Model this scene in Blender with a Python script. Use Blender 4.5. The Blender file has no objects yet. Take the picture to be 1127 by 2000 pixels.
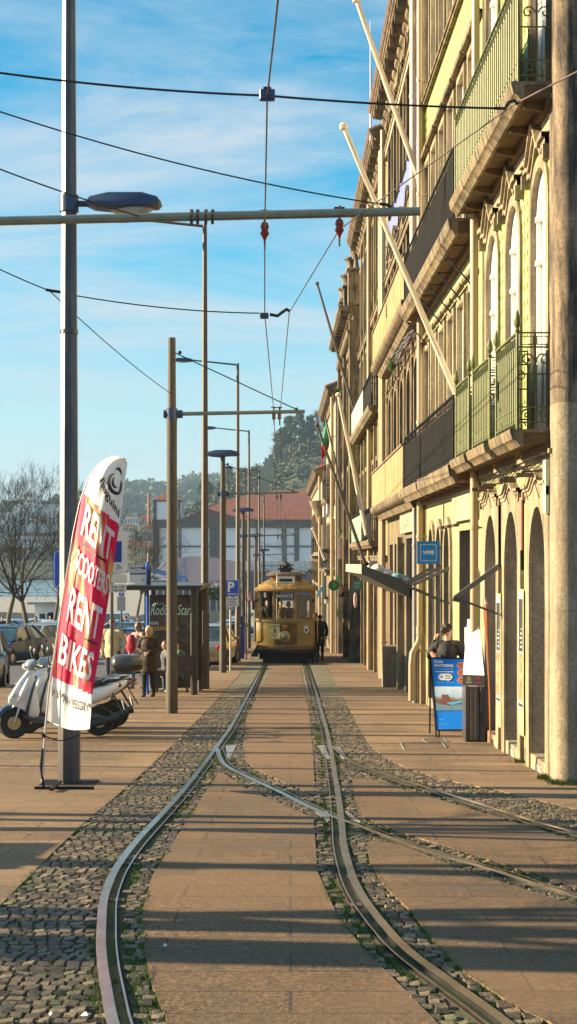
import bpy, bmesh, math, random
from mathutils import Vector, Matrix, noise
R = math.radians
SC = bpy.context.scene
C = SC.collection
rnd = random.Random(7)
HZ = 1088.0          # height of the level horizon in the reference, used only to turn measurements into metres
CAMZ = 1.865
SL = 0.036           # the street falls away from the camera

def g(y):
    if y < 125: return -SL*y
    if y > 145: return -SL*132
    return -SL*125 - SL*7*(1-(1-(y-125)/20.0)**2)

def P(px, py, Y):
    return Vector(((px-568)*Y/3000.0, Y, CAMZ-(py-HZ)*Y/3000.0))

def G(px, py):
    Y = 5595.0/(py-1196.0)
    return ((px-568)*Y/3000.0, Y)

def tag(o, label=None, cat=None, group=None, kind=None):
    if label: o['label'] = label
    if cat: o['category'] = cat
    if group: o['group'] = group
    if kind: o['kind'] = kind
    return o

def thing(name, label, cat, loc=(0, 0, 0), rz=0, group=None):
    o = bpy.data.objects.new(name, None)
    o.empty_display_size = 0.2
    C.objects.link(o)
    o.location = loc
    o.rotation_euler = (0, 0, rz)
    return tag(o, label, cat, group)

def copy_tree(o, parent=None):
    c = o.copy(); C.objects.link(c)
    if parent is not None: c.parent = parent
    for ch in list(o.children): copy_tree(ch, c)
    return c

def dup(o, loc, rz=None, label=None, group=None, scale=None):
    c = copy_tree(o)
    c.location = loc
    if rz is not None: c.rotation_euler = (0, 0, rz)
    if label: c['label'] = label
    if group: c['group'] = group
    if scale is not None: c.scale = (scale, scale, scale) if not isinstance(scale, tuple) else scale
    return c

class MB:
    def __init__(s, T=None):
        s.v = []; s.f = []; s.m = []; s.T = T; s.mi = 0
    def add(s, vs, fs):
        n = len(s.v)
        T = s.T
        if T: s.v += [tuple(T(*p)) for p in vs]
        else: s.v += [tuple(p) for p in vs]
        for f in fs:
            s.f.append([i+n for i in f]); s.m.append(s.mi)
        return s
    def face(s, pts): return s.add(pts, [list(range(len(pts)))])
    def box(s, x0, x1, y0, y1, z0, z1):
        vs = [(x, y, z) for z in (z0, z1) for y in (y0, y1) for x in (x0, x1)]
        return s.add(vs, [(0, 2, 3, 1), (4, 5, 7, 6), (0, 1, 5, 4), (2, 6, 7, 3), (0, 4, 6, 2), (1, 3, 7, 5)])
    def tube(s, pts, rads, n=8, cap=True, flat=1.0):
        pts = [Vector(p) for p in pts]
        if not hasattr(rads, '__len__'): rads = [rads]*len(pts)
        vs = []; fs = []
        prev = None
        for i, p in enumerate(pts):
            if i == 0: t = pts[1]-p
            elif i == len(pts)-1: t = p-pts[i-1]
            else: t = (pts[i+1]-p).normalized()+(p-pts[i-1]).normalized()
            if t.length < 1e-9: t = Vector((0, 0, 1))
            t.normalize()
            if prev is None:
                a = Vector((0, 0, 1)) if abs(t.z) < .9 else Vector((1, 0, 0))
                u = t.cross(a).normalized()
            else:
                u = prev-t*prev.dot(t)
                u = u.normalized() if u.length > 1e-6 else t.orthogonal().normalized()
            prev = u
            w = t.cross(u)
            for k in range(n):
                an = 2*math.pi*k/n
                vs.append(p+(u*math.cos(an)+w*math.sin(an)*flat)*rads[i])
        for i in range(len(pts)-1):
            for k in range(n):
                a = i*n+k; b = i*n+(k+1) % n
                fs.append((a, b, b+n, a+n))
        if cap:
            fs.append(tuple(range(n-1, -1, -1)))
            fs.append(tuple((len(pts)-1)*n+k for k in range(n)))
        return s.add(vs, fs)
    def cyl(s, p0, p1, r0, r1=None, n=12):
        return s.tube([p0, p1], [r0, r0 if r1 is None else r1], n)
    def lathe(s, prof, c=(0, 0, 0), n=16, axis='Z'):
        vs = []; fs = []
        for r, h in prof:
            for k in range(n):
                a = 2*math.pi*k/n
                x, y = r*math.cos(a), r*math.sin(a)
                if axis == 'Z': p = (x, y, h)
                elif axis == 'Y': p = (x, h, y)
                else: p = (h, x, y)
                vs.append((c[0]+p[0], c[1]+p[1], c[2]+p[2]))
        for i in range(len(prof)-1):
            for k in range(n):
                a = i*n+k; b = i*n+(k+1) % n
                fs.append((a, b, b+n, a+n))
        fs.append(tuple(range(n))); fs.append(tuple((len(prof)-1)*n+k for k in range(n)))
        return s.add(vs, fs)
    def ell(s, c, r, nu=12, nv=8):
        if not hasattr(r, '__len__'): r = (r, r, r)
        vs = [(c[0], c[1], c[2]-r[2])]; fs = []
        for j in range(1, nv):
            a = -math.pi/2+math.pi*j/nv
            for i in range(nu):
                b = 2*math.pi*i/nu
                vs.append((c[0]+r[0]*math.cos(a)*math.cos(b), c[1]+r[1]*math.cos(a)*math.sin(b), c[2]+r[2]*math.sin(a)))
        vs.append((c[0], c[1], c[2]+r[2]))
        for i in range(nu): fs.append((0, 1+(i+1) % nu, 1+i))
        for j in range(nv-2):
            for i in range(nu):
                a = 1+j*nu+i; b = 1+j*nu+(i+1) % nu
                fs.append((a, b, b+nu, a+nu))
        l = len(vs)-1
        for i in range(nu): fs.append((l, 1+(nv-2)*nu+i, 1+(nv-2)*nu+(i+1) % nu))
        return s.add(vs, fs)
    def prism(s, poly, lo, hi, plane='XY'):
        def q(a, b, h):
            return (a, b, h) if plane == 'XY' else ((a, h, b) if plane == 'XZ' else (h, a, b))
        n = len(poly)
        vs = [q(a, b, lo) for a, b in poly]+[q(a, b, hi) for a, b in poly]
        fs = [tuple(range(n-1, -1, -1)), tuple(range(n, 2*n))]+[(i, (i+1) % n, n+(i+1) % n, n+i) for i in range(n)]
        return s.add(vs, fs)
    def build(s, name, mats, parent=None, ang=35, bevel=0, smooth=True, world=True, seg=1):
        me = bpy.data.meshes.new(name)
        off = parent.location if (parent is not None and world) else None
        # a grandchild sits at its parent's origin, so subtract every ancestor's location
        if parent is not None and world:
            off = Vector(parent.location); q = parent.parent
            while q is not None: off = off+Vector(q.location); q = q.parent
            vs = [(v[0]-off.x, v[1]-off.y, v[2]-off.z) for v in s.v]
        else: vs = s.v
        me.from_pydata(vs, [], s.f)
        if not isinstance(mats, (list, tuple)): mats = [mats]
        for m in mats: me.materials.append(m)
        if len(mats) > 1: me.polygons.foreach_set('material_index', [min(i, len(mats)-1) for i in s.m])
        bm = bmesh.new(); bm.from_mesh(me)
        bmesh.ops.recalc_face_normals(bm, faces=bm.faces)
        if bevel:
            es = [e for e in bm.edges if len(e.link_faces) == 2 and e.calc_face_angle(0) > R(30)]
            bmesh.ops.bevel(bm, geom=es, offset=bevel, segments=seg, affect='EDGES', profile=.5, clamp_overlap=True)
        bm.to_mesh(me); bm.free()
        if smooth:
            me.polygons.foreach_set('use_smooth', [True]*len(me.polygons))
            me.set_sharp_from_angle(angle=R(ang))
        me.update()
        o = bpy.data.objects.new(name, me); C.objects.link(o)
        if parent is not None: o.parent = parent
        return o
    def text(s, st, fn, size=1.0, bold=0.0, align='CENTER', sub=0, spacing=1.0):
        """letters as real faces; fn maps (x, y) on the lettering's plane to space"""
        cu = bpy.data.curves.new('lettering', 'FONT')
        cu.body = st; cu.size = size; cu.offset = bold; cu.align_x = align; cu.align_y = 'CENTER'
        cu.resolution_u = 3; cu.space_character = spacing
        ob = bpy.data.objects.new('lettering', cu)
        me = bpy.data.meshes.new_from_object(ob)
        if sub:
            bm = bmesh.new(); bm.from_mesh(me)
            bmesh.ops.triangulate(bm, faces=bm.faces)
            for _ in range(4):
                es = [e for e in bm.edges if e.calc_length() > sub]
                if not es: break
                bmesh.ops.subdivide_edges(bm, edges=es, cuts=1)
                bmesh.ops.triangulate(bm, faces=bm.faces)
            bm.to_mesh(me); bm.free()
        T, s.T = s.T, None
        s.add([fn(v.co.x, v.co.y) for v in me.vertices], [tuple(p.vertices) for p in me.polygons])
        s.T = T
        bpy.data.objects.remove(ob); bpy.data.curves.remove(cu); bpy.data.meshes.remove(me)
        return s

# ---------------------------------------------------------------- materials
MATS = {}
def newmat(name):
    m = bpy.data.materials.new(name); m.use_nodes = True
    nt = m.node_tree; nt.nodes.clear()
    out = nt.nodes.new('ShaderNodeOutputMaterial')
    b = nt.nodes.new('ShaderNodeBsdfPrincipled')
    nt.links.new(b.outputs[0], out.inputs[0])
    return m, nt, b
def N(nt, t, **kw):
    n = nt.nodes.new(t)
    for k, v in kw.items():
        if k in n.inputs: n.inputs[k].default_value = v
        else: setattr(n, k, v)
    return n
def ramp(nt, fac, stops):
    r = nt.nodes.new('ShaderNodeValToRGB')
    while len(r.color_ramp.elements) < len(stops): r.color_ramp.elements.new(.5)
    for e, (p, c) in zip(r.color_ramp.elements, stops):
        e.position = p; e.color = (*c[:3], 1) if hasattr(c, '__len__') else (c, c, c, 1)
    nt.links.new(fac, r.inputs[0])
    return r.outputs[0]
def mixc(nt, fac, a, b, mode='MIX'):
    m = nt.nodes.new('ShaderNodeMix'); m.data_type = 'RGBA'; m.blend_type = mode
    for i, s in ((0, fac), (6, a), (7, b)):
        if hasattr(s, 'node'): nt.links.new(s, m.inputs[i])
        else: m.inputs[i].default_value = s if i == 0 else (*s[:3], 1)
    return m.outputs[2]
def coords(nt, scale=(1, 1, 1)):
    tc = N(nt, 'ShaderNodeTexCoord'); mp = N(nt, 'ShaderNodeMapping')
    mp.inputs['Scale'].default_value = scale
    nt.links.new(tc.outputs['Object'], mp.inputs['Vector'])
    return mp.outputs[0]
def tex(nt, vec, scale, detail=4, rough=.55, kind='ShaderNodeTexNoise'):
    n = nt.nodes.new(kind); n.inputs['Scale'].default_value = scale
    if kind == 'ShaderNodeTexNoise':
        n.inputs['Detail'].default_value = detail; n.inputs['Roughness'].default_value = rough
    nt.links.new(vec, n.inputs['Vector'])
    return n
def bump(nt, b, h, strength=.3, dist=.01):
    bp = N(nt, 'ShaderNodeBump'); bp.inputs['Strength'].default_value = strength; bp.inputs['Distance'].default_value = dist
    nt.links.new(h, bp.inputs['Height']); nt.links.new(bp.outputs[0], b.inputs['Normal'])
def dk(c, f): return tuple(x*f for x in c)

def mat(name, col, rough=.6, metal=0.0, var=.15, sc=6, bmp=.1, bsc=40, dirt=None, dsc=1.2, damt=.5, coat=0, stretch=(1, 1, 1), bd=.004, trans=0, grime=0, spec=.5):
    if name in MATS: return MATS[name]
    m, nt, b = newmat(name)
    v = coords(nt, stretch)
    n = tex(nt, v, sc, 5)
    c = ramp(nt, n.outputs[0], [(.3, dk(col, 1-var)), (.7, tuple(min(1, x*(1+var)) for x in col))])
    if dirt:
        n2 = tex(nt, v, dsc, 6, .65)
        f = ramp(nt, n2.outputs[0], [(.5-.1, 0), (.5+.18, damt)])
        c = mixc(nt, f, c, dirt)
    if grime:
        g1 = tex(nt, coords(nt, (3, 3, .4)), 2.6, 7, .72)
        c = mixc(nt, ramp(nt, g1.outputs[0], [(.44, 0), (.62, grime)]), c, (.12, .085, .045))
        g2 = tex(nt, coords(nt), 7, 6, .75)
        c = mixc(nt, ramp(nt, g2.outputs[0], [(.54, 0), (.68, grime)]), c, (.20, .14, .06))
    nt.links.new(c, b.inputs['Base Color'])
    b.inputs['Specular IOR Level'].default_value = spec
    b.inputs['Roughness'].default_value = rough
    b.inputs['Metallic'].default_value = metal
    if coat: b.inputs['Coat Weight'].default_value = coat
    if bmp:
        n3 = tex(nt, v, bsc, 4)
        bump(nt, b, n3.outputs[0], bmp, bd)
    if trans:
        tr = N(nt, 'ShaderNodeBsdfTranslucent'); nt.links.new(c, tr.inputs[0])
        mx = N(nt, 'ShaderNodeMixShader'); mx.inputs[0].default_value = trans
        out = [x for x in nt.nodes if x.type == 'OUTPUT_MATERIAL'][0]
        nt.links.new(b.outputs[0], mx.inputs[1]); nt.links.new(tr.outputs[0], mx.inputs[2]); nt.links.new(mx.outputs[0], out.inputs[0])
    MATS[name] = m
    return m

def granite_mat(name, col, dark, streak=.5, spk=.35, bmp=.5, joint=None, stain=(.05, .04, .03)):
    """granite: crystals, block joints, weather streaks of its own shape"""
    if name in MATS: return MATS[name]
    m, nt, b = newmat(name); v = coords(nt)
    sp = tex(nt, v, 90, 3, .7)
    sp2 = tex(nt, v, 26, 5, .8)
    c = ramp(nt, sp.outputs[0], [(.38, dk(col, 1-spk)), (.5, col), (.62, tuple(min(1, x*(1+spk*.7)) for x in col))])
    c = mixc(nt, 1.0, c, ramp(nt, sp2.outputs[0], [(.40, .72), (.5, 1.0), (.60, 1.15)]), 'MULTIPLY')
    bl = tex(nt, v, 1.7, 6, .6)
    c = mixc(nt, ramp(nt, bl.outputs[0], [(.4, 0), (.7, .75)]), c, dark)
    vs = coords(nt, (2.2, 2.2, .35))
    st = tex(nt, vs, 2.6, 6, .7)
    c = mixc(nt, ramp(nt, st.outputs[0], [(.44, 0), (.62, streak)]), c, stain)
    h = sp.outputs[0]
    if joint:
        tc = N(nt, 'ShaderNodeTexCoord'); sx = N(nt, 'ShaderNodeSeparateXYZ'); cx = N(nt, 'ShaderNodeCombineXYZ')
        nt.links.new(tc.outputs['Object'], sx.inputs[0])
        ad = N(nt, 'ShaderNodeMath', operation='ADD'); nt.links.new(sx.outputs[0], ad.inputs[0]); nt.links.new(sx.outputs[1], ad.inputs[1])
        nt.links.new(ad.outputs[0], cx.inputs[0]); nt.links.new(sx.outputs[2], cx.inputs[1])
        br = N(nt, 'ShaderNodeTexBrick'); nt.links.new(cx.outputs[0], br.inputs['Vector'])
        br.inputs['Scale'].default_value = 1; br.inputs['Brick Width'].default_value = joint[0]; br.inputs['Row Height'].default_value = joint[1]
        br.inputs['Mortar Size'].default_value = .008; br.inputs['Mortar Smooth'].default_value = .3
        br.inputs['Color1'].default_value = (1, 1, 1, 1); br.inputs['Color2'].default_value = (.82, .8, .78, 1); br.inputs['Mortar'].default_value = (.35, .3, .25, 1)
        c = mixc(nt, 1.0, c, br.outputs[0], 'MULTIPLY')
    nt.links.new(c, b.inputs['Base Color']); b.inputs['Roughness'].default_value = .85
    n2 = tex(nt, v, 14, 6, .6)
    s1 = N(nt, 'ShaderNodeMath', operation='ADD'); nt.links.new(h, s1.inputs[0]); nt.links.new(n2.outputs[0], s1.inputs[1])
    bump(nt, b, s1.outputs[0], bmp, .012)
    MATS[name] = m
    return m

def tile_mat(name, col, dotc, size=.14, grout=(.4, .38, .3), pat='dots', rough=.35, wear=(.35, .25, .1), wamt=.4):
    if name in MATS: return MATS[name]
    m, nt, b = newmat(name)
    tc = N(nt, 'ShaderNodeTexCoord'); sx = N(nt, 'ShaderNodeSeparateXYZ'); cx = N(nt, 'ShaderNodeCombineXYZ')
    nt.links.new(tc.outputs['Object'], sx.inputs[0])
    nt.links.new(sx.outputs[1], cx.inputs[0]); nt.links.new(sx.outputs[2], cx.inputs[1])
    br = N(nt, 'ShaderNodeTexBrick'); nt.links.new(cx.outputs[0], br.inputs['Vector'])
    br.offset = 0
    br.inputs['Scale'].default_value = 1; br.inputs['Brick Width'].default_value = size; br.inputs['Row Height'].default_value = size
    br.inputs['Mortar Size'].default_value = .006
    br.inputs['Color1'].default_value = (*col, 1); br.inputs['Color2'].default_value = (*dk(col, .86), 1); br.inputs['Mortar'].default_value = (*grout, 1)
    # a dark motif in the middle of every tile
    mp = N(nt, 'ShaderNodeVectorMath', operation='SCALE'); mp.inputs['Scale'].default_value = 1/size; nt.links.new(cx.outputs[0], mp.inputs[0])
    fr = N(nt, 'ShaderNodeVectorMath', operation='FRACTION'); nt.links.new(mp.outputs[0], fr.inputs[0])
    sb = N(nt, 'ShaderNodeVectorMath', operation='SUBTRACT'); sb.inputs[1].default_value = (.5, .5, 0); nt.links.new(fr.outputs[0], sb.inputs[0])
    if pat == 'dots':
        ln = N(nt, 'ShaderNodeVectorMath', operation='LENGTH'); nt.links.new(sb.outputs[0], ln.inputs[0])
        f = ramp(nt, ln.outputs['Value'], [(.20, 1), (.27, 0)])
    else:
        ab = N(nt, 'ShaderNodeVectorMath', operation='ABSOLUTE'); nt.links.new(sb.outputs[0], ab.inputs[0])
        s2 = N(nt, 'ShaderNodeSeparateXYZ'); nt.links.new(ab.outputs[0], s2.inputs[0])
        ad = N(nt, 'ShaderNodeMath', operation='ADD'); nt.links.new(s2.outputs[0], ad.inputs[0]); nt.links.new(s2.outputs[1], ad.inputs[1])
        f = ramp(nt, ad.outputs[0], [(.30, 1), (.36, 0), (.62, 0), (.68, 1)])
    c = mixc(nt, f, br.outputs[0], dotc)
    v = coords(nt)
    n = tex(nt, v, 2.3, 7, .65)
    c = mixc(nt, ramp(nt, n.outputs[0], [(.5, 0), (.72, wamt)]), c, wear)
    nt.links.new(c, b.inputs['Base Color']); b.inputs['Roughness'].default_value = rough
    bump(nt, b, br.outputs['Fac'], -.3, .003)
    MATS[name] = m
    return m

def glass_mat(name, col, rough=.06):
    if name in MATS: return MATS[name]
    m, nt, b = newmat(name); v = coords(nt)
    n = tex(nt, v, 1.5, 3)
    nt.links.new(ramp(nt, n.outputs[0], [(.35, dk(col, .5)), (.65, col)]), b.inputs['Base Color'])
    b.inputs['Roughness'].default_value = rough; b.inputs['Specular IOR Level'].default_value = .9
    b.inputs['Coat Weight'].default_value = .6; b.inputs['Coat Roughness'].default_value = .03
    bump(nt, b, n.outputs[0], .08, .01)
    MATS[name] = m
    return m

M_stone = granite_mat('warm_granite', (.27, .195, .105), (.10, .07, .042), .9, .4, .45)
M_stoneL = granite_mat('pale_granite', (.37, .30, .19), (.19, .14, .075), .6, .4, .4)
M_quoin = granite_mat('quoin_granite_clean', (.40, .32, .22), (.24, .17, .10), .5, .3, 1.0)
M_quoinD = granite_mat('quoin_granite_blackened', (.34, .24, .15), (.03, .024, .022), .9, .3, 1.0, stain=(.012, .012, .014))
M_jamb = granite_mat('jamb_granite', (.30, .24, .19), (.21, .16, .12), .35, .35, .5)
M_soffit = granite_mat('soffit_stone_shaded', (.15, .08, .025), (.06, .03, .012), .6, .15, .3)  # slab stone darkened: the shade under the balconies is put into this colour
M_greentile = tile_mat('lime_glazed_tile', (.36, .43, .12), (.10, .09, .02), .20, wear=(.22, .17, .04), wamt=.75, rough=.55)
M_plainlime = mat('lime_plaster', (.37, .38, .19), .8, var=.12, sc=3, grime=.7, dirt=(.42, .34, .13), dsc=1.5, damt=.5)
M_bluetile = tile_mat('blue_azulejo', (.34, .38, .56), (.03, .05, .38), .15, pat='diamond', wamt=.25)
M_ochre = mat('ochre_plaster', (.37, .28, .14), .85, grime=.5, var=.15, sc=4, dirt=(.30, .13, .03), dsc=2.4, damt=.95, stretch=(1, 1, .4))
M_cream = mat('cream_plaster', (.40, .35, .25), .85, grime=.6, var=.1, sc=3, dirt=(.34, .25, .14), dsc=1.6, damt=.6, stretch=(1, 1, .5))
M_pinkgrey = mat('rose_plaster', (.50, .43, .38), .85, var=.08, sc=2, dirt=(.3, .22, .18), dsc=.7, damt=.6)
M_white = mat('white_paint', (.78, .77, .72), .45, var=.06, sc=5, dirt=(.5, .42, .3), dsc=4, damt=.25)
M_curtain = mat('pale_curtain', (.85, .84, .81), .8, var=.15, sc=14, stretch=(1, 3, .15), coat=.5)
M_pane = glass_mat('window_pane', (.05, .06, .07))
M_dark = mat('dark_interior', (.02, .018, .016), .7, var=.3)
M_black = mat('black_iron', (.016, .016, .018), .7, .0, .2, 20, spec=.12)
M_greeniron = mat('green_iron', (.085, .10, .02), .5, .1, .25, 12, dirt=(.15, .14, .035), dsc=6, damt=.7)
M_greenback = mat('green_panel', (.018, .026, .006), .6, .0, .2, 8, dirt=(.03, .03, .01), dsc=3, damt=.6)
M_pipe = mat('painted_pipe', (.36, .27, .16), .45, .2, .15, 5, dirt=(.2, .13, .08), dsc=5, damt=.5)
M_pipeg = mat('grey_pipe', (.28, .27, .27), .4, .3, .15, 6)
M_tile = None
M_galv = mat('galvanised_steel', (.125, .108, .10), .36, .6, .25, 9, dirt=(.035, .035, .055), dsc=2.5, damt=.8, stretch=(1, 1, .25))
M_conc = mat('pole_concrete', (.078, .062, .046), .7, .1, .3, 12, bmp=.3, dirt=(.05, .04, .032), dsc=3, damt=.5, stretch=(1, 1, .3))
M_lumi = mat('luminaire_grey', (.035, .055, .11), .35, .2, .1)
M_lens = glass_mat('lamp_lens', (.5, .5, .45), .15)
M_wire = mat('wire_black', (.02, .02, .02), .5, .3)
M_copper = mat('contact_wire', (.16, .11, .08), .4, .7)
M_insul = mat('insulator_red', (.28, .03, .02), .35)
M_pole_white = mat('flagpole_white', (.62, .50, .36), .45, var=.08, sc=3)
M_rubber = mat('tyre_rubber', (.025, .025, .026), .75, bmp=.3)
M_chrome = mat('chrome', (.6, .6, .6), .2, 1.0, .05)
M_blue = mat('sign_blue', (.02, .10, .52), .4, var=.04)
M_signw = mat('sign_white', (.62, .61, .60), .5, var=.05)
M_signback = mat('sign_back', (.42, .40, .40), .5, .3, .08)
M_skin = mat('skin', (.50, .30, .20), .55, var=.08, sc=20)
# ================================================================ ground
def pave_mat(name, c1, c2, bw, rh, mort=.006, rough=.8, bumpk=.35, dirt=(.10, .07, .045), jit=.0, fine=70, var=.35):
    m, nt, b = newmat(name)
    v = coords(nt)
    br = N(nt, 'ShaderNodeTexBrick'); nt.links.new(v, br.inputs['Vector'])
    br.offset = .37; br.inputs['Scale'].default_value = 1
    br.inputs['Brick Width'].default_value = bw; br.inputs['Row Height'].default_value = rh
    br.inputs['Mortar Size'].default_value = mort; br.inputs['Mortar Smooth'].default_value = .1
    br.inputs['Color1'].default_value = (*c1, 1); br.inputs['Color2'].default_value = (*c2, 1); br.inputs['Mortar'].default_value = (.05, .035, .022, 1)
    br.inputs['Bias'].default_value = -.1
    f = tex(nt, v, fine, 6, .8)
    c = mixc(nt, 1.0, br.outputs[0], ramp(nt, f.outputs[0], [(.41, 1-var), (.5, 1.0), (.59, 1+var*.9)]), 'MULTIPLY')
    bc = N(nt, 'ShaderNodeTexBrick'); nt.links.new(v, bc.inputs['Vector']); bc.inputs['Scale'].default_value = 1; bc.inputs['Brick Width'].default_value = 40; bc.inputs['Row Height'].default_value = rh
    bc.inputs['Mortar Size'].default_value = 0; bc.inputs['Color1'].default_value = (.72, .72, .74, 1); bc.inputs['Color2'].default_value = (1.25, 1.22, 1.18, 1)
    c = mixc(nt, 1.0, c, bc.outputs[0], 'MULTIPLY')
    f3 = tex(nt, v, 70, 3, .6)
    rough_course = ramp(nt, bc.outputs[0], [(.75, .85), (1.0, .15)])
    c = mixc(nt, rough_course, c, mixc(nt, 1.0, c, ramp(nt, f3.outputs[0], [(.44, .25), (.5, 1), (.56, 1.9)]), 'MULTIPLY'))
    l = tex(nt, v, 1.1, 8, .75)
    c = mixc(nt, ramp(nt, l.outputs[0], [(.42, 0), (.66, .75)]), c, dirt)
    vo = N(nt, 'ShaderNodeTexVoronoi'); vo.inputs['Scale'].default_value = 2.6; nt.links.new(v, vo.inputs['Vector'])
    c = mixc(nt, ramp(nt, vo.outputs['Distance'], [(.035, .7), (.07, 0)]), c, (.06, .045, .035))
    ln = tex(nt, v, 5, 7, .8)
    c = mixc(nt, ramp(nt, ln.outputs[0], [(.50, 0), (.68, .5)]), c, dk(c2, .55))
    ln2 = tex(nt, v, .35, 3, .6)
    c = mixc(nt, ramp(nt, ln2.outputs[0], [(.45, 0), (.62, .45)]), c, dk(c1, 1.25))
    nt.links.new(c, b.inputs['Base Color'])
    b.inputs['Roughness'].default_value = rough
    ad = N(nt, 'ShaderNodeMath', operation='MULTIPLY_ADD'); nt.links.new(br.outputs['Fac'], ad.inputs[0]); ad.inputs[1].default_value = -1.2; nt.links.new(f.outputs[0], ad.inputs[2])
    bump(nt, b, ad.outputs[0], bumpk, .012)
    return m
M_slab = pave_mat('granite_slab_brown', (.19, .108, .05), (.125, .07, .034), 1.9, .42, .009, fine=30, var=.55)
M_pave = pave_mat('granite_paving', (.24, .148, .075), (.155, .095, .05), 1.1, .36, .008, fine=30, var=.45)
M_asphalt = mat('asphalt', (.075, .072, .078), .8, var=.25, sc=60, bmp=.4, bsc=150, dirt=(.12, .11, .11), dsc=.6, damt=.6)
M_bed = mat('mossy_earth', (.075, .055, .035), .95, var=.4, sc=30, bmp=.5, bsc=60, dirt=(.055, .10, .012), dsc=2.2, damt=1.0, bd=.02)
M_plaza = mat('quay_paving', (.28, .25, .22), .85, var=.12, sc=1.2, bmp=.1)
M_rail = mat('worn_rail_steel', (.46, .43, .41), .22, .95, .12, 5, bmp=.06, bsc=120, dirt=(.20, .13, .09), dsc=3, damt=.6)
M_rust = mat('rusty_groove', (.035, .022, .016), .9, .1, .4, 30)

def cob_mat():
    m, nt, b = newmat('cobble_granite'); v = coords(nt)
    isl = N(nt, 'ShaderNodeNewGeometry')
    c = ramp(nt, isl.outputs['Random Per Island'], [(0, (.04, .03, .023)), (.5, (.10, .07, .044)), (1, (.19, .135, .08))])
    f = tex(nt, v, 60, 4, .7)
    c = mixc(nt, 1.0, c, ramp(nt, f.outputs[0], [(.4, .5), (.6, 1.5)]), 'MULTIPLY')
    n = tex(nt, v, 1.6, 6, .7)
    c = mixc(nt, ramp(nt, n.outputs[0], [(.52, 0), (.70, .65)]), c, (.07, .10, .02))
    nt.links.new(c, b.inputs['Base Color']); b.inputs['Roughness'].default_value = .62
    n2 = tex(nt, v, 35, 4); bump(nt, b, n2.outputs[0], .5, .01)
    return m
M_cob = cob_mat()
def cobfar_mat():
    m, nt, b = newmat('cobble_far'); v = coords(nt)
    vo = N(nt, 'ShaderNodeTexVoronoi'); vo.inputs['Scale'].default_value = 8; nt.links.new(v, vo.inputs['Vector'])
    c = ramp(nt, vo.outputs['Color'], [(0, (.08, .065, .05)), (1, (.24, .18, .12))])
    n = tex(nt, v, 1.4, 6, .7)
    c = mixc(nt, ramp(nt, n.outputs[0], [(.48, 0), (.62, .8)]), c, (.05, .09, .012))
    nt.links.new(c, b.inputs['Base Color']); b.inputs['Roughness'].default_value = .8
    bump(nt, b, vo.outputs['Distance'], -.6, .02)
    return m
M_cobfar = cobfar_mat()

def struct(name, mb, m, **k):
    return tag(mb.build(name, m, **k), kind='structure')

# base terrain: the street falls to a level quay; the river bed lies lower on the left
def terr(x, y):
    if y > 150:
        if x < -0.112*y-9 and y > 262:
            return -14.0
        return g(y)-.16
    return g(y)-.13
mb = MB()
xs = [-900, -500, -300, -200, -150, -110, -85, -70, -60, -50, -44, -40, -38.3, -36, -30, -20, -12, -4, 4, 30, 100, 400, 900]
ys = [-40, 0, 30, 60, 90, 125, 130, 135, 140, 145, 180, 220, 261, 262.2, 300, 360, 420, 500, 600, 800, 1200, 2500, 6000]
idx = {}
for j, y in enumerate(ys):
    for i, x in enumerate(xs):
        idx[i, j] = len(mb.v); mb.v.append((x, y, terr(x, y)))
for j in range(len(ys)-1):
    for i in range(len(xs)-1):
        mb.f.append((idx[i, j], idx[i+1, j], idx[i+1, j+1], idx[i, j+1])); mb.m.append(0)
struct('ground', mb, M_plaza, smooth=False)

mb = MB()   # asphalt road
road = [(-60, -10), (-60, 128)] + [(-2.45, 128), (-2.45, 60), (-2.62, 49), (-4.3, 39.2), (-12, 37.2), (-14, 30), (-14, -10)]
mb.prism(road, 0, .03); mb.v = [(x, y, z+g(min(y, 124.9))-.125) for x, y, z in mb.v]
struct('road', mb, M_asphalt, smooth=False)

mb = MB()   # white bay markings on the asphalt
for k in range(7):
    y = 46+k*5.0
    mb.box(-16, -9.6, y, y+.12, g(y)-.094, g(y)-.090)
mb.box(-7.6, -7.48, 40, 110, 0, .004)
mb.v = [(x, y, z if z < -.5 else z+g(y)-.094) for x, y, z in mb.v]
struct('road_marking', mb, mat('road_paint', (.6, .6, .58), .7, dirt=(.1, .1, .1), dsc=6, damt=.9), smooth=False)

def slab(name, poly, m, top=0.0, bot=-.05, bevel=0):
    b_ = MB(); b_.prism(poly, bot, top)
    b_.v = [(x, y, z+g(min(y, 124.9))) for x, y, z in b_.v]
    return struct(name, b_, m, smooth=False)

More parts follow.
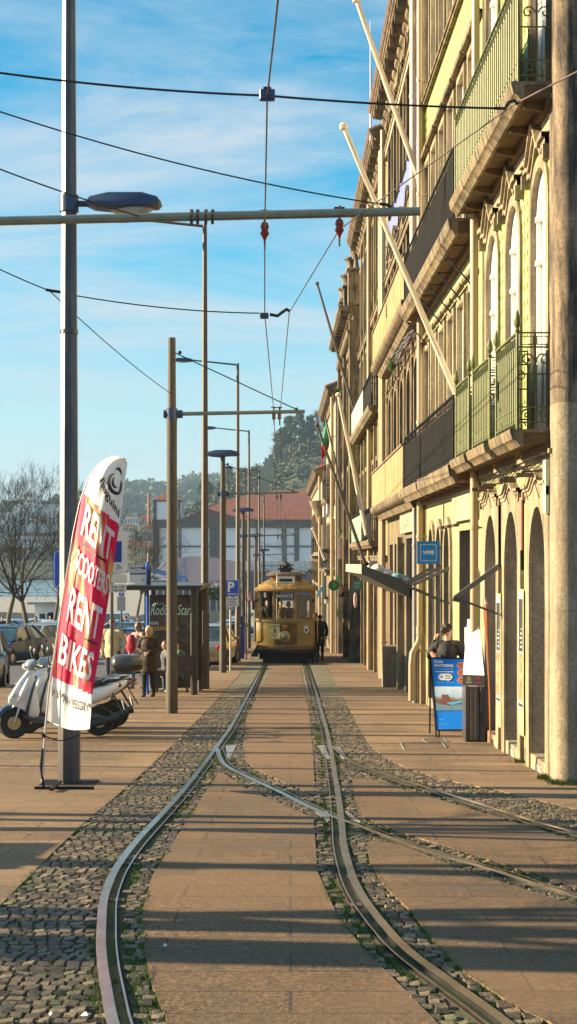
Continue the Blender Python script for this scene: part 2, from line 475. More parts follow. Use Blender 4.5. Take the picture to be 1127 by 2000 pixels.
LB = [G(392, 1400), G(348, 1445), G(258, 1529), G(179, 1594), G(109, 1658), G(50, 1718), G(0, 1768)]
left = [(-1.55, 124.9), (-1.55, 40)]+LB+[(-1.86, 8), (-1.86, -8), (-14, -8), (-14, 30), (-12, 37), (-4.35, 39), (-2.7, 48.8), (-2.55, 60), (-2.55, 124.9)]
slab('pavement', left, M_pave, 0, -.13)
kerb = MB()
kp = [(-14, 30), (-12, 37), (-4.35, 39), (-2.7, 48.8), (-2.55, 60), (-2.55, 124.9)]
for (x0, y0), (x1, y1) in zip(kp[:-1], kp[1:]):
    n = max(1, int(math.hypot(x1-x0, y1-y0)/1.1))
    for k in range(n):
        a, b_ = k/n, (k+1)/n-.02/n
        ax, ay, bx, by = x0+(x1-x0)*a, y0+(y1-y0)*a, x0+(x1-x0)*b_, y0+(y1-y0)*b_
        d = Vector((bx-ax, by-ay)).normalized(); nx, ny = -d.y*.14, d.x*.14
        if nx > 0: nx, ny = -nx, -ny
        vs = [(ax, ay), (bx, by), (bx+nx, by+ny), (ax+nx, ay+ny)]
        kerb.add([(x, y, g(y)-.13) for x, y in vs]+[(x, y, g(y)+.004) for x, y in vs], [(0, 1, 2, 3), (4, 5, 6, 7), (0, 1, 5, 4), (1, 2, 6, 5), (2, 3, 7, 6), (3, 0, 4, 7)])
struct('kerb', kerb, M_stoneL, bevel=.012)

RBd = [G(691, 1400), G(706, 1430), G(726, 1460), G(761, 1485), G(811, 1506), G(862, 1521), G(962, 1541), G(1127, 1581)]
right = [(1.30, 124.9), (1.25, 50)]+RBd+[(4.6, 12.2), (14, 7.5), (30, 7.5), (30, 124.9)]
slab('pavement_right', right, M_pave, 0, -.13)
cen_far = [(-.70, 124.9), (-.70, 40), G(482, 1400), G(474, 1456), G(482, 1488), G(500, 1502), G(560, 1530), G(611, 1552), G(615, 1540), G(612, 1480), G(605, 1400), (.335, 40), (.335, 124.9)]
slab('track_slab', cen_far, M_slab)
cen = [G(428, 1506), G(422, 1514), G(348, 1629), G(298, 1708), G(278, 1778), G(283, 1862), G(298, 1927), G(328, 1996), (-.30, 5.6), (1.1, 5.6), G(857, 2000), G(811, 1953), G(761, 1903), G(711, 1853), G(661, 1792), G(620, 1702), G(613, 1601), G(600, 1592), G(540, 1566), G(480, 1540), G(440, 1512)]
slab('track_slab', cen, M_slab)
mid = [G(688, 1519), G(720, 1522), G(862, 1562), G(1127, 1643), (4.6, 7.8), (4.9, 6.6), G(1127, 1732), G(912, 1665), G(786, 1626), G(711, 1597), G(697, 1580), G(690, 1550)]
slab('track_slab', mid, M_slab)
rs = [G(716, 1645), G(724, 1640), G(786, 1650), G(912, 1701), G(1127, 1768), (4.4, 5.4), (1.85, 5.4), G(1013, 1968), G(912, 1903), G(847, 1837), G(796, 1772), G(746, 1727), G(724, 1690)]
slab('track_slab', rs, M_slab)
# slab beyond the outer curved rail, down in the corner
bed = MB()
bedp = [(-1.75, 124.9), (1.45, 124.9), (1.45, 50), (3.0, 16), (9, 9), (9, 4.5), (-3.0, 4.5), (-2.2, 20)]
bed.prism(bedp, -.1, -.018); bed.v = [(x, y, z+g(min(y, 124.9))) for x, y, z in bed.v]
struct('cobble_bed', bed, M_bed, smooth=False)

def inside(poly, x, y):
    c = False; j = len(poly)-1
    for i in range(len(poly)):
        xi, yi = poly[i]; xj, yj = poly[j]
        if (yi > y) != (yj > y) and x < (xj-xi)*(y-yi)/(yj-yi)+xi: c = not c
        j = i
    return c
SLABS = [left, right, cen_far, cen, mid, rs]

# rails
def smooth_path(pts, step=.12):
    out = []
    n = len(pts)
    for i in range(n-1):
        p0 = pts[max(i-1, 0)]; p1 = pts[i]; p2 = pts[i+1]; p3 = pts[min(i+2, n-1)]
        k = max(1, int(math.hypot(p2[0]-p1[0], p2[1]-p1[1])/step)); k = min(k, 40)
        for a in range(k):
            t = a/k
            q = []
            for d in (0, 1):
                m1 = (p2[d]-p0[d])/2; m2 = (p3[d]-p1[d])/2
                q.append((2*t**3-3*t**2+1)*p1[d]+(t**3-2*t**2+t)*m1+(-2*t**3+3*t**2)*p2[d]+(t**3-t**2)*m2)
            out.append(tuple(q))
    out.append(pts[-1])
    for _ in range(3):
        out = [out[0]]+[((a[0]+2*b_[0]+c[0])/4, (a[1]+2*b_[1]+c[1])/4) for a, b_, c in zip(out[:-2], out[1:-1], out[2:])]+[out[-1]]
    return out
PL = [(-.905, 124.9), (-.905, 80), (-.905, 45), G(468, 1400), G(437, 1450), G(368, 1544), G(268, 1658), G(224, 1738), G(216, 1812), G(219, 1877), G(234, 1956), G(243, 1996), (-.55, 6.0), (-.3, 5.2)]
PR = [(.545, 124.9), (.545, 80), (.545, 45), G(625, 1400), G(636, 1450), G(650, 1551), G(655, 1601), G(660, 1661), G(686, 1742), G(761, 1842), G(836, 1903), G(932, 1973), (1.05, 6.4), (1.4, 5.2)]
DR = [G(641, 1458), G(655, 1470), G(686, 1492), G(761, 1519), G(842, 1545), G(937, 1575), G(1013, 1600), G(1127, 1630), (3.6, 10.6), (5.2, 8.0)]
DL = [G(431, 1462), G(438, 1480), G(450, 1496), G(497, 1520), G(560, 1549), G(610, 1574), G(653, 1592), G(711, 1613), G(781, 1640), G(862, 1668), G(987, 1703), G(1127, 1747), (3.0, 8.2), (4.4, 6.2)]
PATHS = []
def rail(label, pts, side):
    """side +1: running head on the left of the groove as seen looking away from the camera"""
    path = smooth_path(pts)
    PATHS.append(path)
    t = thing('tram_rail', label, 'tram rail', (path[len(path)//2][0], path[len(path)//2][1], g(path[len(path)//2][1])), group='grooved tram rails set in the paving')
    def strip(o0, o1, zt, zb):
        m_ = MB(); vs = []; fs = []
        for i, p in enumerate(path):
            a = path[max(i-1, 0)]; c = path[min(i+1, len(path)-1)]
            d = Vector((c[0]-a[0], c[1]-a[1])).normalized()
            nx, ny = -d.y*side, d.x*side          # path runs towards the camera
            for o, z in ((o0, zb), (o0+.004, zt), (o1-.004, zt), (o1, zb)):
                vs.append((p[0]+nx*o, p[1]+ny*o, g(min(p[1], 124.9))+z))
        for i in range(len(path)-1):
            for k in range(4):
                a, b_ = i*4+k, i*4+(k+1) % 4
                fs.append((a, b_, b_+4, a+4))
        return m_.add(vs, fs)
    strip(-.086, -.022, .008, -.06).build('running_head', M_rail, t, ang=50)
    strip(.022, .040, .003, -.06).build('guard_lip', M_rail, t, ang=50)
    strip(-.104, -.087, -.006, -.05).build('rusty_foot', M_rust, t)
    strip(.041, .055, -.008, -.05).build('rusty_foot', M_rust, t)
    strip(-.0215, .0215, -.022, -.055).build('groove', M_rust, t)
    return t
rail('long rail on the left that bows left then curls back right', PL, 1)
rail('middle rail that runs straight then sweeps away to bottom right', PR, -1)
rail('outer branch rail leaving the switch towards the granite pillar', DR, -1)
rail('inner branch rail crossing the middle rail at the frog', DL, 1)

M_plate = mat('switch_plate', (.42, .40, .39), .4, .7, .15, 9, dirt=(.2, .12, .07), dsc=6, damt=.6)
for lab, poly in (('flat steel switch plate at the left rail', [G(441, 1455), G(462, 1455), G(449, 1482), G(443, 1478)]),
                  ('wedge shaped steel plate left of the middle rail switch', [G(620, 1456), G(634, 1456), G(645, 1482), G(638, 1482)]),
                  ('wedge shaped steel plate right of the middle rail switch', [G(652, 1458), G(664, 1458), G(678, 1482), G(668, 1480)]),
                  ('pointed steel plate at the rail crossing frog, left arm', [G(615, 1585), G(640, 1585), G(645, 1602), G(640, 1604)]),
                  ('pointed steel plate at the rail crossing frog, right arm', [G(671, 1583), G(678, 1584), G(704, 1604), G(690, 1602)])):
    b_ = MB(); b_.prism(poly, -.03, .002); b_.v = [(x, y, z+g(y)) for x, y, z in b_.v]
    tag(b_.build('switch_plate', M_plate, smooth=False), lab, 'steel plate', 'steel plates of the tram switch')
b_ = MB()
for k in range(34):
    x, y = G(470+k*4.2, 1457.5); b_.box(x, x+.018, y-.03, y+.05, g(y)-.02, g(y)+.004)
b_.v += []
tag(b_.build('drain_grate', M_plate, smooth=False), 'narrow slotted drain grate crossing between the rails', 'drain')

def near_path(x, y, lim):
    for path in PATHS:
        for q in path[::2]:
            if abs(q[1]-y) < lim*2.2 and abs(q[0]-x) < lim*2.2:
                if math.hypot(q[0]-x, q[1]-y) < lim: return True
    return False
# individual setts
cb = MB()
y = 5.6; row = 0
rr = random.Random(3)
while y < 34:
    h = .078+rr.random()*.02+(.0 if y < 16 else .03)
    x = -2.0+rr.random()*.1
    xmax = 1.8 if y > 20 else 5.0
    while x < xmax:
        w = .062+rr.random()*.032
        cx, cy = x+w/2, y+h/2+.02*math.sin(x*2.3+row)
        if abs(cx) < .2*cy+.4 and not any(inside(s_, cx, cy) for s_ in SLABS) and not near_path(cx, cy, .125):
            z0 = g(cy)-.035; zt = g(cy)+rr.uniform(-.007, .001)
            hw, hh = w/2-.003-rr.random()*.003, h/2-.003-rr.random()*.003
            j = lambda a: a*(1+rr.uniform(-.14, .08))
            base = [(cx+sx*j(hw), cy+sy*j(hh)) for sx, sy in ((-1, -1), (1, -1), (1, 1), (-1, 1))]
            vs = [(a, b2, z0) for a, b2 in base]
            vs += [(cx+(a-cx)*.98, cy+(b2-cy)*.98, zt-.006) for a, b2 in base]
            tl = rr.uniform(-.006, .006)
            vs += [(cx+(a-cx)*.84, cy+(b2-cy)*.84, zt+tl*(1 if a > cx else -1)) for a, b2 in base]
            cb.add(vs, [(0, 1, 5, 4), (1, 2, 6, 5), (2, 3, 7, 6), (3, 0, 4, 7), (4, 5, 9, 8), (5, 6, 10, 9), (6, 7, 11, 10), (7, 4, 8, 11), (8, 9, 10, 11)])
        x += w
    y += h; row += 1
tag(cb.build('cobblestones', M_cob, ang=28), kind='stuff')
fc = MB()
for poly in ([(-1.6, 124), (-1.03, 124), (-1.03, 33.5), (-1.6, 33.5)], [(-.80, 124), (-.70, 124), (-.70, 33.5), (-.80, 33.5)],
             [(.335, 124), (.43, 124), (.43, 33.5), (.335, 33.5)], [(.67, 124), (1.30, 124), (1.2, 33.5), (.67, 33.5)]):
    fc.prism(poly, -.03, -.006)
fc.v = [(x, y, z+g(y)) for x, y, z in fc.v]
struct('cobbles_far', fc, M_cobfar, smooth=False)

# moss and grass in the joints beside the rails
M_moss = mat('moss_green', (.075, .125, .018), .8, var=.5, sc=9, bmp=0)
gr = MB()
rr = random.Random(11)
def tuft(x, y, s):
    z = g(y)-.022
    for _ in range(3):
        a = rr.random()*6.28; l = s*(.5+rr.random())
        dx, dy = math.cos(a)*l*.6, math.sin(a)*l*.6
        w = .004+.004*rr.random()
        gr.add([(x-dy*.15-w, y, z), (x+w, y+dx*.1, z), (x+dx, y+dy, z+l*.95)], [(0, 1, 2)])
for path in PATHS:
    for i in range(len(path)-1):
        a, b2 = path[i], path[i+1]
        if a[1] > 34: continue
        L = math.hypot(b2[0]-a[0], b2[1]-a[1])
        d = Vector((b2[0]-a[0], b2[1]-a[1])).normalized(); nx, ny = -d.y, d.x
        dens = 260 if a[1] < 16 else 140
        for _ in range(int(L*dens)):
            t = rr.random(); sd = rr.choice((-1, 1))
            o = sd*(.075+abs(rr.gauss(0, .032)))
            if sd*nx < 0 or True:
                x = a[0]+(b2[0]-a[0])*t+nx*o; y = a[1]+(b2[1]-a[1])*t+ny*o
            nn = noise.noise(Vector((x*1.3, y*.8, 3.1)))
            if nn < -.12+rr.random()*.25: continue
            if any(inside(s_, x, y) for s_ in SLABS): continue
            tuft(x, y, .022 if y < 16 else .03)
# along slab edges and in the wide strip of setts
for _ in range(52000):
    y = 6.5+rr.random()**1.6*26; x = rr.uniform(-1.9, 2.6)
    if abs(x) > .2*y+.1: continue
    nn = noise.noise(Vector((x*2.1, y*1.1, 9.7)))
    if nn < .30: continue
    if any(inside(s_, x, y) for s_ in SLABS) or near_path(x, y, .1): continue
    tuft(x, y, .018)
def edge_grass(poly, dens, amt=.0):
    for (x0, y0), (x1, y1) in zip(poly[:-1], poly[1:]):
        if min(y0, y1) > 30 or max(abs(x0), abs(x1)) > 6: continue
        L = math.hypot(x1-x0, y1-y0)
        for _ in range(int(L*dens)):
            t = rr.random(); x = x0+(x1-x0)*t+rr.gauss(0, .012); y = y0+(y1-y0)*t+rr.gauss(0, .012)
            if noise.noise(Vector((x*1.7, y*1.3, 5.5))) > amt: tuft(x, y, .022)
edge_grass(LB, 160, .1); edge_grass(cen[1:-5], 260, -.12); edge_grass(rs, 240, -.1); edge_grass(mid, 170, 0)
for cx, n in ((1073, 420), (1090, 260), (1122, 300), (1020, 120)):
    yb = {1073: 1521, 1090: 1530, 1122: 1532, 1020: 1489}[cx]
    x0, y0 = G(cx, yb)
    for _ in range(n):
        x = x0+rr.gauss(0, .05); y = y0+rr.gauss(0, .09)
        l = .03+.04*rr.random(); a = rr.random()*6.28
        gr.add([(x-.005, y, g(y)), (x+.005, y, g(y)), (x+math.cos(a)*l*.5, y+math.sin(a)*l*.5, g(y)+l)], [(0, 1, 2)])
tag(gr.build('grass', M_moss, smooth=False), kind='stuff')

# bits of litter and fallen leaves on the paving
M_litter = mat('paper_litter', (.7, .68, .62), .7)
for i, (px, py, s) in enumerate(((352, 1445, .05), (322, 1849, .016), (168, 1985, .026), (100, 1984, .012))):
    x, y = G(px, py)
    b_ = MB(); zz = g(y)+.002
    pts = [(x+s*math.cos(a)*(.6+.5*rnd.random()), y+s*math.sin(a)*(.6+.5*rnd.random())) for a in [k*1.05 for k in range(6)]]
    b_.add([(a, c, zz+rnd.random()*.012) for a, c in pts]+[(x, y, zz+.02)], [(k, (k+1) % 6, 6) for k in range(6)])
    tag(b_.build('paper_scrap', M_litter), ['white paper scrap at the left edge of the setts, far', 'pale paper scrap beside the bowed left rail', 'torn white scrap on the near bottom left setts', 'small white chip on the near bottom left setts', 'tiny white speck on the centre slab', 'pale scrap between the middle rail and right slab', 'grey scrap beside the outer branch rail'][i], 'litter', 'scraps of litter on the paving')
# ================================================================ buildings on the right
def arc(a, b, zs, rise, n=12):
    c = (a+b)/2; w = (b-a)/2
    return [(c-w*math.cos(math.pi*k/n), zs+rise*math.sin(math.pi*k/n)) for k in range(n+1)]

class Bld:
    """facade looking towards -X; local (s along the street, d out towards the street, z up)"""
    def __init__(s, name, label, cat, s0, s1, x0, x1, zb, zt, group=None):
        s.s0, s.s1, s.x0, s.x1, s.zb, s.zt = s0, s1, x0, x1, zb, zt
        s.o = thing(name, label, cat, (x0, s0, zb), group=group)
    def fx(s, y): return s.x0+(s.x1-s.x0)*(y-s.s0)/(s.s1-s.s0)
    def T(s, y, d, z): return (s.fx(y)-d, y, z)
    def mb(s): return MB(s.T)
    def wall(s, mats, ops, s0=None, s1=None, z0=None, z1=None, deep=.28, name='wall', pick=None):
        """ops: (a, b, za, zb, rise)"""
        s0 = s.s0 if s0 is None else s0; s1 = s.s1 if s1 is None else s1
        z0 = s.zb if z0 is None else z0; z1 = s.zt if z1 is None else z1
        m = s.mb()
        ss = sorted(set([s0, s1]+[v for o in ops for v in (o[0], o[1])]))
        zz = sorted(set([z0, z1]+[v for o in ops for v in (o[2], o[3])]+([p for p in pick[1]] if pick else [])))
        for i in range(len(ss)-1):
            for j in range(len(zz)-1):
                cs, cz = (ss[i]+ss[i+1])/2, (zz[j]+zz[j+1])/2
                if any(o[0] < cs < o[1] and o[2] < cz < o[3] for o in ops): continue
                m.mi = pick[0](cs, cz) if pick else 0
                m.face([(ss[i], 0, zz[j]), (ss[i+1], 0, zz[j]), (ss[i+1], 0, zz[j+1]), (ss[i], 0, zz[j+1])])
        jm = len(mats)-1
        for a, b, za, zb, rise in ops:
            m.mi = jm
            zs = zb-rise
            m.face([(a, 0, za), (a, -deep, za), (a, -deep, zs), (a, 0, zs)])
            m.face([(b, 0, za), (b, -deep, za), (b, -deep, zs), (b, 0, zs)])
            m.face([(a, 0, za), (b, 0, za), (b, -deep, za), (a, -deep, za)])
            if rise <= 0:
                m.face([(a, 0, zb), (b, 0, zb), (b, -deep, zb), (a, -deep, zb)])
            else:
                A = arc(a, b, zs, rise); n = len(A)
                for p, q in zip(A[:-1], A[1:]):
                    m.face([(p[0], 0, p[1]), (q[0], 0, q[1]), (q[0], -deep, q[1]), (p[0], -deep, p[1])])
                m.mi = pick[0]((a+b)/2, (za+zb)/2+.001) if pick else 0
                h = n//2
                m.face([(p, 0, q) for p, q in A[:h+1]]+[(a, 0, zb)])
                m.face([(p, 0, q) for p, q in A[h:]]+[(b, 0, zb)])
        return m.build(name, mats, s.o)
    def shell(s, m, roofm, depth=9.0, over=0.0, top=None):
        t = s.zt if top is None else top
        q = MB(); x0, x1 = s.x0+.003, s.x1+.003
        for y, x in ((s.s0, x0), (s.s1, x1)):
            q.face([(x, y, s.zb), (x+depth, y, s.zb), (x+depth, y, t), (x, y, t)])
        q.face([(x0+depth, s.s0, s.zb), (x1+depth, s.s1, s.zb), (x1+depth, s.s1, t), (x0+depth, s.s0, t)])
        q.build('side_wall', m, s.o, smooth=False)
        r = MB()
        r.add([(x0-over, s.s0, t+.02), (x1-over, s.s1, t+.02), (x1+depth/2, s.s1, t+2.2), (x0+depth/2, s.s0, t+2.2), (x1+depth, s.s1, t), (x0+depth, s.s0, t)],
              [(0, 1, 2, 3), (3, 2, 4, 5), (0, 3, 5), (1, 4, 2)])
        # tile rows along the eave
        rr_ = random.Random(int(s.s0))
        y = s.s0
        while y < s.s1-.1:
            x = s.fx(y)-over
            r.cyl((x-.06, y+.1, t+.03+rr_.random()*.02), (x+1.0, y+.1, t+.47), .085, .085, 8)
            y += .2
        r.build('roof', roofm, s.o)
    def window(s, a, b, za, zb, rise=0, deep=.24, surround=None, frame=None, pane=None, mould=False, sw=.14, name='window', transom=None, sash=True, out=.035, mould_mat=None):
        zs = zb-rise
        # stone surround (proud of the wall)
        m = s.mb()
        m.box(a-sw, a-.001, 0.002, out, za, zs); m.box(b+.001, b+sw, 0.002, out, za, zs)
        if rise > 0:
            A = arc(a, b, zs, rise); B = arc(a-sw, b+sw, zs, rise+sw)
            for i in range(len(A)-1):
                p, q, p2, q2 = A[i], A[i+1], B[i], B[i+1]
                vs = [(p[0], out, p[1]), (q[0], out, q[1]), (q2[0], out, q2[1]), (p2[0], out, p2[1])]
                m.add(vs+[(x, .002, z) for x, _, z in vs], [(0, 1, 2, 3), (0, 1, 5, 4), (3, 2, 6, 7)])
        else:
            m.box(a-sw, b+sw, 0.002, out, zb, zb+sw)
        if mould:   # wavy hood mould with drop ends
            c = (a+b)/2; hw = (b-a)/2+sw+.10; z0 = zb+sw*.2
            pr = []
            for k in range(25):
                t = -1+k/12
                at = abs(t)
                zz = z0+.34*(math.cos(min(1, at/.62)*math.pi)*.5+.5) + (.05 if at > .62 else 0)
                pr.append((c+hw*t, zz))
            for o1, h1, dz in ((.13, .06, .09), (.09, .07, .02), (.055, .08, -.06)):
                for p, q in zip(pr[:-1], pr[1:]):
                    vs = [(p[0], o1, p[1]+dz), (q[0], o1, q[1]+dz), (q[0], o1, q[1]+dz+h1), (p[0], o1, p[1]+dz+h1)]
                    m.add(vs+[(x, .003, z) for x, _, z in vs], [(0, 1, 2, 3), (0, 1, 5, 4), (3, 2, 6, 7)])
            for e in (a-sw-.06, b+sw+.06):
                m.box(e-.04, e+.04, .004, .11, z0-.10, z0+.06)
        w = m.build(name, surround or M_stone, s.o)
        # painted frame
        f = s.mb(); d = -deep+.09; fw = .07
        f.box(a+.002, a+fw, d-.05, d, za+.002, zs); f.box(b-fw, b-.002, d-.05, d, za+.002, zs)
        f.box(a+.002, b-.002, d-.05, d+.004, za+.002, za+.11)
        if rise > 0:
            A = arc(a+.002, b-.002, zs, rise-.002); B = arc(a+fw, b-fw, zs, rise-fw)
            for i in range(len(A)-1):
                p, q, p2, q2 = A[i], A[i+1], B[i], B[i+1]
                f.face([(p[0], d, p[1]), (q[0], d, q[1]), (q2[0], d, q2[1]), (p2[0], d, p2[1])])
                f.face([(p2[0], d, p2[1]), (q2[0], d, q2[1]), (q2[0], d-.05, q2[1]), (p2[0], d-.05, p2[1])])
            f.box(a+.002, b-.002, d-.05, d+.02, zs-.01, zs+.05)
        else:
            f.box(a+.002, b-.002, d-.05, d, zb-fw, zb-.002)
        if transom: f.box(a+.002, b-.002, d-.05, d+.02, transom, transom+.06)
        if sash:
            c = (a+b)/2
            f.box(c-.05, c+.05, d-.05, d+.008, za+.11, zb-.04)
            n = 2 if not transom else 1
            for k in range(1, n): f.box(a+fw, b-fw, d-.035, d-.006, za+(zs-za)*k/n-.015, za+(zs-za)*k/n+.015)
        fo = f.build('frame', frame or M_white, w)
        p = s.mb(); dp = -deep+.03
        if rise > 0: p.face([(x, dp, z) for x, z in arc(a, b, zs, rise)]+[(b, dp, za), (a, dp, za)])
        else: p.face([(a, dp, za), (b, dp, za), (b, dp, zb), (a, dp, zb)])
        p.build('pane', pane or M_curtain, w, smooth=False)
        return w
    def back(s, a, b, za, zb, m, deep, name='doorway'):
        q = s.mb(); q.box(a-.02, b+.02, -deep-.05, -deep+.0, za, zb+.02)
        return q.build(name, m, s.o)
    def band(s, z0, z1, out, m, name='string_course', s0=None, s1=None):
        q = s.mb(); a = s.s0 if s0 is None else s0; b = s.s1 if s1 is None else s1
        q.box(a, b, .003, out, z0, z1); q.box(a, b, .003, out+.03, z1-.04, z1+.01)
        return q.build(name, m, s.o)
    def cornice(s, over, m, z=None, h=.55, brk=True, closed=True):
        z = s.zt if z is None else z
        q = s.mb()
        prof = [(0, z-h), (.08, z-h), (.10, z-h*.72), (over*.35, z-h*.62), (over*.38, z-h*.34), (over*.9, z-h*.26), (over*.92, z-.1), (over, z-.08), (over+.02, z+.02), (0, z+.03)]
        a, b = s.s0, s.s1
        vs = [(y, d, zz) for y in (a, b) for d, zz in prof]; n = len(prof)
        q.add(vs, [(i, (i+1) % n, n+(i+1) % n, n+i) for i in range(n)]+[tuple(range(n)), tuple(range(n, 2*n))])
        if brk:
            y = a+.4
            while y < b-.3:
                q.box(y, y+.14, .1, over*.86, z-h*.62, z-h*.26); y += .85
        return q.build('cornice', m, s.o)
    def pipe(s, y, z0, z1, m=None, r=.06, d=.12, bend=None, clips=2.3):
        q = s.mb()
        if bend:
            q.tube([(y, d, z1), (y, d, bend+.25), (y+.02, d+.02, bend+.1), (y-.12, d+.16, bend-.12), (y-.12, d+.18, bend-.35), (y-.12, d+.18, z0)], r, 12)
            q.cyl((y, d, bend+.25), (y, d, bend+.42), r*1.22, n=12)
        else: q.tube([(y, d, z1), (y, d, z0)], r, 12)
        z = z0+1.0
        while z < z1:
            q.cyl((y, d, z-.03), (y, d, z+.03), r*1.2, n=12); q.box(y-.015, y+.015, 0, d, z-.015, z+.015); z += clips
        return q.build('downpipe', m or M_pipe, s.o)

def scroll(q, c, r, turns=1.2, th=.009, flip=1, up=1, plane=None):
    pts = []
    for k in range(18):
        t = k/17; a = t*turns*2*math.pi; rr_ = r*(1-.8*t)
        pts.append(plane(c[0]+flip*rr_*math.cos(a), c[1]+up*rr_*math.sin(a)))
    q.tube(pts, th, 5)

def balcony(B, a, b, zs, out, ironm, rail_h=1.02, kind='bars', slab_h=.16, mold=.1, corners=True, finial=False, panelm=None, group=None, step=.155, stonem=None, brackets=1.0, end=True):
    """slab with moulding; the railing rides on it"""
    q = B.mb()
    lo = zs-slab_h-mold*.5; li = out-.09
    prof = [(li, lo), (out-.05, lo), (out-.01, zs-slab_h*.95), (out+.035, zs-slab_h*.8), (out+.06, zs-.03), (out+.06, zs), (0.003, zs), (0.003, zs-.04), (li, zs-.04)]
    vs = [(y, d, z) for y in (a-.06, b+.06) for d, z in prof]; n = len(prof)
    q.add(vs, [(i, (i+1) % n, n+(i+1) % n, n+i) for i in range(n)]+[tuple(range(n)), tuple(range(n, 2*n))])
    sl = q.build('balcony_slab', stonem or M_stone, B.o, ang=40)
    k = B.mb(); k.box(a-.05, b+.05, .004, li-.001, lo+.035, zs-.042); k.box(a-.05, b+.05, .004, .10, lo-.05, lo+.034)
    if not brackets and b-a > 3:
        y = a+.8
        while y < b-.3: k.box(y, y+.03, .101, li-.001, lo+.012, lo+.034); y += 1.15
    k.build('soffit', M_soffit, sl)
    if brackets:
        y = a+.12
        while y < b-.05:
            k = B.mb()
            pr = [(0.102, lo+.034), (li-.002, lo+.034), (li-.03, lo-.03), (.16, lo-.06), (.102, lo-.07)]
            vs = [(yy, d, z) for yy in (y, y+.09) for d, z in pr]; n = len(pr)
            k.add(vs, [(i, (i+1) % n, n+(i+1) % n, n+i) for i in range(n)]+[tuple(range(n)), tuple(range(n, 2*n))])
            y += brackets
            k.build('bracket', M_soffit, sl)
    r = B.mb()
    d0 = out-.03; zt = zs+rail_h
    def seg(p, q_): # p, q_ are (s, d)
        L = math.hypot(q_[0]-p[0], q_[1]-p[1]); n = max(2, int(L/step))
        at = lambda t: (p[0]+(q_[0]-p[0])*t, p[1]+(q_[1]-p[1])*t)
        for t in (0, 1):
            x, y = at(t); r.tube([(x, y, zs), (x, y, zt)], .018, 6)
        for z, th in ((zt, .020), (zt-.16, .010), (zs+.08, .012), (zs+.25, .008)):
            x0, y0 = at(0); x1, y1 = at(1); r.tube([(x0, y0, z), (x1, y1, z)], th, 5)
        for i in range(1, n):
            x, y = at(i/n); r.tube([(x, y, zs+.08), (x, y, zt-.16)], .011 if panelm else .009, 4)
        # small diagonal lattice above and below
        for i in range(n):
            x0, y0 = at(i/n); x1, y1 = at((i+1)/n)
            r.tube([(x0, y0, zt-.16), (x1, y1, zt)], .005, 3); r.tube([(x1, y1, zt-.16), (x0, y0, zt)], .005, 3)
            r.tube([(x0, y0, zs+.08), (x1, y1, zs+.25)], .005, 3); r.tube([(x1, y1, zs+.08), (x0, y0, zs+.25)], .005, 3)
    if kind == 'bars':
        seg((a, d0), (b, d0))
        for yy in ((a, b) if end else (a,)):
            # return panel with scrolls
            for dd in (d0, d0/2, .02): r.tube([(yy, dd, zs), (yy, dd, zt)], .012, 6)
            for z in (zt, zt-.16, zs+.08, zs+.25, zs+.62): r.tube([(yy, d0, z), (yy, .02, z)], .010, 5)
            pl = lambda u, v, yy=yy: (yy, u, v)
            for u in (d0*.27, d0*.73):
                scroll(r, (u, zs+.78), .075, flip=1 if u < d0/2 else -1, plane=pl)
                scroll(r, (u, zs+.17), .065, flip=-1 if u < d0/2 else 1, plane=pl)
                r.tube([(yy, u, zs+.25), (yy, u, zs+.62)], .007, 4)
            for u0, u1 in ((.06, d0*.45), (d0*.55, d0-.04)):
                r.tube([pl(u0, zt-.13), pl(u1, zt-.13), pl(u1, zt-.04), pl(u0, zt-.04), pl(u0, zt-.13)], .007, 4)
    ro = r.build('railing', ironm, sl)
    if panelm:
        pn = B.mb(); pn.box(a+.01, b-.01, d0-.016, d0-.008, zs+.06, zt-.04)
        pn.build('panel', panelm, sl)
    if finial:
        for yy in (a, b):
            fq = B.mb()
            X, Y_, _ = B.T(yy, d0, 0)
            f2 = MB(); f2.lathe([(.012, 0), (.03, .02), (.015, .05), (.035, .08), (.042, .12), (.035, .17), (.02, .21), (.004, .26)], (X, Y_, zt), 10)
            f2.build('finial', ironm, sl)
    return sl

def parapet(B, a, b, zs, zt, out, m, curve=False):
    q = B.mb()
    prof = [(0.003, zs-.34), (out*.5, zs-.34), (out*.7, zs-.2), (out, zs-.16), (out+.05, zs-.10), (out+.05, zs), (0.003, zs)]
    vs = [(y, d, z) for y in (a, b) for d, z in prof]; n = len(prof)
    q.add(vs, [(i, (i+1) % n, n+(i+1) % n, n+i) for i in range(n)]+[tuple(range(n)), tuple(range(n, 2*n))])
    sl = q.build('balcony_slab', M_stone, B.o, ang=40)
    w = B.mb(); w.box(a, b, out-.06, out, zs, zt); w.box(a, a+.06, .003, out-.061, zs, zt)
    w.build('parapet', m, sl)
    c = B.mb(); c.box(a-.02, b, out-.08, out+.03, zt+.001, zt+.05)
    c.build('coping', M_stone, sl)
    return sl

M_roof = mat('terracotta', (.17, .10, .065), .85, var=.35, sc=5, dirt=(.12, .06, .04), dsc=2, damt=.6)
M_graywood = mat('grey_green_woodwork', (.075, .075, .052), .6, var=.2, sc=8, stretch=(1, 1, .2), dirt=(.07, .06, .04), dsc=3, damt=.5)
M_tan = mat('tan_woodwork', (.17, .13, .085), .65, var=.2, sc=8, stretch=(3, 3, .2))
M_brownwood = mat('brown_door', (.18, .10, .07), .5, var=.2, sc=10, stretch=(3, 3, .2))
M_whitedoor = mat('white_bay_paint', (.80, .79, .76), .35, var=.05, sc=6, dirt=(.6, .55, .45), dsc=3, damt=.3, coat=.3)

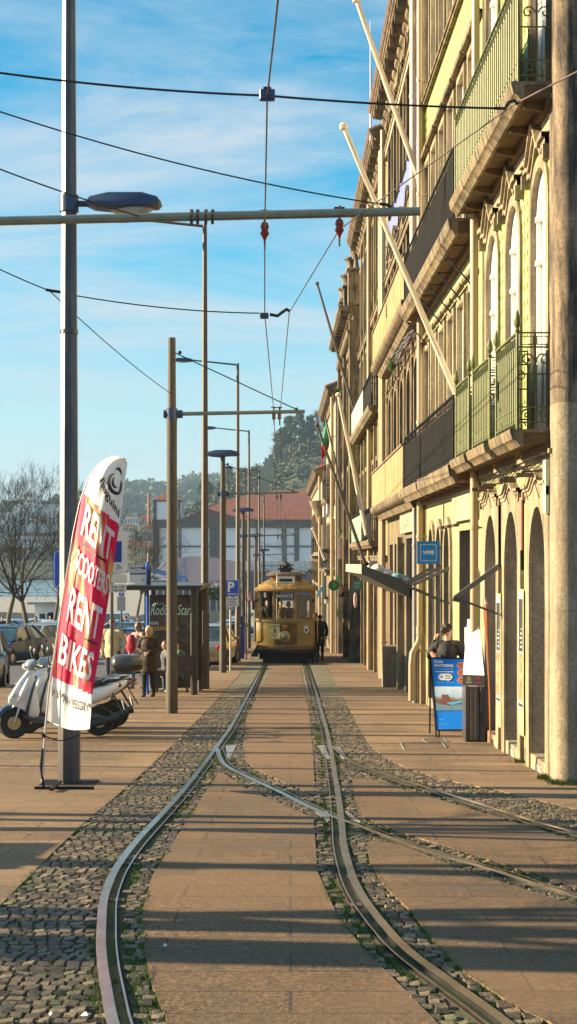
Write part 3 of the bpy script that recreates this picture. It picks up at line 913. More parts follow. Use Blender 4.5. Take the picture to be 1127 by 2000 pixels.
# ---------- A: three arched bays, lime tiles -------------------------------
A = Bld('tiled_house', 'nearest house, lime tiled with three tall stone arches and green iron balconies', 'house', 16.95, 22.75, 2.932, 2.845, -1.1, 15.2, 'terraced houses on the right side')
cen_ = [17.93, 19.86, 21.68]; hw = .535
opsA = []
for c in cen_:
    opsA.append((c-hw, c+hw, -.5-.036*(c-18), 2.46, .76))
    opsA.append((c-hw+.02, c+hw-.02, 3.33, 6.40, .52))
    opsA.append((c-hw+.02, c+hw-.02, 7.22, 10.2, .4))
    opsA.append((c-hw+.02, c+hw-.02, 11.3, 13.9, .3))
def pickA(cs, cz):
    if cz > 3.06: return 0 if min(abs(cs-c) for c in cen_) > .0 else 0
    return 2 if cz < -.5 else 1
A.wall([M_greentile, M_plainlime, M_stoneL, M_jamb], opsA, pick=(pickA, [-.5, 3.06]), deep=.34)
# ashlar piers of the ground floor
q = A.mb()
for c in cen_:
    a, b = c-hw, c+hw; sw = .24
    q.box(a-sw, a-.002, .003, .05, -.72-.036*(c-18), 1.70); q.box(b+.002, b+sw, .003, .05, -.72-.036*(c-18), 1.70)
    A1 = arc(a-.002, b+.002, 1.70, .76); B1 = [(a-sw, 1.70)]+[(a-sw+(b-a+2*sw)*k/12, 2.72) for k in range(0, 13)]
    for i in range(12):
        p, p2 = A1[i], A1[i+1]; r1 = (a-sw+(b-a+2*sw)*i/12, 2.72); r2 = (a-sw+(b-a+2*sw)*(i+1)/12, 2.72)
        vs = [(p[0], .05, p[1]), (p2[0], .05, p2[1]), (r2[0], .05, r2[1]), (r1[0], .05, r1[1])]
        q.add(vs+[(x, .003, z) for x, _, z in vs], [(0, 1, 2, 3), (0, 1, 5, 4), (3, 2, 6, 7)])
    q.face([(a-sw, .05, 1.70), (a-.002, .05, 1.70), (a-sw, .05, 2.72)]); q.face([(b+.002, .05, 1.70), (b+sw, .05, 1.70), (b+sw, .05, 2.72)])
q.build('arch_surround', M_stoneL, A.o)
for c in cen_:   # hood moulds over the arches
    q = A.mb(); hwm = hw+.26
    pr = []
    for k in range(25):
        t = -1+k/12; at = abs(t)
        pr.append((c+hwm*t, 2.64+.17*(math.cos(min(1, at/.6)*math.pi)*.5+.5)))
    for o1, h1, dz in ((.11, .04, .05), (.085, .05, .01), (.065, .05, -.04)):
        for p, r_ in zip(pr[:-1], pr[1:]):
            vs = [(p[0], o1, p[1]+dz), (r_[0], o1, r_[1]+dz), (r_[0], o1, r_[1]+dz+h1), (p[0], o1, p[1]+dz+h1)]
            q.add(vs+[(x, .003, z) for x, _, z in vs], [(0, 1, 2, 3), (0, 1, 5, 4), (3, 2, 6, 7)])
    for e in (c-hwm, c+hwm): q.box(e-.035, e+.035, .051, .09, 2.56, 2.66)
    q.build('hood_mould', M_stoneL, A.o)
    # glazed shopfront set back in the arch
    f = A.mb(); d = -.27
    f.box(c-hw+.002, c-hw+.07, d, d+.05, -.45, 1.7); f.box(c+hw-.07, c+hw-.002, d, d+.05, -.45, 1.7)
    f.box(c-hw+.002, c+hw-.002, d, d+.07, 1.66, 1.74); f.box(c-.03, c+.03, d, d+.05, -.45, 1.66)
    dd = f.build('glazed_door', M_white, A.o)
    p = A.mb(); p.face([(x, d-.01, z) for x, z in arc(c-hw, c+hw, 1.70, .76)]+[(c+hw, d-.01, -.5), (c-hw, d-.01, -.5)])
    p.build('pane', M_pane, dd, smooth=False)
    st = A.mb(); zt = -.5-.036*(c-18)
    st.box(c-hw+.004, c+hw-.004, -.3, .028, zt-.4, zt+.004)
    so = st.build('threshold', M_stoneL, A.o, bevel=.01)
    v = A.mb()
    for k in range(6): v.box(c-.22, c+.22, .029, .036, zt-.22+k*.028, zt-.206+k*.028)
    v.build('vent_grille', M_black if c > 21 else M_signback, so)
for c in cen_:
    A.window(c-hw+.02, c+hw-.02, 3.33, 6.40, .52, .13, mould=True, transom=5.35, pane=M_curtain, frame=M_whitedoor, surround=M_stoneL)
    A.window(c-hw+.02, c+hw-.02, 7.22, 10.2, .4, .13, pane=M_curtain, frame=M_whitedoor)
    A.window(c-hw+.02, c+hw-.02, 11.3, 13.9, .3, .13, pane=M_curtain, frame=M_whitedoor)
for c, hh in ((cen_[0], .78), (20.05, .78), (21.98, .74)):
    balcony(A, c-hh, c+hh, 3.29, .43, M_greeniron, 1.08, finial=True, panelm=M_greenback, brackets=0, slab_h=.14)
sb = balcony(A, 17.02, 22.7, 7.12, .44, M_greeniron, 1.22, brackets=.98, step=.165, panelm=M_greenback)
A.band(6.66, 6.98, .03, M_cream, 'frieze'); A.band(2.98, 3.06, .05, M_stoneL)
A.band(10.7, 11.0, .06, M_stone)
A.cornice(.45, M_stone)
A.shell(M_quoinD, M_roof, over=.45)
A.pipe(22.66, -1.0, 6.95, r=.062, d=.14); A.pipe(22.66, 7.15, 15, r=.06, d=.12)
# corner quoin, its street edge rounded
CP = [(3.119, 16.69)]+[(3.03+.145*math.cos(R(270-k*9)), 16.835+.145*math.sin(R(270-k*9))) for k in range(11)]+[(2.885, 17.14), (3.119, 17.14)]
q = MB()
q.prism(CP, -.75, 3.55)
q.v = [(x, y, z) for x, y, z in q.v]
q.build('corner_column', [M_quoin], A.o, ang=30)
q = MB(); q.prism(CP, 3.552, 15.2)
q.build('upper_corner_column', [M_quoinD], A.o)
for z in (.62, 1.28, 2.05, 2.75):
    q = MB(); q.prism([(3.0+(x-3.0)*1.006, 16.9+(y-16.9)*1.006) for x, y in CP], z, z+.012); q.build('joint', M_jamb, A.o)
q = MB(); q.box(3.12, 9, 16.692, 16.94, -.75, 3.55); q.build('plinth_wall', M_quoin, A.o)
q = MB(); q.box(3.12, 9, 16.692, 16.94, 3.552, 15.2); q.build('side_wall_upper', M_quoinD, A.o)
# pale cabinet on the column and poster boards on the piers
q = A.mb(); q.box(17.1, 17.24, .052, .10, 2.35, 2.95); q.build('wall_cabinet', mat('pale_green_box', (.55, .66, .42), .5), A.o, bevel=.006)
M_post = mat('poster_paper', (.62, .62, .6), .6, var=.1)
M_postd = mat('poster_ink', (.03, .03, .035), .5)
M_posto = mat('poster_photo', (.45, .20, .10), .5, var=.7, sc=9)
M_limeboard = mat('lime_board', (.50, .58, .20), .5)
for yc, zt_ in ((18.93, 1.42), (20.78, 1.32)):
    q = A.mb(); q.box(yc-.17, yc+.17, .055, .064, zt_-1.75, zt_+.05)
    bd_ = q.build('poster_board', M_limeboard, A.o)
    q = A.mb(); q.box(yc-.15, yc+.15, .0645, .068, zt_-1.42, zt_+.02); q.build('poster', M_post, bd_)
    q = A.mb(); q.box(yc-.14, yc+.14, .0682, .070, zt_-.72, zt_-.07); q.build('printed_panel', M_postd, bd_); q = A.mb(); q.box(yc-.14, yc+.14, .0682, .070, zt_-1.40, zt_-1.36); q.build('printed_panel', M_postd, bd_)
    q = A.mb(); q.box(yc-.14, yc+.14, .0682, .0698, zt_-1.33, zt_-.74); q.build('printed_photo', M_posto, bd_)
    q = A.mb()
    for k in range(5): q.box(yc-.09, yc-.09+.05+.022*((k*7) % 5), .0702, .072, zt_-.45-k*.055, zt_-.43-k*.055)
    q.build('print_lines', M_post, bd_)
q = A.mb(); q.box(18.85, 19.0, .056, .075, 1.95, 2.6); q.build('red_notice', mat('red_notice', (.55, .16, .12), .5), A.o)
# cables and little flood lamps under the balconies
q = A.mb(); r5 = random.Random(5)
for k in range(7):
    y0 = 17.2+k*.3; pts = [(17.1+5.4*t/14, .06+.02*r5.random(), 2.96+.05*math.sin(t*1.3+k)-.02*k*r5.random()) for t in range(15)]
    if k < 3: q.tube(pts, .007, 4)
    q.tube([(17.6+k*.75, .06, 2.95), (17.62+k*.75, .12, 2.8-.1*r5.random()), (17.7+k*.75, .06, 2.55)], .005, 4)
q.build('cable', M_wire, A.o)
for y in (18.9, 20.75, 21.4, 17.6):
    q = A.mb(); q.tube([(y, .0, 2.86), (y, .28, 2.84)], .012, 6); q.box(y-.03, y+.03, .14, .34, 2.78, 2.83)
    q.build('flood_lamp', mat('bronze_lamp', (.14, .09, .05), .4, .6), A.o)

# ---------- A2: black balconies -------------------------------------------
B2 = Bld('balconied_house', 'lime plastered house with long black iron balconies, between the two downpipes', 'house', 22.80, 31.45, 2.842, 2.735, -1.4, 15.0, 'terraced houses on the right side')
w2 = [23.72, 25.12, 26.52, 27.92, 29.30, 30.6]
ops = [(23.25, 25.6, -.86, 2.30, 0)]
for c in (27.1, 28.45, 29.8): ops.append((c-.40, c+.40, -.9, 2.42, .5))
for c in w2:
    ops += [(c-.40, c+.40, 3.3, 6.0, 0), (c-.40, c+.40, 7.05, 9.7, 0), (c-.40, c+.40, 11.2, 13.6, 0)]
B2.wall([M_plainlime, M_greentile, M_stoneL, M_jamb], ops, pick=(lambda cs, cz: 1 if 9.95 < cz < 11.0 else (2 if cz < -.5 else 0), [9.95, 11.0, -.5]), deep=.42)
for c in w2:
    for za, zb in ((3.3, 6.0), (7.05, 9.7), (11.2, 13.6)):
        w = B2.window(c-.40, c+.40, za, zb, 0, .13, pane=M_curtain, frame=M_whitedoor, surround=M_stoneL, sw=.10, out=.05)
        q = B2.mb(); q.box(c-.60, c+.60, .052, .13, zb+.17, zb+.24); q.build('lintel_mould', M_stone, w)
B2.back(23.25, 25.6, -.86, 2.3, M_brownwood, .40)
q = B2.mb(); q.box(24.1, 25.62, -.38, -.34, -.86, 2.3); q.build('door_leaf', M_dark, B2.o)
q = B2.mb(); q.box(23.3, 24.4, .03, .06, .35, .75); q.build('white_notice', M_white, B2.o)
for c in (27.1, 28.45, 29.8):
    B2.window(c-.40, c+.40, -.9, 2.42, .5, .42, pane=M_pane, frame=M_tan, surround=M_stoneL, sw=.16, out=.05, transom=1.7)
balcony(B2, 22.95, 31.4, 3.24, .44, M_black, 1.04, brackets=0, slab_h=.2, mold=.14)
balcony(B2, 22.95, 31.4, 6.92, .44, M_black, 1.06, brackets=0, slab_h=.2, mold=.12)
for k in range(6):
    q = B2.mb(); y = 23.6+k*1.35; q.tube([(y, .03, 6.02), (y+.25, .40, 6.52)], .014, 6)
    q.ell((y+.25, .40, 6.52), .03, 6, 5); q.build('awning_bracket', M_black, B2.o)
B2.band(9.9, 10.0, .08, M_stone); B2.band(10.95, 11.05, .08, M_stone)
B2.cornice(.45, M_stone); B2.shell(M_cream, M_roof, over=.45)
q = B2.mb(); q.box(31.15, 31.43, .003, .10, -1.3, 15); q.build('pilaster', M_stone, B2.o)
B2.pipe(30.98, -1.02, 15, M_pipe, .062, .14, bend=.05)
# sign with its name above the big door: a lime fascia
q = B2.mb(); q.box(23.1, 26.0, .05, .075, 2.45, 2.95); q.build('fascia_board', M_cream, B2.o)
for y in (23.5, 24.4, 25.3):
    q = B2.mb(); q.tube([(y, .02, 2.42), (y, .35, 2.36)], .012, 6); q.box(y-.2, y+.2, .28, .36, 2.33, 2.37)
    q.build('flood_lamp', MATS['bronze_lamp'], B2.o)

# ---------- B: stone house with parapet balconies --------------------------
Bb = Bld('stone_house', 'brown stone house with blue and white tiles and ochre balcony parapets', 'house', 31.5, 42.9, 2.732, 2.70, -1.8, 14.25, 'terraced houses on the right side')
ops = []
cB = [32.65, 34.75, 36.85, 38.95, 41.05]
for c in cB:
    ops += [(c-.5, c+.5, 3.25, 6.1, .35), (c-.5, c+.5, 7.2, 9.75, .3), (c-.5, c+.5, 11.0, 13.2, .3)]
gB = [(31.75, 33.7, -1.25, 2.3), (34.0, 36.2, -1.3, 2.3), (36.7, 38.2, -1.4, 2.2), (38.8, 40.1, -1.45, 2.2), (40.7, 42.0, -1.5, 2.2)]
for a, b, za, zb in gB: ops.append((a, b, za, zb, 0))
Bb.wall([M_bluetile, M_stone, M_jamb], ops, pick=(lambda cs, cz: 0 if 9.0 < cz < 11.8 else 1, [3.0, 9.0, 11.8]), deep=.4)
for c in cB:
    for za, zb, r_ in ((3.25, 6.1, .35), (7.2, 9.75, .3), (11.0, 13.2, .3)):
        w = Bb.window(c-.5, c+.5, za, zb, r_, .3, pane=M_pane, frame=M_tan, surround=M_stone, sw=.2, out=.07, mould=zb > 6)
    for e in (-.95, .93):
        q = Bb.mb(); q.box(c+e, c+e+.12, .003, .09, 3.3, 6.6); q.build('pilaster_strip', M_stone, Bb.o)
for (a, b, za, zb), mm in zip(gB, (M_graywood, M_graywood, M_tan, M_graywood, M_brownwood)):
    Bb.back(a, b, za, zb, mm, .16, 'door')
    q = Bb.mb(); n = 4
    for k in range(n+1):
        y = a+(b-a)*k/n; q.box(max(a+.01, y-.035), min(b-.01, y+.035), -.158, -.09, za, zb-.01)
    q.box(a+.01, b-.01, -.158, -.085, 1.2, 1.27); q.build('door_frame', mm, Bb.o)
parapet(Bb, 31.5, 42.8, 7.15, 8.05, .42, M_ochre)
parapet(Bb, 31.5, 42.8, 3.22, 4.15, .44, M_ochre)
Bb.band(9.3, 9.5, .1, M_stone); Bb.band(12.9, 13.1, .09, M_cream)
Bb.cornice(.46, M_stone); Bb.shell(M_cream, M_roof, over=.46)
Bb.pipe(42.6, -1.5, 13.7, M_pipe, .07, .15); Bb.pipe(31.62, -1.2, 3.0, M_pipeg, .05, .18)
Bb.pipe(31.8, 8.1, 13.9, M_pole_white, .07, .2)
q = Bb.mb(); q.box(32.3, 36.6, .05, .12, 2.42, 2.98)
sg = q.build('sign_board', M_cream, Bb.o)
q = MB(); r6 = random.Random(9)
for k in range(46):     # flaked remnants of old lettering that can no longer be read
    y, z = r6.uniform(32.5, 36.4), r6.uniform(2.48, 2.92); w_, h_ = r6.uniform(.02, .07), r6.uniform(.012, .06)
    q.box(Bb.fx(y)-.125, Bb.fx(y)-.1215, y, y+w_, z, z+h_)
q.build('flaked_letters', M_postd, sg)
for y in (31.55, 37.3):
    q = Bb.mb(); q.box(y, y+.22, .003, .13, -1.4, 2.35); q.build('pilaster', M_stoneL, Bb.o)
q = Bb.mb(); q.box(38.3, 38.75, .02, .42, -1.5, -.35); q.build('utility_box', M_jamb, Bb.o, bevel=.02)
# a bundle of washing / laundry line below the upper balcony
q = Bb.mb()
for k in range(34):
    y = 32.0+k*.14; q.tube([(y, .16, 6.6), (y+.05, .3+.05*math.sin(k*2.1), 6.5-.1*r6.random())], .03, 5)
q.build('rolled_blind', mat('grey_cloth', (.25, .22, .26), .8, var=.5, sc=20), Bb.o)

# ---------- C -------------------------------------------------------------
Cc = Bld('green_house', 'pale green plastered house with sagging cornice beyond the ochre parapets', 'house', 42.95, 58.3, 2.70, 2.64, -2.4, 13.75, 'terraced houses on the right side')
ops = []; cC = [44.6+2.05*k for k in range(7)]
for c in cC: ops += [(c-.45, c+.45, 2.45, 4.8, 0), (c-.45, c+.45, 6.35, 8.9, 0), (c-.45, c+.45, 10.1, 12.4, 0), (c-.5, c+.5, -2.0, 1.1, 0)]
Cc.wall([M_plainlime, M_stone, M_jamb], ops, pick=(lambda cs, cz: 1 if cz < 1.9 else 0, [1.9]), deep=.35)
for c in cC:
    for za, zb in ((2.45, 4.8), (6.35, 8.9), (10.1, 12.4)): Cc.window(c-.45, c+.45, za, zb, 0, .26, pane=M_pane, frame=M_white, surround=M_stone, out=.08, sw=.16)
    Cc.back(c-.5, c+.5, -2.0, 1.1, M_dark if int(c) % 3 else M_graywood, .3, 'door')
    q = Cc.mb(); q.box(c-.95, c-.72, .003, .1, -2.1, 13.3); q.build('pilaster', M_stone, Cc.o)
for zs in (6.28, 2.36):
    balcony(Cc, 44.5, 57.5, zs, .40, M_black, .95, brackets=0, slab_h=.18, step=.16)
q = Cc.mb(); q.box(49, 57.4, .372, .38, 6.32, 7.2); q.box(50, 57.4, .372, .38, 2.4, 3.25); q.build('green_screen', mat('green_glass_screen', (.30, .42, .30), .3), Cc.o)
Cc.band(9.3, 9.5, .1, M_stone); Cc.band(1.75, 1.9, .1, M_stone)
Cc.cornice(.45, M_stone); Cc.shell(M_cream, M_roof, over=.45)
Cc.pipe(43.3, -1.9, 13.3, M_pipe, .07, .16); Cc.pipe(49.9, -1.9, 13.3, M_pipe, .06, .14)
q = Cc.mb(); q.box(46.4, 46.9, .1, .32, 1.25, 1.75); q.build('lamp_box', M_signback, Cc.o)

# ---------- D: urns -------------------------------------------------------
D = Bld('urn_house', 'narrow stone house with carved urns on its projecting cornice', 'house', 58.4, 70, 2.45, 2.35, -2.7, 11.4, 'terraced houses on the right side')
ops = []; cD = [60.3+2.5*k for k in range(4)]
for c in cD: ops += [(c-.6, c+.6, 2.6, 5.4, .4), (c-.6, c+.6, 6.8, 9.6, .5), (c-.6, c+.6, -2.4, 1.0, 0)]
D.wall([M_stone, M_jamb], ops, deep=.4)
for c in cD:
    for za, zb, r_ in ((2.6, 5.4, .4), (6.8, 9.6, .5)): D.window(c-.6, c+.6, za, zb, r_, .3, pane=M_pane, frame=M_tan, surround=M_stone, out=.1, sw=.2)
    D.back(c-.6, c+.6, -2.4, 1.0, M_brownwood, .3, 'door')
for y in (58.42, 63.9, 69.4):
    q = D.mb(); q.box(y, y+.55, .003, .22, -2.6, 10.9); q.build('pilaster', M_stone, D.o)
for dz, ov in ((0, .62), (-.9, .3)):
    D.cornice(ov, M_stone, z=11.4+dz, h=.5)
q = D.mb(); q.box(58.4, 70, -.35, .1, 11.42, 12.2); q.build('attic_parapet', M_stone, D.o)
for y in (58.7, 62.5, 66.3, 69.6):
    X = D.fx(y)+.05
    q = MB(); q.box(X-.32, X+.32, y-.32, y+.32, 11.5, 12.75); q.box(X-.38, X+.38, y-.38, y+.38, 12.76, 12.86); pd = q.build('pedestal', M_quoinD, D.o, bevel=.02)
    q = MB(); q.lathe([(.2, 0), (.12, .06), (.09, .2), (.07, .32), (.2, .5), (.25, .68), (.17, .82), (.2, 1.0), (.3, 1.1), (.31, 1.16), (.02, 1.18)], (X, y, 12.87), 16)
    q.cyl((X, y, 14.0), (X, y, 14.4), .012, .006, 5)
    q.build('urn', M_quoinD, D.o)
D.shell(M_quoinD, M_roof, top=11.4)

# ---------- E, F further down ---------------------------------------------
E = Bld('rose_house', 'house with a plain rose grey gable wall rising over its street front', 'house', 70.2, 84, 2.05, 1.95, -3.1, 9.6, 'terraced houses on the right side')
ops = []
cE = [71.8+2.2*k for k in range(5)]
for c in cE: ops += [(c-.5, c+.5, 1.4, 3.5, 0), (c-.5, c+.5, 4.6, 6.6, 0), (c-.5, c+.5, -2.7, .4, 0)]
E.wall([M_cream, M_stone, M_jamb], ops, pick=(lambda cs, cz: 1 if cz < .9 else 0, [.9]), deep=.3)
for c in cE:
    for za, zb in ((1.4, 3.5), (4.6, 6.6)): E.window(c-.5, c+.5, za, zb, 0, .2, pane=M_pane, frame=M_white, surround=M_stone, out=.08)
    E.back(c-.5, c+.5, -2.7, .4, M_dark, .25, 'door')
E.cornice(.4, M_stone); E.shell(M_pinkgrey, M_roof, over=.4)
q = MB(); q.prism([(2.055, -3), (11, -3), (11, 9.6), (6.5, 11.6), (2.055, 9.65)], 70.14, 70.196, 'XZ'); q.build('gable_wall', M_pinkgrey, E.o, smooth=False)
for za in (1.3, 4.6): balcony(E, 71, 76, za, .45, M_black, .95, brackets=0, step=.2)
balcony(E, 77.5, 82, 1.3, .45, M_black, .95, brackets=0, step=.2)
E.pipe(70.5, -2.8, 9.2, M_pipe, .08, .16)
for y, z in ((72.2, 3.9), (74.6, .95), (78.3, 3.9)):
    q = E.mb(); q.box(y, y+.9, .05, .35, z, z+.6); q.build('air_conditioner', M_signback, E.o, bevel=.02)
F = Bld('corner_house', 'farthest cream house with a rounded stone bracket under its corner balcony', 'house', 84.2, 112, 1.72, 1.55, -4.3, 6.6, 'terraced houses on the right side')
ops = []; cF = [86+2.6*k for k in range(10)]
for c in cF: ops += [(c-.5, c+.5, 2.2, 4.6, 0), (c-.5, c+.5, -3.6, -.4, 0), (c-.45, c+.45, .3, 1.6, 0)]
F.wall([M_cream, M_stone, M_jamb], ops, pick=(lambda cs, cz: 1 if cz < 0 else 0, [0]), deep=.3)
for c in cF:
    F.window(c-.5, c+.5, 2.2, 4.6, 0, .2, pane=M_pane, frame=M_white, surround=M_stone, out=.1)
    F.window(c-.45, c+.45, .3, 1.6, 0, .2, pane=M_pane, frame=M_white, surround=M_stone, out=.1)
    F.back(c-.5, c+.5, -3.6, -.4, M_graywood, .25, 'door')
F.cornice(.4, M_stone); F.shell(M_cream, M_roof, over=.4)
q = MB(); q.lathe([(.05, 3.6), (.2, 3.8), (.32, 4.3), (.55, 4.7), (.62, 4.95), (.1, 5.0)], (F.x0-.1, 84.6, 0), 16); q.build('corner_bracket', M_stone, F.o)
balcony(F, 85, 90, 1.95, .5, M_black, .95, brackets=0, step=.25)
balcony(F, 93, 101, 0.1, .5, M_black, .95, brackets=0, step=.25)
F.pipe(84.4, -4, 6.3, M_pipe, .07, .14)
# ================================================================ poles, lamps, wires, signs
GRP_T = 'tall curved arm street lamps along the pavement'
def on(px, py, Y):
    p = P(px, py, Y); return p.x, p.z
def luminaire(mb_, c, L, d=(1, 0)):
    """cobra head seen from the side: body then lens underneath, along d"""
    pts = [(0, .0), (.06, .10), (.30, .17), (.75, .17), (.95, .10), (1, .02), (.95, -.05), (.62, -.06), (.40, -.10), (.1, -.06)]
    w = L*.2
    for i in range(len(pts)):
        pass
    def q(t, h, o): return (c[0]+d[0]*t*L-d[1]*o, c[1]+d[1]*t*L+d[0]*o, c[2]+h*L*.82)
    n = len(pts); vs = []
    for o, k in ((-w, .72), (-w*.8, .95), (0, 1.0), (w*.8, .95), (w, .72)):
        vs += [q(.5+(t-.5)*(.97 if abs(o) > w*.9 else 1), h*k, o) for t, h in pts]
    fs = [tuple(range(n))]+[tuple(range(4*n, 5*n))]
    for j in range(4):
        for i in range(n): fs.append((j*n+i, j*n+(i+1) % n, (j+1)*n+(i+1) % n, (j+1)*n+i))
    mb_.add(vs, fs)
def tall_lamp(x, y, H, label, near=False):
    z = g(y)
    t = thing('street_lamp', label, 'street lamp', (x, y, z), group=GRP_T)
    q = MB(); n = 8
    q.tube([(x, y, z-.1), (x, y, z+1.8), (x, y, z+1.86), (x, y, z+H)], [.128, .122, .108, .058] if near else [.12, .115, .10, .055], n)
    ca, sa = math.cos(R(22.5)), math.sin(R(22.5)); q.v = [(x+(a-x)*ca-(b_-y)*sa, y+(a-x)*sa+(b_-y)*ca, c) for a, b_, c in q.v]
    gm = M_galv if near else mat('lamp_post_brown', (.085, .068, .055), .6, .1, .2, 9)
    q.build('pole', gm, t, ang=25)
    a = MB(); L = 1.75
    a.tube([(x, y, z+H-.06), (x-L, y, z+H+.12)], [.035, .028], 8)
    a.build('arm', gm, t)
    h = MB(); luminaire(h, (x-L+.05, y, z+H+.1), .75, (-1, 0)); lo = h.build('luminaire', M_lumi, t, ang=60)
    e = MB(); e.ell((x-L-.33, y, z+H+.07), (.22, .1, .05), 10, 6); e.build('lens', M_lens, lo)
    return t
near = tall_lamp(*G(135, 1530), 11.4, 'nearest tall grey octagonal lamp post, standing behind the red feather flag', True)
nx_, ny_ = G(135, 1530); nz = g(ny_)
q = MB(); px, pz = on(158, 398, ny_)
q.cyl((nx_+.05, ny_, pz), (px+.12, ny_, pz), .035, n=8); q.cyl((nx_, ny_, pz-.09), (nx_, ny_, pz+.09), .105, n=16); q.build('bracket', M_lumi, near)
h = MB(); luminaire(h, (px+.06, ny_, pz-.01), .82, (1, 0)); lo = h.build('luminaire', M_lumi, near, ang=60)
e = MB(); e.ell((px+.55, ny_, pz-.06), (.24, .1, .07), 12, 8); e.build('lens', M_lens, lo)
q = MB(); q.box(nx_-.30, nx_+.30, ny_-.22, ny_+.22, nz-.02, nz+.012); q.build('base_plate', M_black, near, bevel=.004)
for z_ in (4.9, 1.88):
    q = MB(); q.cyl((nx_, ny_, nz+z_), (nx_, ny_, nz+z_+.05), .098 if z_ > 3 else .112, n=16); q.build('collar', M_galv, near)
labs = ['second tall lamp post, its arm crossing the sky under the big horizontal tube', 'third tall lamp post with arm above the first tram pole arm', 'fourth tall lamp post with its lamp beside the green hill',
        'fifth tall lamp post, lamp just over the warehouse ridge', 'sixth tall lamp post in the distant row', 'seventh tall lamp post in the distant row', 'eighth and farthest tall lamp post near the tram']
for i, Y in enumerate((37.5, 58.5, 80, 102, 123.5)):
    x = (-2.10, -2.02, -2.18, -2.1, -2.15)[i]
    tall_lamp(x, Y, 11.35, labs[i])

# tram poles with bracket arms
arms = [(-4.6, 14.4, 5.58, 1.21), (-2.2, 28.4, 5.57, .26), (-2.1, 47.5, 5.57, .24), (-2.28, 73.6, 5.57, .3), (-2.25, 98, 5.57, .3), (-2.2, 121, 5.57, .3)]
tl = ['out of frame tram pole carrying the big horizontal tube across the sky', 'thick brown tram pole standing in front of the bus shelter', 'brown tram pole topped by a flat lamp right of the bus shelter',
      'tram pole with flat lamp beside the blue parking meter', 'distant tram pole with flat lamp left of the tram roof', 'farthest tram pole with flat lamp near the warehouse wall']
def conc_pole(x, y, H, label, arm_to, arm_h, lamp):
    z = g(y)
    t = thing('tram_pole', label, 'tram pole', (x, y, z), group='brown tram poles with arms holding the overhead wire')
    q = MB()
    q.lathe([(.112, -.05), (.112, .75), (.100, .80), (.098, 2.6), (.095, H*.76), (.098, H*.765), (.098, H*.80), (.078, H*.815), (.070, H), (.0, H)], (x, y, z), 20)
    q.build('pole', M_conc, t)
    a = MB(); za = z+arm_h
    a.tube([(x, y, za-(.04 if y > 20 else .08)), (arm_to, y, za+(.01 if y > 20 else .055))], [.038, .034] if y > 20 else [.042, .042], 10)
    ar = a.build('arm', mat('arm_steel', (.22, .24, .20), .4, .6, .15), t)
    b_ = MB(); b_.cyl((x-.15, y, za-.04), (x+.20, y, za-.04), .075, n=12); b_.cyl((x, y, za-.14), (x, y, za+.07), .105, n=16); b_.build('clamp', M_lumi, t)
    w = MB()
    if y > 20: w.tube([(x, y, z+H-.25), (arm_to-.12, y, za+.03)], .011, 5); w.ell((x+.15, y, z+H-.27), .035, 8, 6); w.ell((arm_to-.16, y, za+.045), .04, 8, 6); w.build('stay', M_wire, t)
    if lamp:
        h = MB(); luminaire(h, (x-.52, y, z+H+.02), 1.05, (1, 0)); h.cyl((x, y, z+H-.02), (x, y, z+H+.06), .05, n=8); lo = h.build('luminaire', M_lumi, t, ang=60)
    # hangers for the contact wires
    s_ = MB()
    return t, za
POLES = []
for i, (x, y, h_, ax) in enumerate(arms):
    t, za = conc_pole(x, y, 6.94 if i == 1 else (7.9 if i == 0 else 6.72), tl[i], ax, 5.57, i > 1)
    POLES.append((t, za))
# measured overhead heights: arm tubes
WZ = {}
def wz(Y):      # height of the contact wire above datum at distance Y (follows the street)
    return g(Y)+5.98
def wire(label, pts, r=.008, name='overhead_wire', m=None):
    r *= .8
    q = MB(); q.tube(pts, r, 5)
    return tag(q.build(name, m or M_wire, None), label, 'wire', 'overhead wires across the sky')
def insul(label, c, s=1.0, m=None):
    t = thing('insulator', label, 'insulator', c, group='red insulators hanging under the arms')
    q = MB(); q.lathe([(.004, .16*s), (.012, .10*s), (.03*s, .09*s), (.042*s, .05*s), (.03*s, .02*s), (.045*s, -.01*s), (.02*s, -.05*s), (.01, -.08*s)], c, 12); q.build('insulator_body', m or M_insul, t)
    q = MB(); q.tube([(c[0], c[1], c[2]+.15*s), (c[0], c[1], c[2]+.22*s)], .016, 6); q.tube([(c[0]-.05, c[1], c[2]+.2*s), (c[0]+.05, c[1], c[2]+.2*s)], .012, 6); q.tube([(c[0], c[1], c[2]-.16*s), (c[0], c[1], c[2]-.06*s)], .01, 6); q.build('hook', M_wire, t)
    return t
Y0 = 14.4
a1 = P(517, 450, Y0); b1 = P(663, 448, Y0)
c1 = [P(556, -90, 8.6), P(543, 0, 9.4), P(522, 190, 10.9), a1, P(517, 612, 18.9), P(535, 806, 28.2)]
c1 += [P(541, 966, 47.5), P(543, 1046, 73.6), P(545, 1078, 98), P(546, 1095, 121)]
wire('contact wire running from top centre down to the tram along the tracks', c1, .009, m=M_copper)
c2 = [P(1180, 110, 10.2), P(1127, 140, 10.6), P(1000, 206, 11.4), b1, P(565, 610, 18.8), P(547, 806, 28.2), P(549, 966, 47.5), P(550, 1046, 73.6)]
wire('branch contact wire bending from the centre up to the top right balcony', c2, .008, m=M_copper)
def sag(a, b_, s, n=14):
    return [a.lerp(b_, k/n)-Vector((0, 0, s*4*(k/n)*(1-k/n))) for k in range(n+1)]
wire('highest black span wire from the left edge to the green balcony', sag(P(-60, 134, 10.9), P(522, 187, 10.9), .03)+sag(P(522, 187, 10.9), P(985, 212, 11.3), .015)[1:], .011)
wire('second span wire slanting from the left edge to the end of the big tube', sag(P(-40, 205, 13.2), P(765, 402, Y0), .09), .009)
wire('third span wire from the left edge down to the big tube by the lamp', sag(P(-40, 315, 13.0), P(278, 424, Y0), .02), .009)
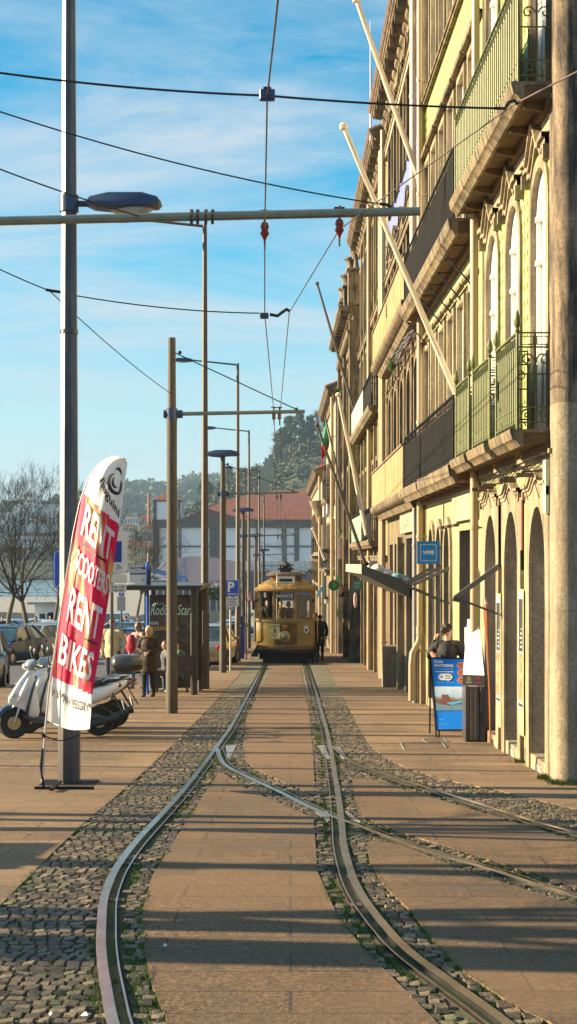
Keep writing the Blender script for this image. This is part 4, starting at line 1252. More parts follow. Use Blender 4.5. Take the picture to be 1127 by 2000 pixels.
wire('lower span wire from the left edge through a clamp to the centre wire', sag(P(-30, 512, 18.0), P(97, 568, 18.4), .01)+sag(P(97, 568, 18.4), P(515, 612, 18.8), .06)[1:], .010)
wire('thin stay running from the left clamp down to the brown tram pole', sag(P(97, 568, 18.4), P(333, 768, 28.4), .06), .009)
insul('red insulator under the big tube on the centre wire', a1+Vector((0, 0, -.02)), 1.0)
insul('red insulator under the big tube, on the branch wire nearer the houses', b1, 1.0)
for i in (1, 2, 3):
    za = POLES[i][1]; Y = arms[i][1]
    for k, px in enumerate(((535, 546), (541, 549), (543, 550))[i-1]):
        insul(['left of the pair of insulators', 'right of the pair of insulators'][k]+' under the '+['first', 'second', 'third'][i-1]+' brown tram pole arm', P(px, (815, 972, 1050)[i-1], Y), .9, mat('rusty_insulator', (.16, .07, .04), .5))
def clamp(label, c, pts, r=.03):
    t = thing('wire_clamp', label, 'wire clamp', c, group='black clamps on the overhead wires')
    q = MB(); q.tube(pts, r, 8); q.build('clamp_body', M_wire, t); return t
c = P(522, 188, 10.9); q = MB(); q.box(c.x-.055, c.x+.055, c.y-.03, c.y+.03, c.z-.03, c.z+.045); q.box(c.x-.03, c.x+.03, c.y-.04, c.y+.04, c.z+.046, c.z+.06)
tag(q.build('wire_clamp', M_lumi, None, bevel=.008), 'boxy dark clamp where the highest span wire meets the centre wire', 'wire clamp', 'black clamps on the overhead wires')
c = P(516, 616, 18.8); q = MB(); q.box(c.x-.055, c.x+.055, c.y-.03, c.y+.03, c.z-.04, c.z+.03)
tag(q.build('wire_clamp', M_lumi, None, bevel=.008), 'boxy dark clamp on the centre wire above the tram pole arm', 'wire clamp', 'black clamps on the overhead wires')
clamp('curved black hanger joining the highest span wire to the branch wire', P(1000, 206, 11.3), [P(966, 211, 11.3), P(986, 212, 11.3), P(993, 200, 11.3), P(1004, 196, 11.3), P(1012, 204, 11.3)], .013)
clamp('curved black hanger joining the lower span wire to the branch wire', P(558, 610, 18.8), [P(527, 614, 18.8), P(542, 617, 18.8), P(551, 610, 18.8), P(560, 604, 18.8), P(566, 608, 18.8)], .02)
clamp('small clamp on the lower span wire left of the near lamp post', P(97, 568, 18.4), [P(90, 566, 18.4), P(108, 569, 18.4), P(130, 572, 18.4)], .018)
clamp('black eye hook on top of the right end of the big tube', P(765, 400, Y0), [P(742, 398, Y0), P(756, 400, Y0), P(764, 406, Y0), P(764, 418, Y0)], .016)
clamp('black eye hook on the big tube beside the near street lamp', P(280, 424, Y0), [P(274, 420, Y0), P(284, 418, Y0), P(286, 428, Y0), P(276, 430, Y0)], .014)
for px in (374, 386, 402, 415):
    q = MB(); c = P(px, 426, Y0); q.cyl((c.x-.012, Y0, c.z), (c.x+.012, Y0, c.z), .058, n=12); q.cyl((c.x, Y0, c.z+.05), (c.x, Y0, c.z+.08), .018, n=8); q.build('collar_clamp', M_conc, POLES[0][0])

# feather flag -----------------------------------------------------------
YF = 16.2
F_ = thing('feather_flag', 'tall leaning red and white feather flag advertising scooter and bike rental', 'flag', (P(90, 1525, YF).x, YF, g(YF)))
Lf = [(90, 1406), (98, 1330), (110, 1245), (122, 1170), (134, 1100), (144, 1040), (158, 975), (175, 932), (196, 902), (220, 889), (240, 893)]
Rf = [(175, 1424), (182, 1345), (196, 1268), (208, 1195), (219, 1125), (228, 1060), (237, 1000), (242, 955), (246, 925), (249, 908), (249, 903)]
def arclen(Ls):
    d = [0]
    for a, b_ in zip(Ls[:-1], Ls[1:]): d.append(d[-1]+math.hypot(b_[0]-a[0], b_[1]-a[1]))
    out = []
    for k in range(41):
        s_ = d[-1]*k/40; i = max(j for j in range(len(d)-1) if d[j] <= s_+1e-9); f = (s_-d[i])/(d[i+1]-d[i]); out.append(tuple(Ls[i][c]+(Ls[i+1][c]-Ls[i][c])*f for c in (0, 1)))
    return out
Lf, Rf = arclen(Lf), arclen(Rf)
def lerpl(Ls, t):
    n = len(Ls)-1; k = min(int(t*n), n-1); f = t*n-k
    p0 = Ls[max(k-1, 0)]; p1 = Ls[k]; p2 = Ls[k+1]; p3 = Ls[min(k+2, n)]
    return tuple(.5*((2*p1[d])+(-p0[d]+p2[d])*f+(2*p0[d]-5*p1[d]+4*p2[d]-p3[d])*f*f+(-p0[d]+3*p1[d]-3*p2[d]+p3[d])*f**3) for d in (0, 1))
def flag(u, v, off=0.0):
    """u across 0..1, v up 0..1 in metres of the cloth"""
    a = lerpl(Lf, v); b_ = lerpl(Rf, v)
    bow = 10*math.sin(math.pi*u)*(1 if v < .75 else .6)
    px = a[0]+(b_[0]-a[0])*u; py = a[1]+(b_[1]-a[1])*u+bow*(.9-v)
    y = YF+.10*math.sin(u*5.2+v*3.1)+.05*math.sin(u*11+v*9)*.6-.26*u+.025*math.sin(u*16+v*2.0)
    p = P(px, py, y)
    return (p.x, y-off, p.z)
q = MB(); nu, nv = 60, 130
for j in range(nv+1):
    for i in range(nu+1): q.v.append(flag(i/nu, j/nv))
VT, VB = .785, .150
for j in range(nv):
    for i in range(nu):
        a = j*(nu+1)+i; u = (i+.5)/nu; v = (j+.5)/nv
        wob = .012*math.sin(u*3)
        q.f.append((a, a+1, a+nu+2, a+nu+1)); q.m.append(1 if VB+.012*math.sin(u*3.3)-.02*u < v < VT-.03*u+.01 else (2 if u < .09 and v < .9 else 0))
def flag_mat():
    m, nt, b = newmat('flag_red_streaked'); tc = N(nt, 'ShaderNodeTexCoord')
    mp = N(nt, 'ShaderNodeMapping'); nt.links.new(tc.outputs['Object'], mp.inputs['Vector'])
    mp.inputs['Rotation'].default_value = (0, R(-13), 0); mp.inputs['Scale'].default_value = (6.5, 0.2, .55)
    n = tex(nt, mp.outputs[0], 1.6, 4, .6)
    c = ramp(nt, n.outputs[0], [(.40, (.72, .006, .07)), (.54, (.72, .012, .09)), (.58, (.66, .20, .08)), (.63, (.66, .46, .20)), (.69, (.80, .72, .50)), (.76, (.62, .36, .14))])  # crimson broken by gold and cream streaks along the cloth
    nt.links.new(c, b.inputs['Base Color']); b.inputs['Roughness'].default_value = .55
    tr = N(nt, 'ShaderNodeBsdfTranslucent'); nt.links.new(c, tr.inputs[0]); mx = N(nt, 'ShaderNodeMixShader'); mx.inputs[0].default_value = .3
    out = [x for x in nt.nodes if x.type == 'OUTPUT_MATERIAL'][0]
    nt.links.new(b.outputs[0], mx.inputs[1]); nt.links.new(tr.outputs[0], mx.inputs[2]); nt.links.new(mx.outputs[0], out.inputs[0])
    return m
M_cloth = mat('flag_cloth_white', (.85, .85, .85), .6, var=.03, bmp=.1, trans=.3)
M_sleeve = mat('flag_sleeve', (.72, .70, .72), .6, var=.08, trans=.2)
q.build('cloth', [M_cloth, flag_mat(), M_sleeve], F_, ang=80)
M_print = mat('flag_lettering_white', (.88, .88, .87), .55, var=.02, bmp=0, trans=.25)
M_printd = mat('flag_lettering_brown', (.045, .022, .018), .55, var=.2)
# cloth height about 2.9 m, width about .55: text laid out in cloth units
def ft(st, v0, size_v, u0, u1, m, bold, tilt=0.0, parent=F_):
    q = MB()
    cu = MB(); cu.text(st, lambda x, y: (x, y, 0), 1.0, bold)
    xs = [v[0] for v in cu.v]; ys = [v[1] for v in cu.v]; x0, x1, y0, y1 = min(xs), max(xs), min(ys), max(ys)
    def fn(x, y):
        u = u0+(u1-u0)*(x-x0)/(x1-x0); v = v0+size_v*(y-y0)/(y1-y0)+tilt*(u-.5)
        return flag(u, v, .032)
    q.text(st, fn, 1.0, bold, sub=.10)
    return q.build('lettering', m, parent, smooth=False)
ft('RENT', .645, .108, .16, .93, M_print, .022, -.05)
ft('SCOOTERS', .520, .075, .14, .95, M_print, .02, -.045)
ft('RENT', .348, .118, .14, .92, M_print, .022, -.04)
ft('BIKES', .195, .105, .12, .90, M_print, .022, -.04)
ft('WWW.VIEGUINI', .080, .032, .06, .96, M_printd, .012, -.025)
ft('Vieguini', .825, .042, .20, .97, M_printd, .03, -.10)
for vv, a, b_ in ((.622, .22, .82), (.325, .35, .92)):
    q = MB()
    for i in range(12):
        u0, u1 = a+(b_-a)*i/12, a+(b_-a)*(i+1)/12
        q.add([flag(u0, vv-.03*(u0-.5), .012), flag(u1, vv-.03*(u1-.5), .012), flag(u1, vv+.008-.03*(u1-.5), .012), flag(u0, vv+.008-.03*(u0-.5), .012)], [(0, 1, 2, 3)])
    q.build('printed_rule', M_printd, F_, smooth=False)
q = MB()    # round brushed emblem
def ring(uc, vc, ru, rv, a0, a1, w, sl=.0):
    n = 18
    for i in range(n):
        t0, t1 = a0+(a1-a0)*i/n, a0+(a1-a0)*(i+1)/n
        k0 = math.sin(math.pi*i/n)*w+.02; k1 = math.sin(math.pi*(i+1)/n)*w+.02
        pts = []
        for t, k in ((t0, -k0), (t1, -k1), (t1, k1), (t0, k0)):
            pts.append(flag(uc+ru*(1+k)*math.cos(t)+sl*math.sin(t), vc+rv*(1+k)*math.sin(t), .012))
        q.add(pts, [(0, 1, 2, 3)])
ring(.70, .895, .22, .033, 2.1, 6.1, .22); ring(.70, .900, .10, .018, 2.4, 5.6, .35)
ring(.66, .930, .15, .018, .2, 2.9, .35); ring(.82, .898, .07, .02, -1.2, 1.4, .5)
q.build('emblem', M_printd, F_, smooth=False)
q = MB()
q.tube([P(82, 1527, YF), P(88, 1430, YF), P(96, 1345, YF), P(118, 1200, YF), P(140, 1060, YF)], [.013, .012, .011, .010, .009], 8)
q.tube([P(140, 1060, YF)]+[Vector(flag(0.0, t/20))+Vector((-.004, -.0, 0)) for t in range(11, 21)]+[Vector(flag(.6, 1.0))], [.009]+[.008]*10+[.006], 6)
q.build('flagpole', M_signback, F_)
q = MB(); q.tube([P(80, 1500, YF), P(84, 1462, YF)], .017, 8); q.tube([P(84, 1432, YF), P(86, 1440, YF)], .022, 8)
q.tube([P(86, 1436, YF)]+[Vector((P(92+k*8, 1442+6*math.sin(k*.5), YF).x, YF-.02, P(92+k*8, 1438+8*math.sin(k*.45), YF).z)) for k in range(9)], .006, 5)
q.build('tie_cord', M_black, F_)
q = MB(); z = g(YF)
xb = P(82, 1530, YF).x
q.box(xb-.08, xb+.55, YF-.02, YF+.02, z+.004, z+.028); q.box(xb+.12, xb+.17, YF-.3, YF+.3, z+.029, z+.05); q.cyl((xb+.02, YF, z+.0), (P(80, 1500, YF).x, YF, P(80, 1500, YF).z), .015, n=8)
q.build('cross_base', M_black, F_, bevel=.003)

# signs ------------------------------------------------------------------
def post(t, x, y, top, r=.03, m=None, bot=None):
    q = MB(); q.cyl((x, y, (g(y) if bot is None else bot)-.05), (x, y, top), r, n=12); return q.build('post', m or M_galv, t)
def board(t, px0, px1, py0, py1, Y, m, name='panel', th=.02, r=.0, off=0, rim=None):
    a = P(px0, py1, Y); b_ = P(px1, py0, Y)
    q = MB()
    r = min(r, (b_.x-a.x)*.45)
    pts = []
    for cx, cz, a0 in ((a.x+r, a.z+r, math.pi), (b_.x-r, a.z+r, 1.5*math.pi), (b_.x-r, b_.z-r, 0), (a.x+r, b_.z-r, .5*math.pi)):
        if r: pts += [(cx+r*math.cos(a0+k*math.pi/8), cz+r*math.sin(a0+k*math.pi/8)) for k in range(5)]
        else: pts.append((cx, cz))
    q.prism(pts, Y-off-th, Y-off, 'XZ')
    return q.build(name, m, t)
def stext(parent, st, px, py, Y, h_px, m, w_px=None, bold=0.0, off=.026, name='lettering'):
    cu = MB(); cu.text(st, lambda x, y: (x, y, 0), 1.0, bold)
    xs = [v[0] for v in cu.v]; ys = [v[1] for v in cu.v]; x0, x1, y0, y1 = min(xs), max(xs), min(ys), max(ys)
    k = h_px/(y1-y0); kx = k if not w_px else w_px/(x1-x0)
    q = MB(); q.text(st, lambda x, y: tuple(Vector(P(px+(x-(x0+x1)/2)*kx, py-(y-(y0+y1)/2)*k, Y))+Vector((0, -off, 0))), 1.0, bold)
    return q.build(name, m, parent, smooth=False)
M_ink = mat('black_ink', (.02, .02, .02), .5); M_navy = mat('navy_blue', (.015, .03, .25), .4); M_lw = mat('white_lettering', (.8, .8, .8), .5, var=.02)
Y = 24.5
S1 = thing('road_sign', 'large blue rounded sign edge showing left of the near lamp post', 'road sign', (P(120, 1200, Y).x, Y, g(Y)))
post(S1, P(128, 0, Y).x, Y+.03, P(0, 1080, Y).z); f1 = board(S1, 105, 150, 1075, 1148, Y, M_blue, r=.05)
fr = board(S1, 106.5, 148, 1077, 1146, Y, M_lw, 'border', .003, .045, .0205); board(S1, 107.5, 147, 1078, 1145, Y, M_blue, 'face', .003, .04, .024)
q = MB(); a = P(121, 1144, Y); q.prism([(a.x-.06, a.z), (a.x+.12, a.z), (a.x+.04, a.z+.12)], Y-.030, Y-.0272, 'XZ'); q.build('white_triangle', M_lw, S1)
Y = 27
S2 = thing('parking_sign', 'grey backed parking sign stack with a blue square and 2h, behind the flag', 'road sign', (P(218, 1200, Y).x, Y, g(Y)))
post(S2, P(218, 0, Y).x, Y+.03, P(0, 1050, Y).z)
board(S2, 184, 249, 1037, 1118, Y, M_signw, r=.05); board(S2, 192, 238, 1057, 1098, Y, M_navy, 'blue_square', .003, 0, .0205); stext(S2, '2h', 232, 1107, Y, 9, M_ink)
board(S2, 188, 248, 1121, 1139, Y, M_signw, 'blank_plate', r=.02)
board(S2, 186, 247, 1141, 1157, Y, M_signw, 'hours_plate', r=.02); stext(S2, '9 às 19h', 231, 1146, Y, 5, M_ink, 26, .01); stext(S2, '9 às 16h', 230, 1152.5, Y, 5, M_ink, 24, .01)
Y = 52
S3 = thing('parking_sign', 'small blue P sign with a grey plate, seen beyond the man in beige', 'road sign', (P(237, 1200, Y).x, Y, g(Y)))
post(S3, P(237, 0, Y).x, Y+.03, P(0, 1158, Y).z); board(S3, 232, 243, 1157.5, 1164, Y, M_blue); stext(S3, 'P', 237.5, 1160.7, Y, 4.6, M_lw, None, .03); board(S3, 229, 245, 1165, 1193, Y, M_signback, 'plate')
Y = 35
S4 = thing('bus_stop_post', 'blue bus stop post with timetable flags beside the woman in the brown coat', 'bus stop', (P(288, 1200, Y).x, Y, g(Y)))
post(S4, P(288, 0, Y).x, Y, P(0, 1098, Y).z, .038, M_blue); q = MB(); q.cyl(P(288, 1098, Y), P(289, 1080, Y), .012, n=6); q.build('antenna', M_signback, S4)
pb = board(S4, 253, 286, 1106, 1138, Y, M_signw, 'timetable_panel', .03, 0, 0)
for py0, py1, m_ in ((1107, 1112, M_navy), (1114, 1117, M_signback), (1119, 1122, M_navy)): board(S4, 254.5, 285, py0, py1, Y, m_, 'colour_band', .003, 0, .031)
stext(S4, 'STCP Ribeira', 267, 1109.5, Y, 3.4, M_lw, 20, .01, .036)
q = MB(); c = P(279, 1132, Y); q.lathe([(.028, -.036), (.028, -.032)], (c.x, Y, c.z), 12, 'Y'); q.build('round_badge', mat('olive', (.25, .28, .08), .5), S4)
board(S4, 290, 295, 1112, 1148, Y, M_ink, 'side_box', .12)
Y = 49
S5 = thing('parking_sign', 'blue and white P parking sign with two plates right of the bus shelter', 'road sign', (P(450, 1200, Y).x, Y, g(Y)))
post(S5, P(450, 0, Y).x, Y+.03, P(0, 1140, Y).z, .032, M_signback)
board(S5, 440.5, 467, 1132.5, 1165.5, Y, M_lw, r=.03); fb = board(S5, 441.3, 466.2, 1133.3, 1164.7, Y, M_blue, 'face', .003, .03, .0205)
stext(S5, 'P', 451.5, 1146, Y, 20, M_lw, None, .035); stext(S5, 'PRIVATIVO', 455, 1160.5, Y, 3.6, M_lw, 20, .02)
board(S5, 440.5, 467, 1167, 1184, Y, M_signw, 'text_plate')
for k, st in enumerate(('CENTRO DISTRITAL', 'DO PORTO', 'DIAS ÚTEIS')): stext(S5, st, 453.5, 1170.5+k*5, Y, 2.6, M_ink, 20 if k != 1 else 12, .01)
board(S5, 441, 461, 1185, 1190.5, Y, M_signw, 'small_plate'); stext(S5, '2 LUGARES', 451, 1187.7, Y, 3.2, M_ink, 17, .02)
Y = 60
S6 = thing('warning_sign', 'red bordered triangular children crossing sign left of the tram', 'road sign', (P(487, 1200, Y).x, Y, g(Y)))
post(S6, P(488, 0, Y).x-.14, Y+.05, P(0, 1152, Y).z)
def tri(px0, px1, py0, py1, off, m, nm):
    a, b_ = P(px0, py1, Y), P(px1, py0, Y); q = MB(); q.prism([(a.x, a.z), (b_.x, a.z), ((a.x+b_.x)/2, b_.z)], Y-off-.01, Y-off, 'XZ'); return q.build(nm, m, S6)
M_red = mat('sign_red', (.6, .03, .03), .4)
tri(482.5, 495.5, 1153.5, 1174.5, 0, M_red, 'panel'); tri(484.7, 493.3, 1157.7, 1172.7, .0105, M_signw, 'face')
q = MB()
for dx, s in ((-1.3, 1.0), (1.5, .85)):
    c = P(489+dx, 1168, Y); k = .022*s*2.2
    q.tube([(c.x, Y-.024, c.z+k*1.6), (c.x, Y-.024, c.z)], .013, 4); q.ell((c.x, Y-.024, c.z+k*2.2), (.018, .004, .02), 8, 6); q.tube([(c.x, Y-.024, c.z), (c.x-.03, Y-.024, c.z-k*1.7)], .01, 4); q.tube([(c.x, Y-.024, c.z), (c.x+.035, Y-.024, c.z-k*1.5)], .01, 4)
q.build('pictogram', M_ink, S6)
Y = 62
PM = thing('parking_meter', 'dark blue parking meter cabinet with a white P beside the tall lamp row', 'parking meter', (P(470, 1280, Y).x, Y, g(Y)))
a, b_ = P(464.5, 1284, Y), P(477, 1203, Y)
q = MB(); q.box(a.x, b_.x, Y-.12, Y+.12, g(Y), b_.z); q.build('cabinet', M_navy, PM, bevel=.015); q = MB(); q.box(a.x+.03, b_.x-.03, Y-.13, Y-.121, b_.z-.28, b_.z-.08); q.build('display', M_ink, PM); stext(PM, 'P', 469.5, 1223, Y, 6.5, M_lw, None, .03, .13)
Y = 69
DS = thing('bollard_sign', 'short dark service post with a slanted cap near the warning sign', 'service post', (P(479, 1283, Y).x, Y, g(Y)))
post(DS, P(479, 0, Y).x, Y, P(0, 1225, Y).z, .05, M_black); q = MB(); c = P(479, 1225, Y); q.box(c.x-.11, c.x+.11, Y-.08, Y+.08, c.z, c.z+.2); q.build('cap', M_black, DS, bevel=.02)

# VIME sign --------------------------------------------------------------
Y = 28.0
V = thing('hanging_sign', 'square blue hanging shop sign with a dashed white frame on the lime house', 'shop sign', (P(837, 1080, Y).x, Y, P(0, 1080, Y).z))
board(V, 814.5, 857.5, 1057, 1101.5, Y, mat('vivid_blue', (.0, .20, .60), .35, var=.03), 'panel', .06)
q = MB()
a, b_ = P(820, 1096, Y), P(852, 1063, Y)
n = 13
for k in range(n):
    for t0 in (k/n,):
        x = a.x+(b_.x-a.x)*t0; w = (b_.x-a.x)/n*.6; z_ = a.z+(b_.z-a.z)*t0
        q.box(x, x+w, Y-.064, Y-.0605, a.z, a.z+.012); q.box(x, x+w, Y-.064, Y-.0605, b_.z-.012, b_.z)
        q.box(a.x, a.x+.012, Y-.064, Y-.0605, z_, z_+w); q.box(b_.x-.012, b_.x, Y-.064, Y-.0605, z_, z_+w)
q.build('dashed_frame', M_lw, V, smooth=False)
stext(V, 'V/ME', 836, 1079, Y, 7.5, M_lw, 22, .03, .066)
q = MB(); c = P(858, 1070, Y); q.box(c.x, c.x+.12, Y-.03, Y+.0, c.z-.01, c.z+.02); q.box(c.x, c.x+.12, Y-.03, Y, c.z-.34, c.z-.31); q.build('bracket', M_black, V)

# flagpoles on the houses --------------------------------------------------
def flagpole(label, base, tip, Yb, Yt=None, r=.05, m=None, knob=True):
    b0 = P(*base, Yb); t0 = P(*tip, Yt or Yb)
    t = thing('flagpole', label, 'flagpole', b0, group='slanting flagpoles on the house fronts')
    q = MB(); q.tube([b0, t0], [r, r*.72], 10); q.build('pole', m or M_pole_white, t)
    if knob:
        d = (t0-b0).normalized(); q = MB(); q.tube([t0-d*.03, t0, t0+d*.05, t0+d*.09], [r*.9, r*1.35, r*1.35, r*.5], 10); q.build('finial', m or M_pole_white, t)
        q = MB(); q.tube([t0-d*.12+Vector((0, -.05, 0)), b0.lerp(t0, .55)+Vector((-.05, -.06, -.1)), b0.lerp(t0, .15)+Vector((0, -.06, 0))], .004, 4); q.build('halyard', M_wire, t)
    q = MB(); q.cyl((b0.x-.05, b0.y, b0.z-.12), (b0.x+.12, b0.y, b0.z-.02), .05, n=8); q.build('socket', M_black, t)
    return t
flagpole('long white flagpole rising from the lower black iron balcony', (893, 775), (672, 250), 24.2, None, .05)
flagpole('white flagpole reaching the top edge, from the upper black iron balcony', (838, 405), (697, 2), 31.6, None, .065)
flagpole('dirty white flagpole in front of the small black balcony', (716, 1045), (661, 772), 47, None, .07)
flagpole('thin tall flagpole slanting over the carved urn house', (693, 805), (620, 555), 57, None, .055, M_conc)
flagpole('brown flagpole crossing below the Portuguese coloured flag', (712, 1098), (620, 832), 45, None, .055, M_conc)
flagpole('thin pole slanting behind the red and green flag', (688, 1045), (635, 812), 58, None, .045, M_conc, False)
flagpole('short white flagpole jutting near the warehouse wall', (634, 1094), (611, 1034), 72, None, .06)
fl = MB(); nu, nv = 8, 24; Yq = 57.5
fmi = []
for j in range(nv+1):
    t = j/nv
    for i in range(nu+1):
        u = i/nu
        px = 634+(-2+10*t*(1-t)*.0)+u*(4+9*math.sin(math.pi*min(1, t*1.15)))*(1)-6*t+(1.5*math.sin(t*9+u*3)); py = 820+90*t+3*u
        fl.v.append(tuple(P(px, py, Yq+.12*math.sin(u*6+t*7))))
for j in range(nv):
    for i in range(nu):
        a = j*(nu+1)+i; fl.f.append((a, a+1, a+nu+2, a+nu+1)); fl.m.append(0 if j < nv*.52 else 1)
tag(fl.build('cloth_flag', [mat('flag_green', (.01, .16, .09), .7), mat('flag_red', (.60, .01, .03), .7)], None, ang=80), 'drooping green over red flag hanging from a pole on the far houses', 'flag')

# canopy and folded awnings -----------------------------------------------
K = thing('canopy', 'grey boxed metal canopy with rubbish on top, over the far shop doors', 'canopy', (2.7, 35, 1.6))
q = MB()
P1, P2 = P(707, 1103, 35.0), P(800, 1138, 35.0)
x0 = P1.x; x1 = 2.70
zt0, zt1 = P1.z, P1.z-.42
q.add([(x0, 35.0, zt0), (x1, 35.0, zt1), (x1, 35.0, zt1-.33), (x0, 35.0, zt0-.20), (x0, 45, zt0-.04), (x1, 45, zt1-.04), (x1, 45, zt1-.37), (x0, 45, zt0-.24)],
      [(0, 1, 2, 3), (4, 5, 6, 7), (0, 4, 7, 3), (1, 5, 6, 2), (0, 1, 5, 4), (3, 2, 6, 7)])
q.build('fascia', mat('canopy_metal', (.10, .095, .075), .6, .2, .12, 3), K, smooth=False)
q = MB(); q.add([(x0-.012, 34.99, zt0+.01), (x0-.012, 45, zt0-.03), (x0-.012, 45, zt0-.25), (x0-.012, 34.99, zt0-.21)], [(0, 1, 2, 3)]); q.build('sunlit_face', mat('canopy_metal_sunlit', (.40, .36, .28), .5, .2, .2, 14), K, smooth=False)  # pale sheet over the street face: its sunlight is put into the colour
r8 = random.Random(21)
bagm = [mat('bag_white', (.65, .62, .6), .4, var=.3, sc=30, bmp=.5), mat('bag_green', (.05, .30, .22), .4, var=.3, sc=20), mat('bag_blue', (.18, .38, .50), .4, var=.3, sc=30), mat('bag_pink', (.55, .35, .33), .45, var=.3, sc=30)]
for k in range(11):
    px = 738+k*7.2+r8.random()*3; s = .09+.07*r8.random(); x = (px-568)*35.4/3000
    z = zt0-.02-(.42)*(x-x0)/(x1-x0)+s*.45
    b_ = MB(); b_.ell((x, 35.4+.3*r8.random(), z), (s*1.2, s, s*.8), 9, 7)
    b_.v = [(v[0]+.04*noise.noise(Vector(v)*9), v[1], v[2]+.05*noise.noise(Vector(v)*11+Vector((5, 0, 0)))) for v in b_.v]
    tag(b_.build('plastic_bag', bagm[(0, 1, 0, 3, 0, 2, 2, 0, 1, 3, 0)[k]], None, ang=20), 'crumpled %s plastic bag on the grey canopy, %s in the row from its street end' % (('white', 'green', 'white', 'pink', 'white', 'blue', 'blue', 'white', 'green', 'pink', 'white')[k], ('first', 'second', 'third', 'fourth', 'fifth', 'sixth', 'seventh', 'eighth', 'ninth', 'tenth', 'last')[k]), 'plastic bag', 'plastic bags lying on the canopy')
def awning(label, segs, Y, grp='folded awning frames over the shop fronts'):
    t = thing('folding_awning', label, 'awning', P(*segs[0][0], Y), group=grp)
    for i, (a, b_, w, dy) in enumerate(segs):
        p0, p1 = P(*a, Y+dy), P(*b_, Y+dy)
        q = MB(); d = (p1-p0).normalized(); n_ = Vector((-d.z, 0, d.x))*w
        q.add([p0-n_, p1-n_*.8, p1+n_*.8, p0+n_], [(0, 1, 2, 3)]); vs = list(q.v)
        q.add([(x, y+.05, z) for x, y, z in vs], [(0, 1, 2, 3)]); q.f += [(0, 1, 5, 4), (1, 2, 6, 5), (2, 3, 7, 6), (3, 0, 4, 7)]; q.m += [0]*4
        q.build('folding_arm' if i else 'cloth_roll', mat('awning_dark', (.075, .068, .066), .55, .2) if i else mat('awning_cloth', (.13, .12, .12), .6, var=.2, sc=20), t)
    return t
awning('big dark folded awning beside the carved wooden figure', [((975, 1106), (888, 1168), .035, 0), ((892, 1168), (972, 1199), .016, 0), ((885, 1170), (902, 1174), .03, -.01)], 20.6)
awning('nearest of the three stacked folded awnings by the square blue sign', [((886, 1106), (806, 1143), .030, 0), ((812, 1150), (888, 1184), .018, 0)], 26.6)
awning('middle of the three stacked folded awnings by the square blue sign', [((868, 1104), (800, 1140), .030, 0), ((806, 1148), (874, 1180), .018, 0)], 27.9)
awning('farthest of the three stacked folded awnings by the square blue sign', [((850, 1104), (793, 1139), .030, 0), ((800, 1147), (862, 1175), .018, 0)], 29.3)

# hanging green round sign, teal signs, lanterns ---------------------------
Y = 60
RS = thing('round_sign', 'round green and red hanging sign on the far house fronts', 'shop sign', P(652, 1143, Y), group='small hanging signs far down the street')
q = MB(); c = P(652, 1143, Y); q.lathe([(.02, -.05), (.21, -.05), (.21, .05), (.02, .05)], c, 24, 'Y'); q.build('disc', mat('sign_green', (.02, .16, .04), .4), RS)
q = MB(); q.lathe([(.01, -.056), (.10, -.056), (.10, -.0505)], (c.x+.02, c.y, c.z-.02), 14, 'Y'); q.build('green_fruit', mat('leaf_green', (.04, .38, .06), .4), RS)
q = MB(); q.lathe([(.01, -.058), (.055, -.058), (.055, -.0505)], (c.x+.0, c.y, c.z+.11), 12, 'Y'); q.build('red_fruit', mat('fruit_red', (.6, .08, .02), .4), RS)
q = MB(); q.cyl((c.x+.2, Y, c.z), (2.45, Y, c.z), .02, n=6); q.build('bracket', M_black, RS)
Y = 47
t = thing('teal_sign', 'small teal hanging shop sign under the grey canopy end', 'shop sign', P(697, 1144, Y), group='small hanging signs far down the street')
board(t, 690, 706, 1134, 1153, Y, mat('teal', (.05, .20, .15), .4)); 
for k, st in enumerate(('ADEGA', 'BAR')): stext(t, st, 698, 1139+k*6.5, Y, 3, M_signw, 10 if k == 0 else 6, 0)
Y = 50
t = thing('oval_sign', 'narrow pink oval sign hung edge on under the canopy', 'shop sign', P(694, 1172, Y), group='small hanging signs far down the street')
q = MB(); c = P(694, 1172, Y); q.ell(c, (.06, .03, .26), 14, 12); q.build('panel', mat('pink_enamel', (.55, .35, .36), .35), t); q = MB(); q.cyl((c.x, Y, c.z+.25), (c.x, Y, c.z+.5), .012, n=6); q.build('hanger', M_black, t)
for lab, px, py, Y in (('black wall lantern below the round green sign', 669, 1168, 62), ('small lantern with red top by the tram corner', 637, 1172, 80)):
    t = thing('wall_lantern', lab, 'lantern', P(px, py, Y), group='wall lanterns on the far houses')
    c = P(px, py, Y); q = MB(); q.lathe([(.03, -.2), (.08, -.18), (.11, .06), (.02, .06)], c, 8); q.build('glass', M_lens, t); q = MB(); q.lathe([(.14, .06), (.12, .1), (.03, .2), (.01, .26)], c, 8); q.cyl((c.x, c.y, c.z+.2), (c.x+.4, c.y, c.z+.25), .015, n=5); q.build('lantern_cap', M_black, t)
Y = 82
t = thing('blue_banner', 'light blue slanted sail banner just right of the tram', 'banner', P(628, 1150, Y))
q = MB(); a, b_, c, d = P(619, 1170, Y), P(621, 1155, Y), P(632, 1140, Y), P(632, 1150, Y)
q.add([a, b_, c, d]+[(v[0], v[1]+.05, v[2]) for v in (a, b_, c, d)], [(0, 1, 2, 3), (4, 5, 6, 7), (0, 1, 5, 4), (1, 2, 6, 5), (2, 3, 7, 6), (3, 0, 4, 7)]); q.build('cloth', mat('sky_blue_cloth', (.10, .45, .75), .5), t)
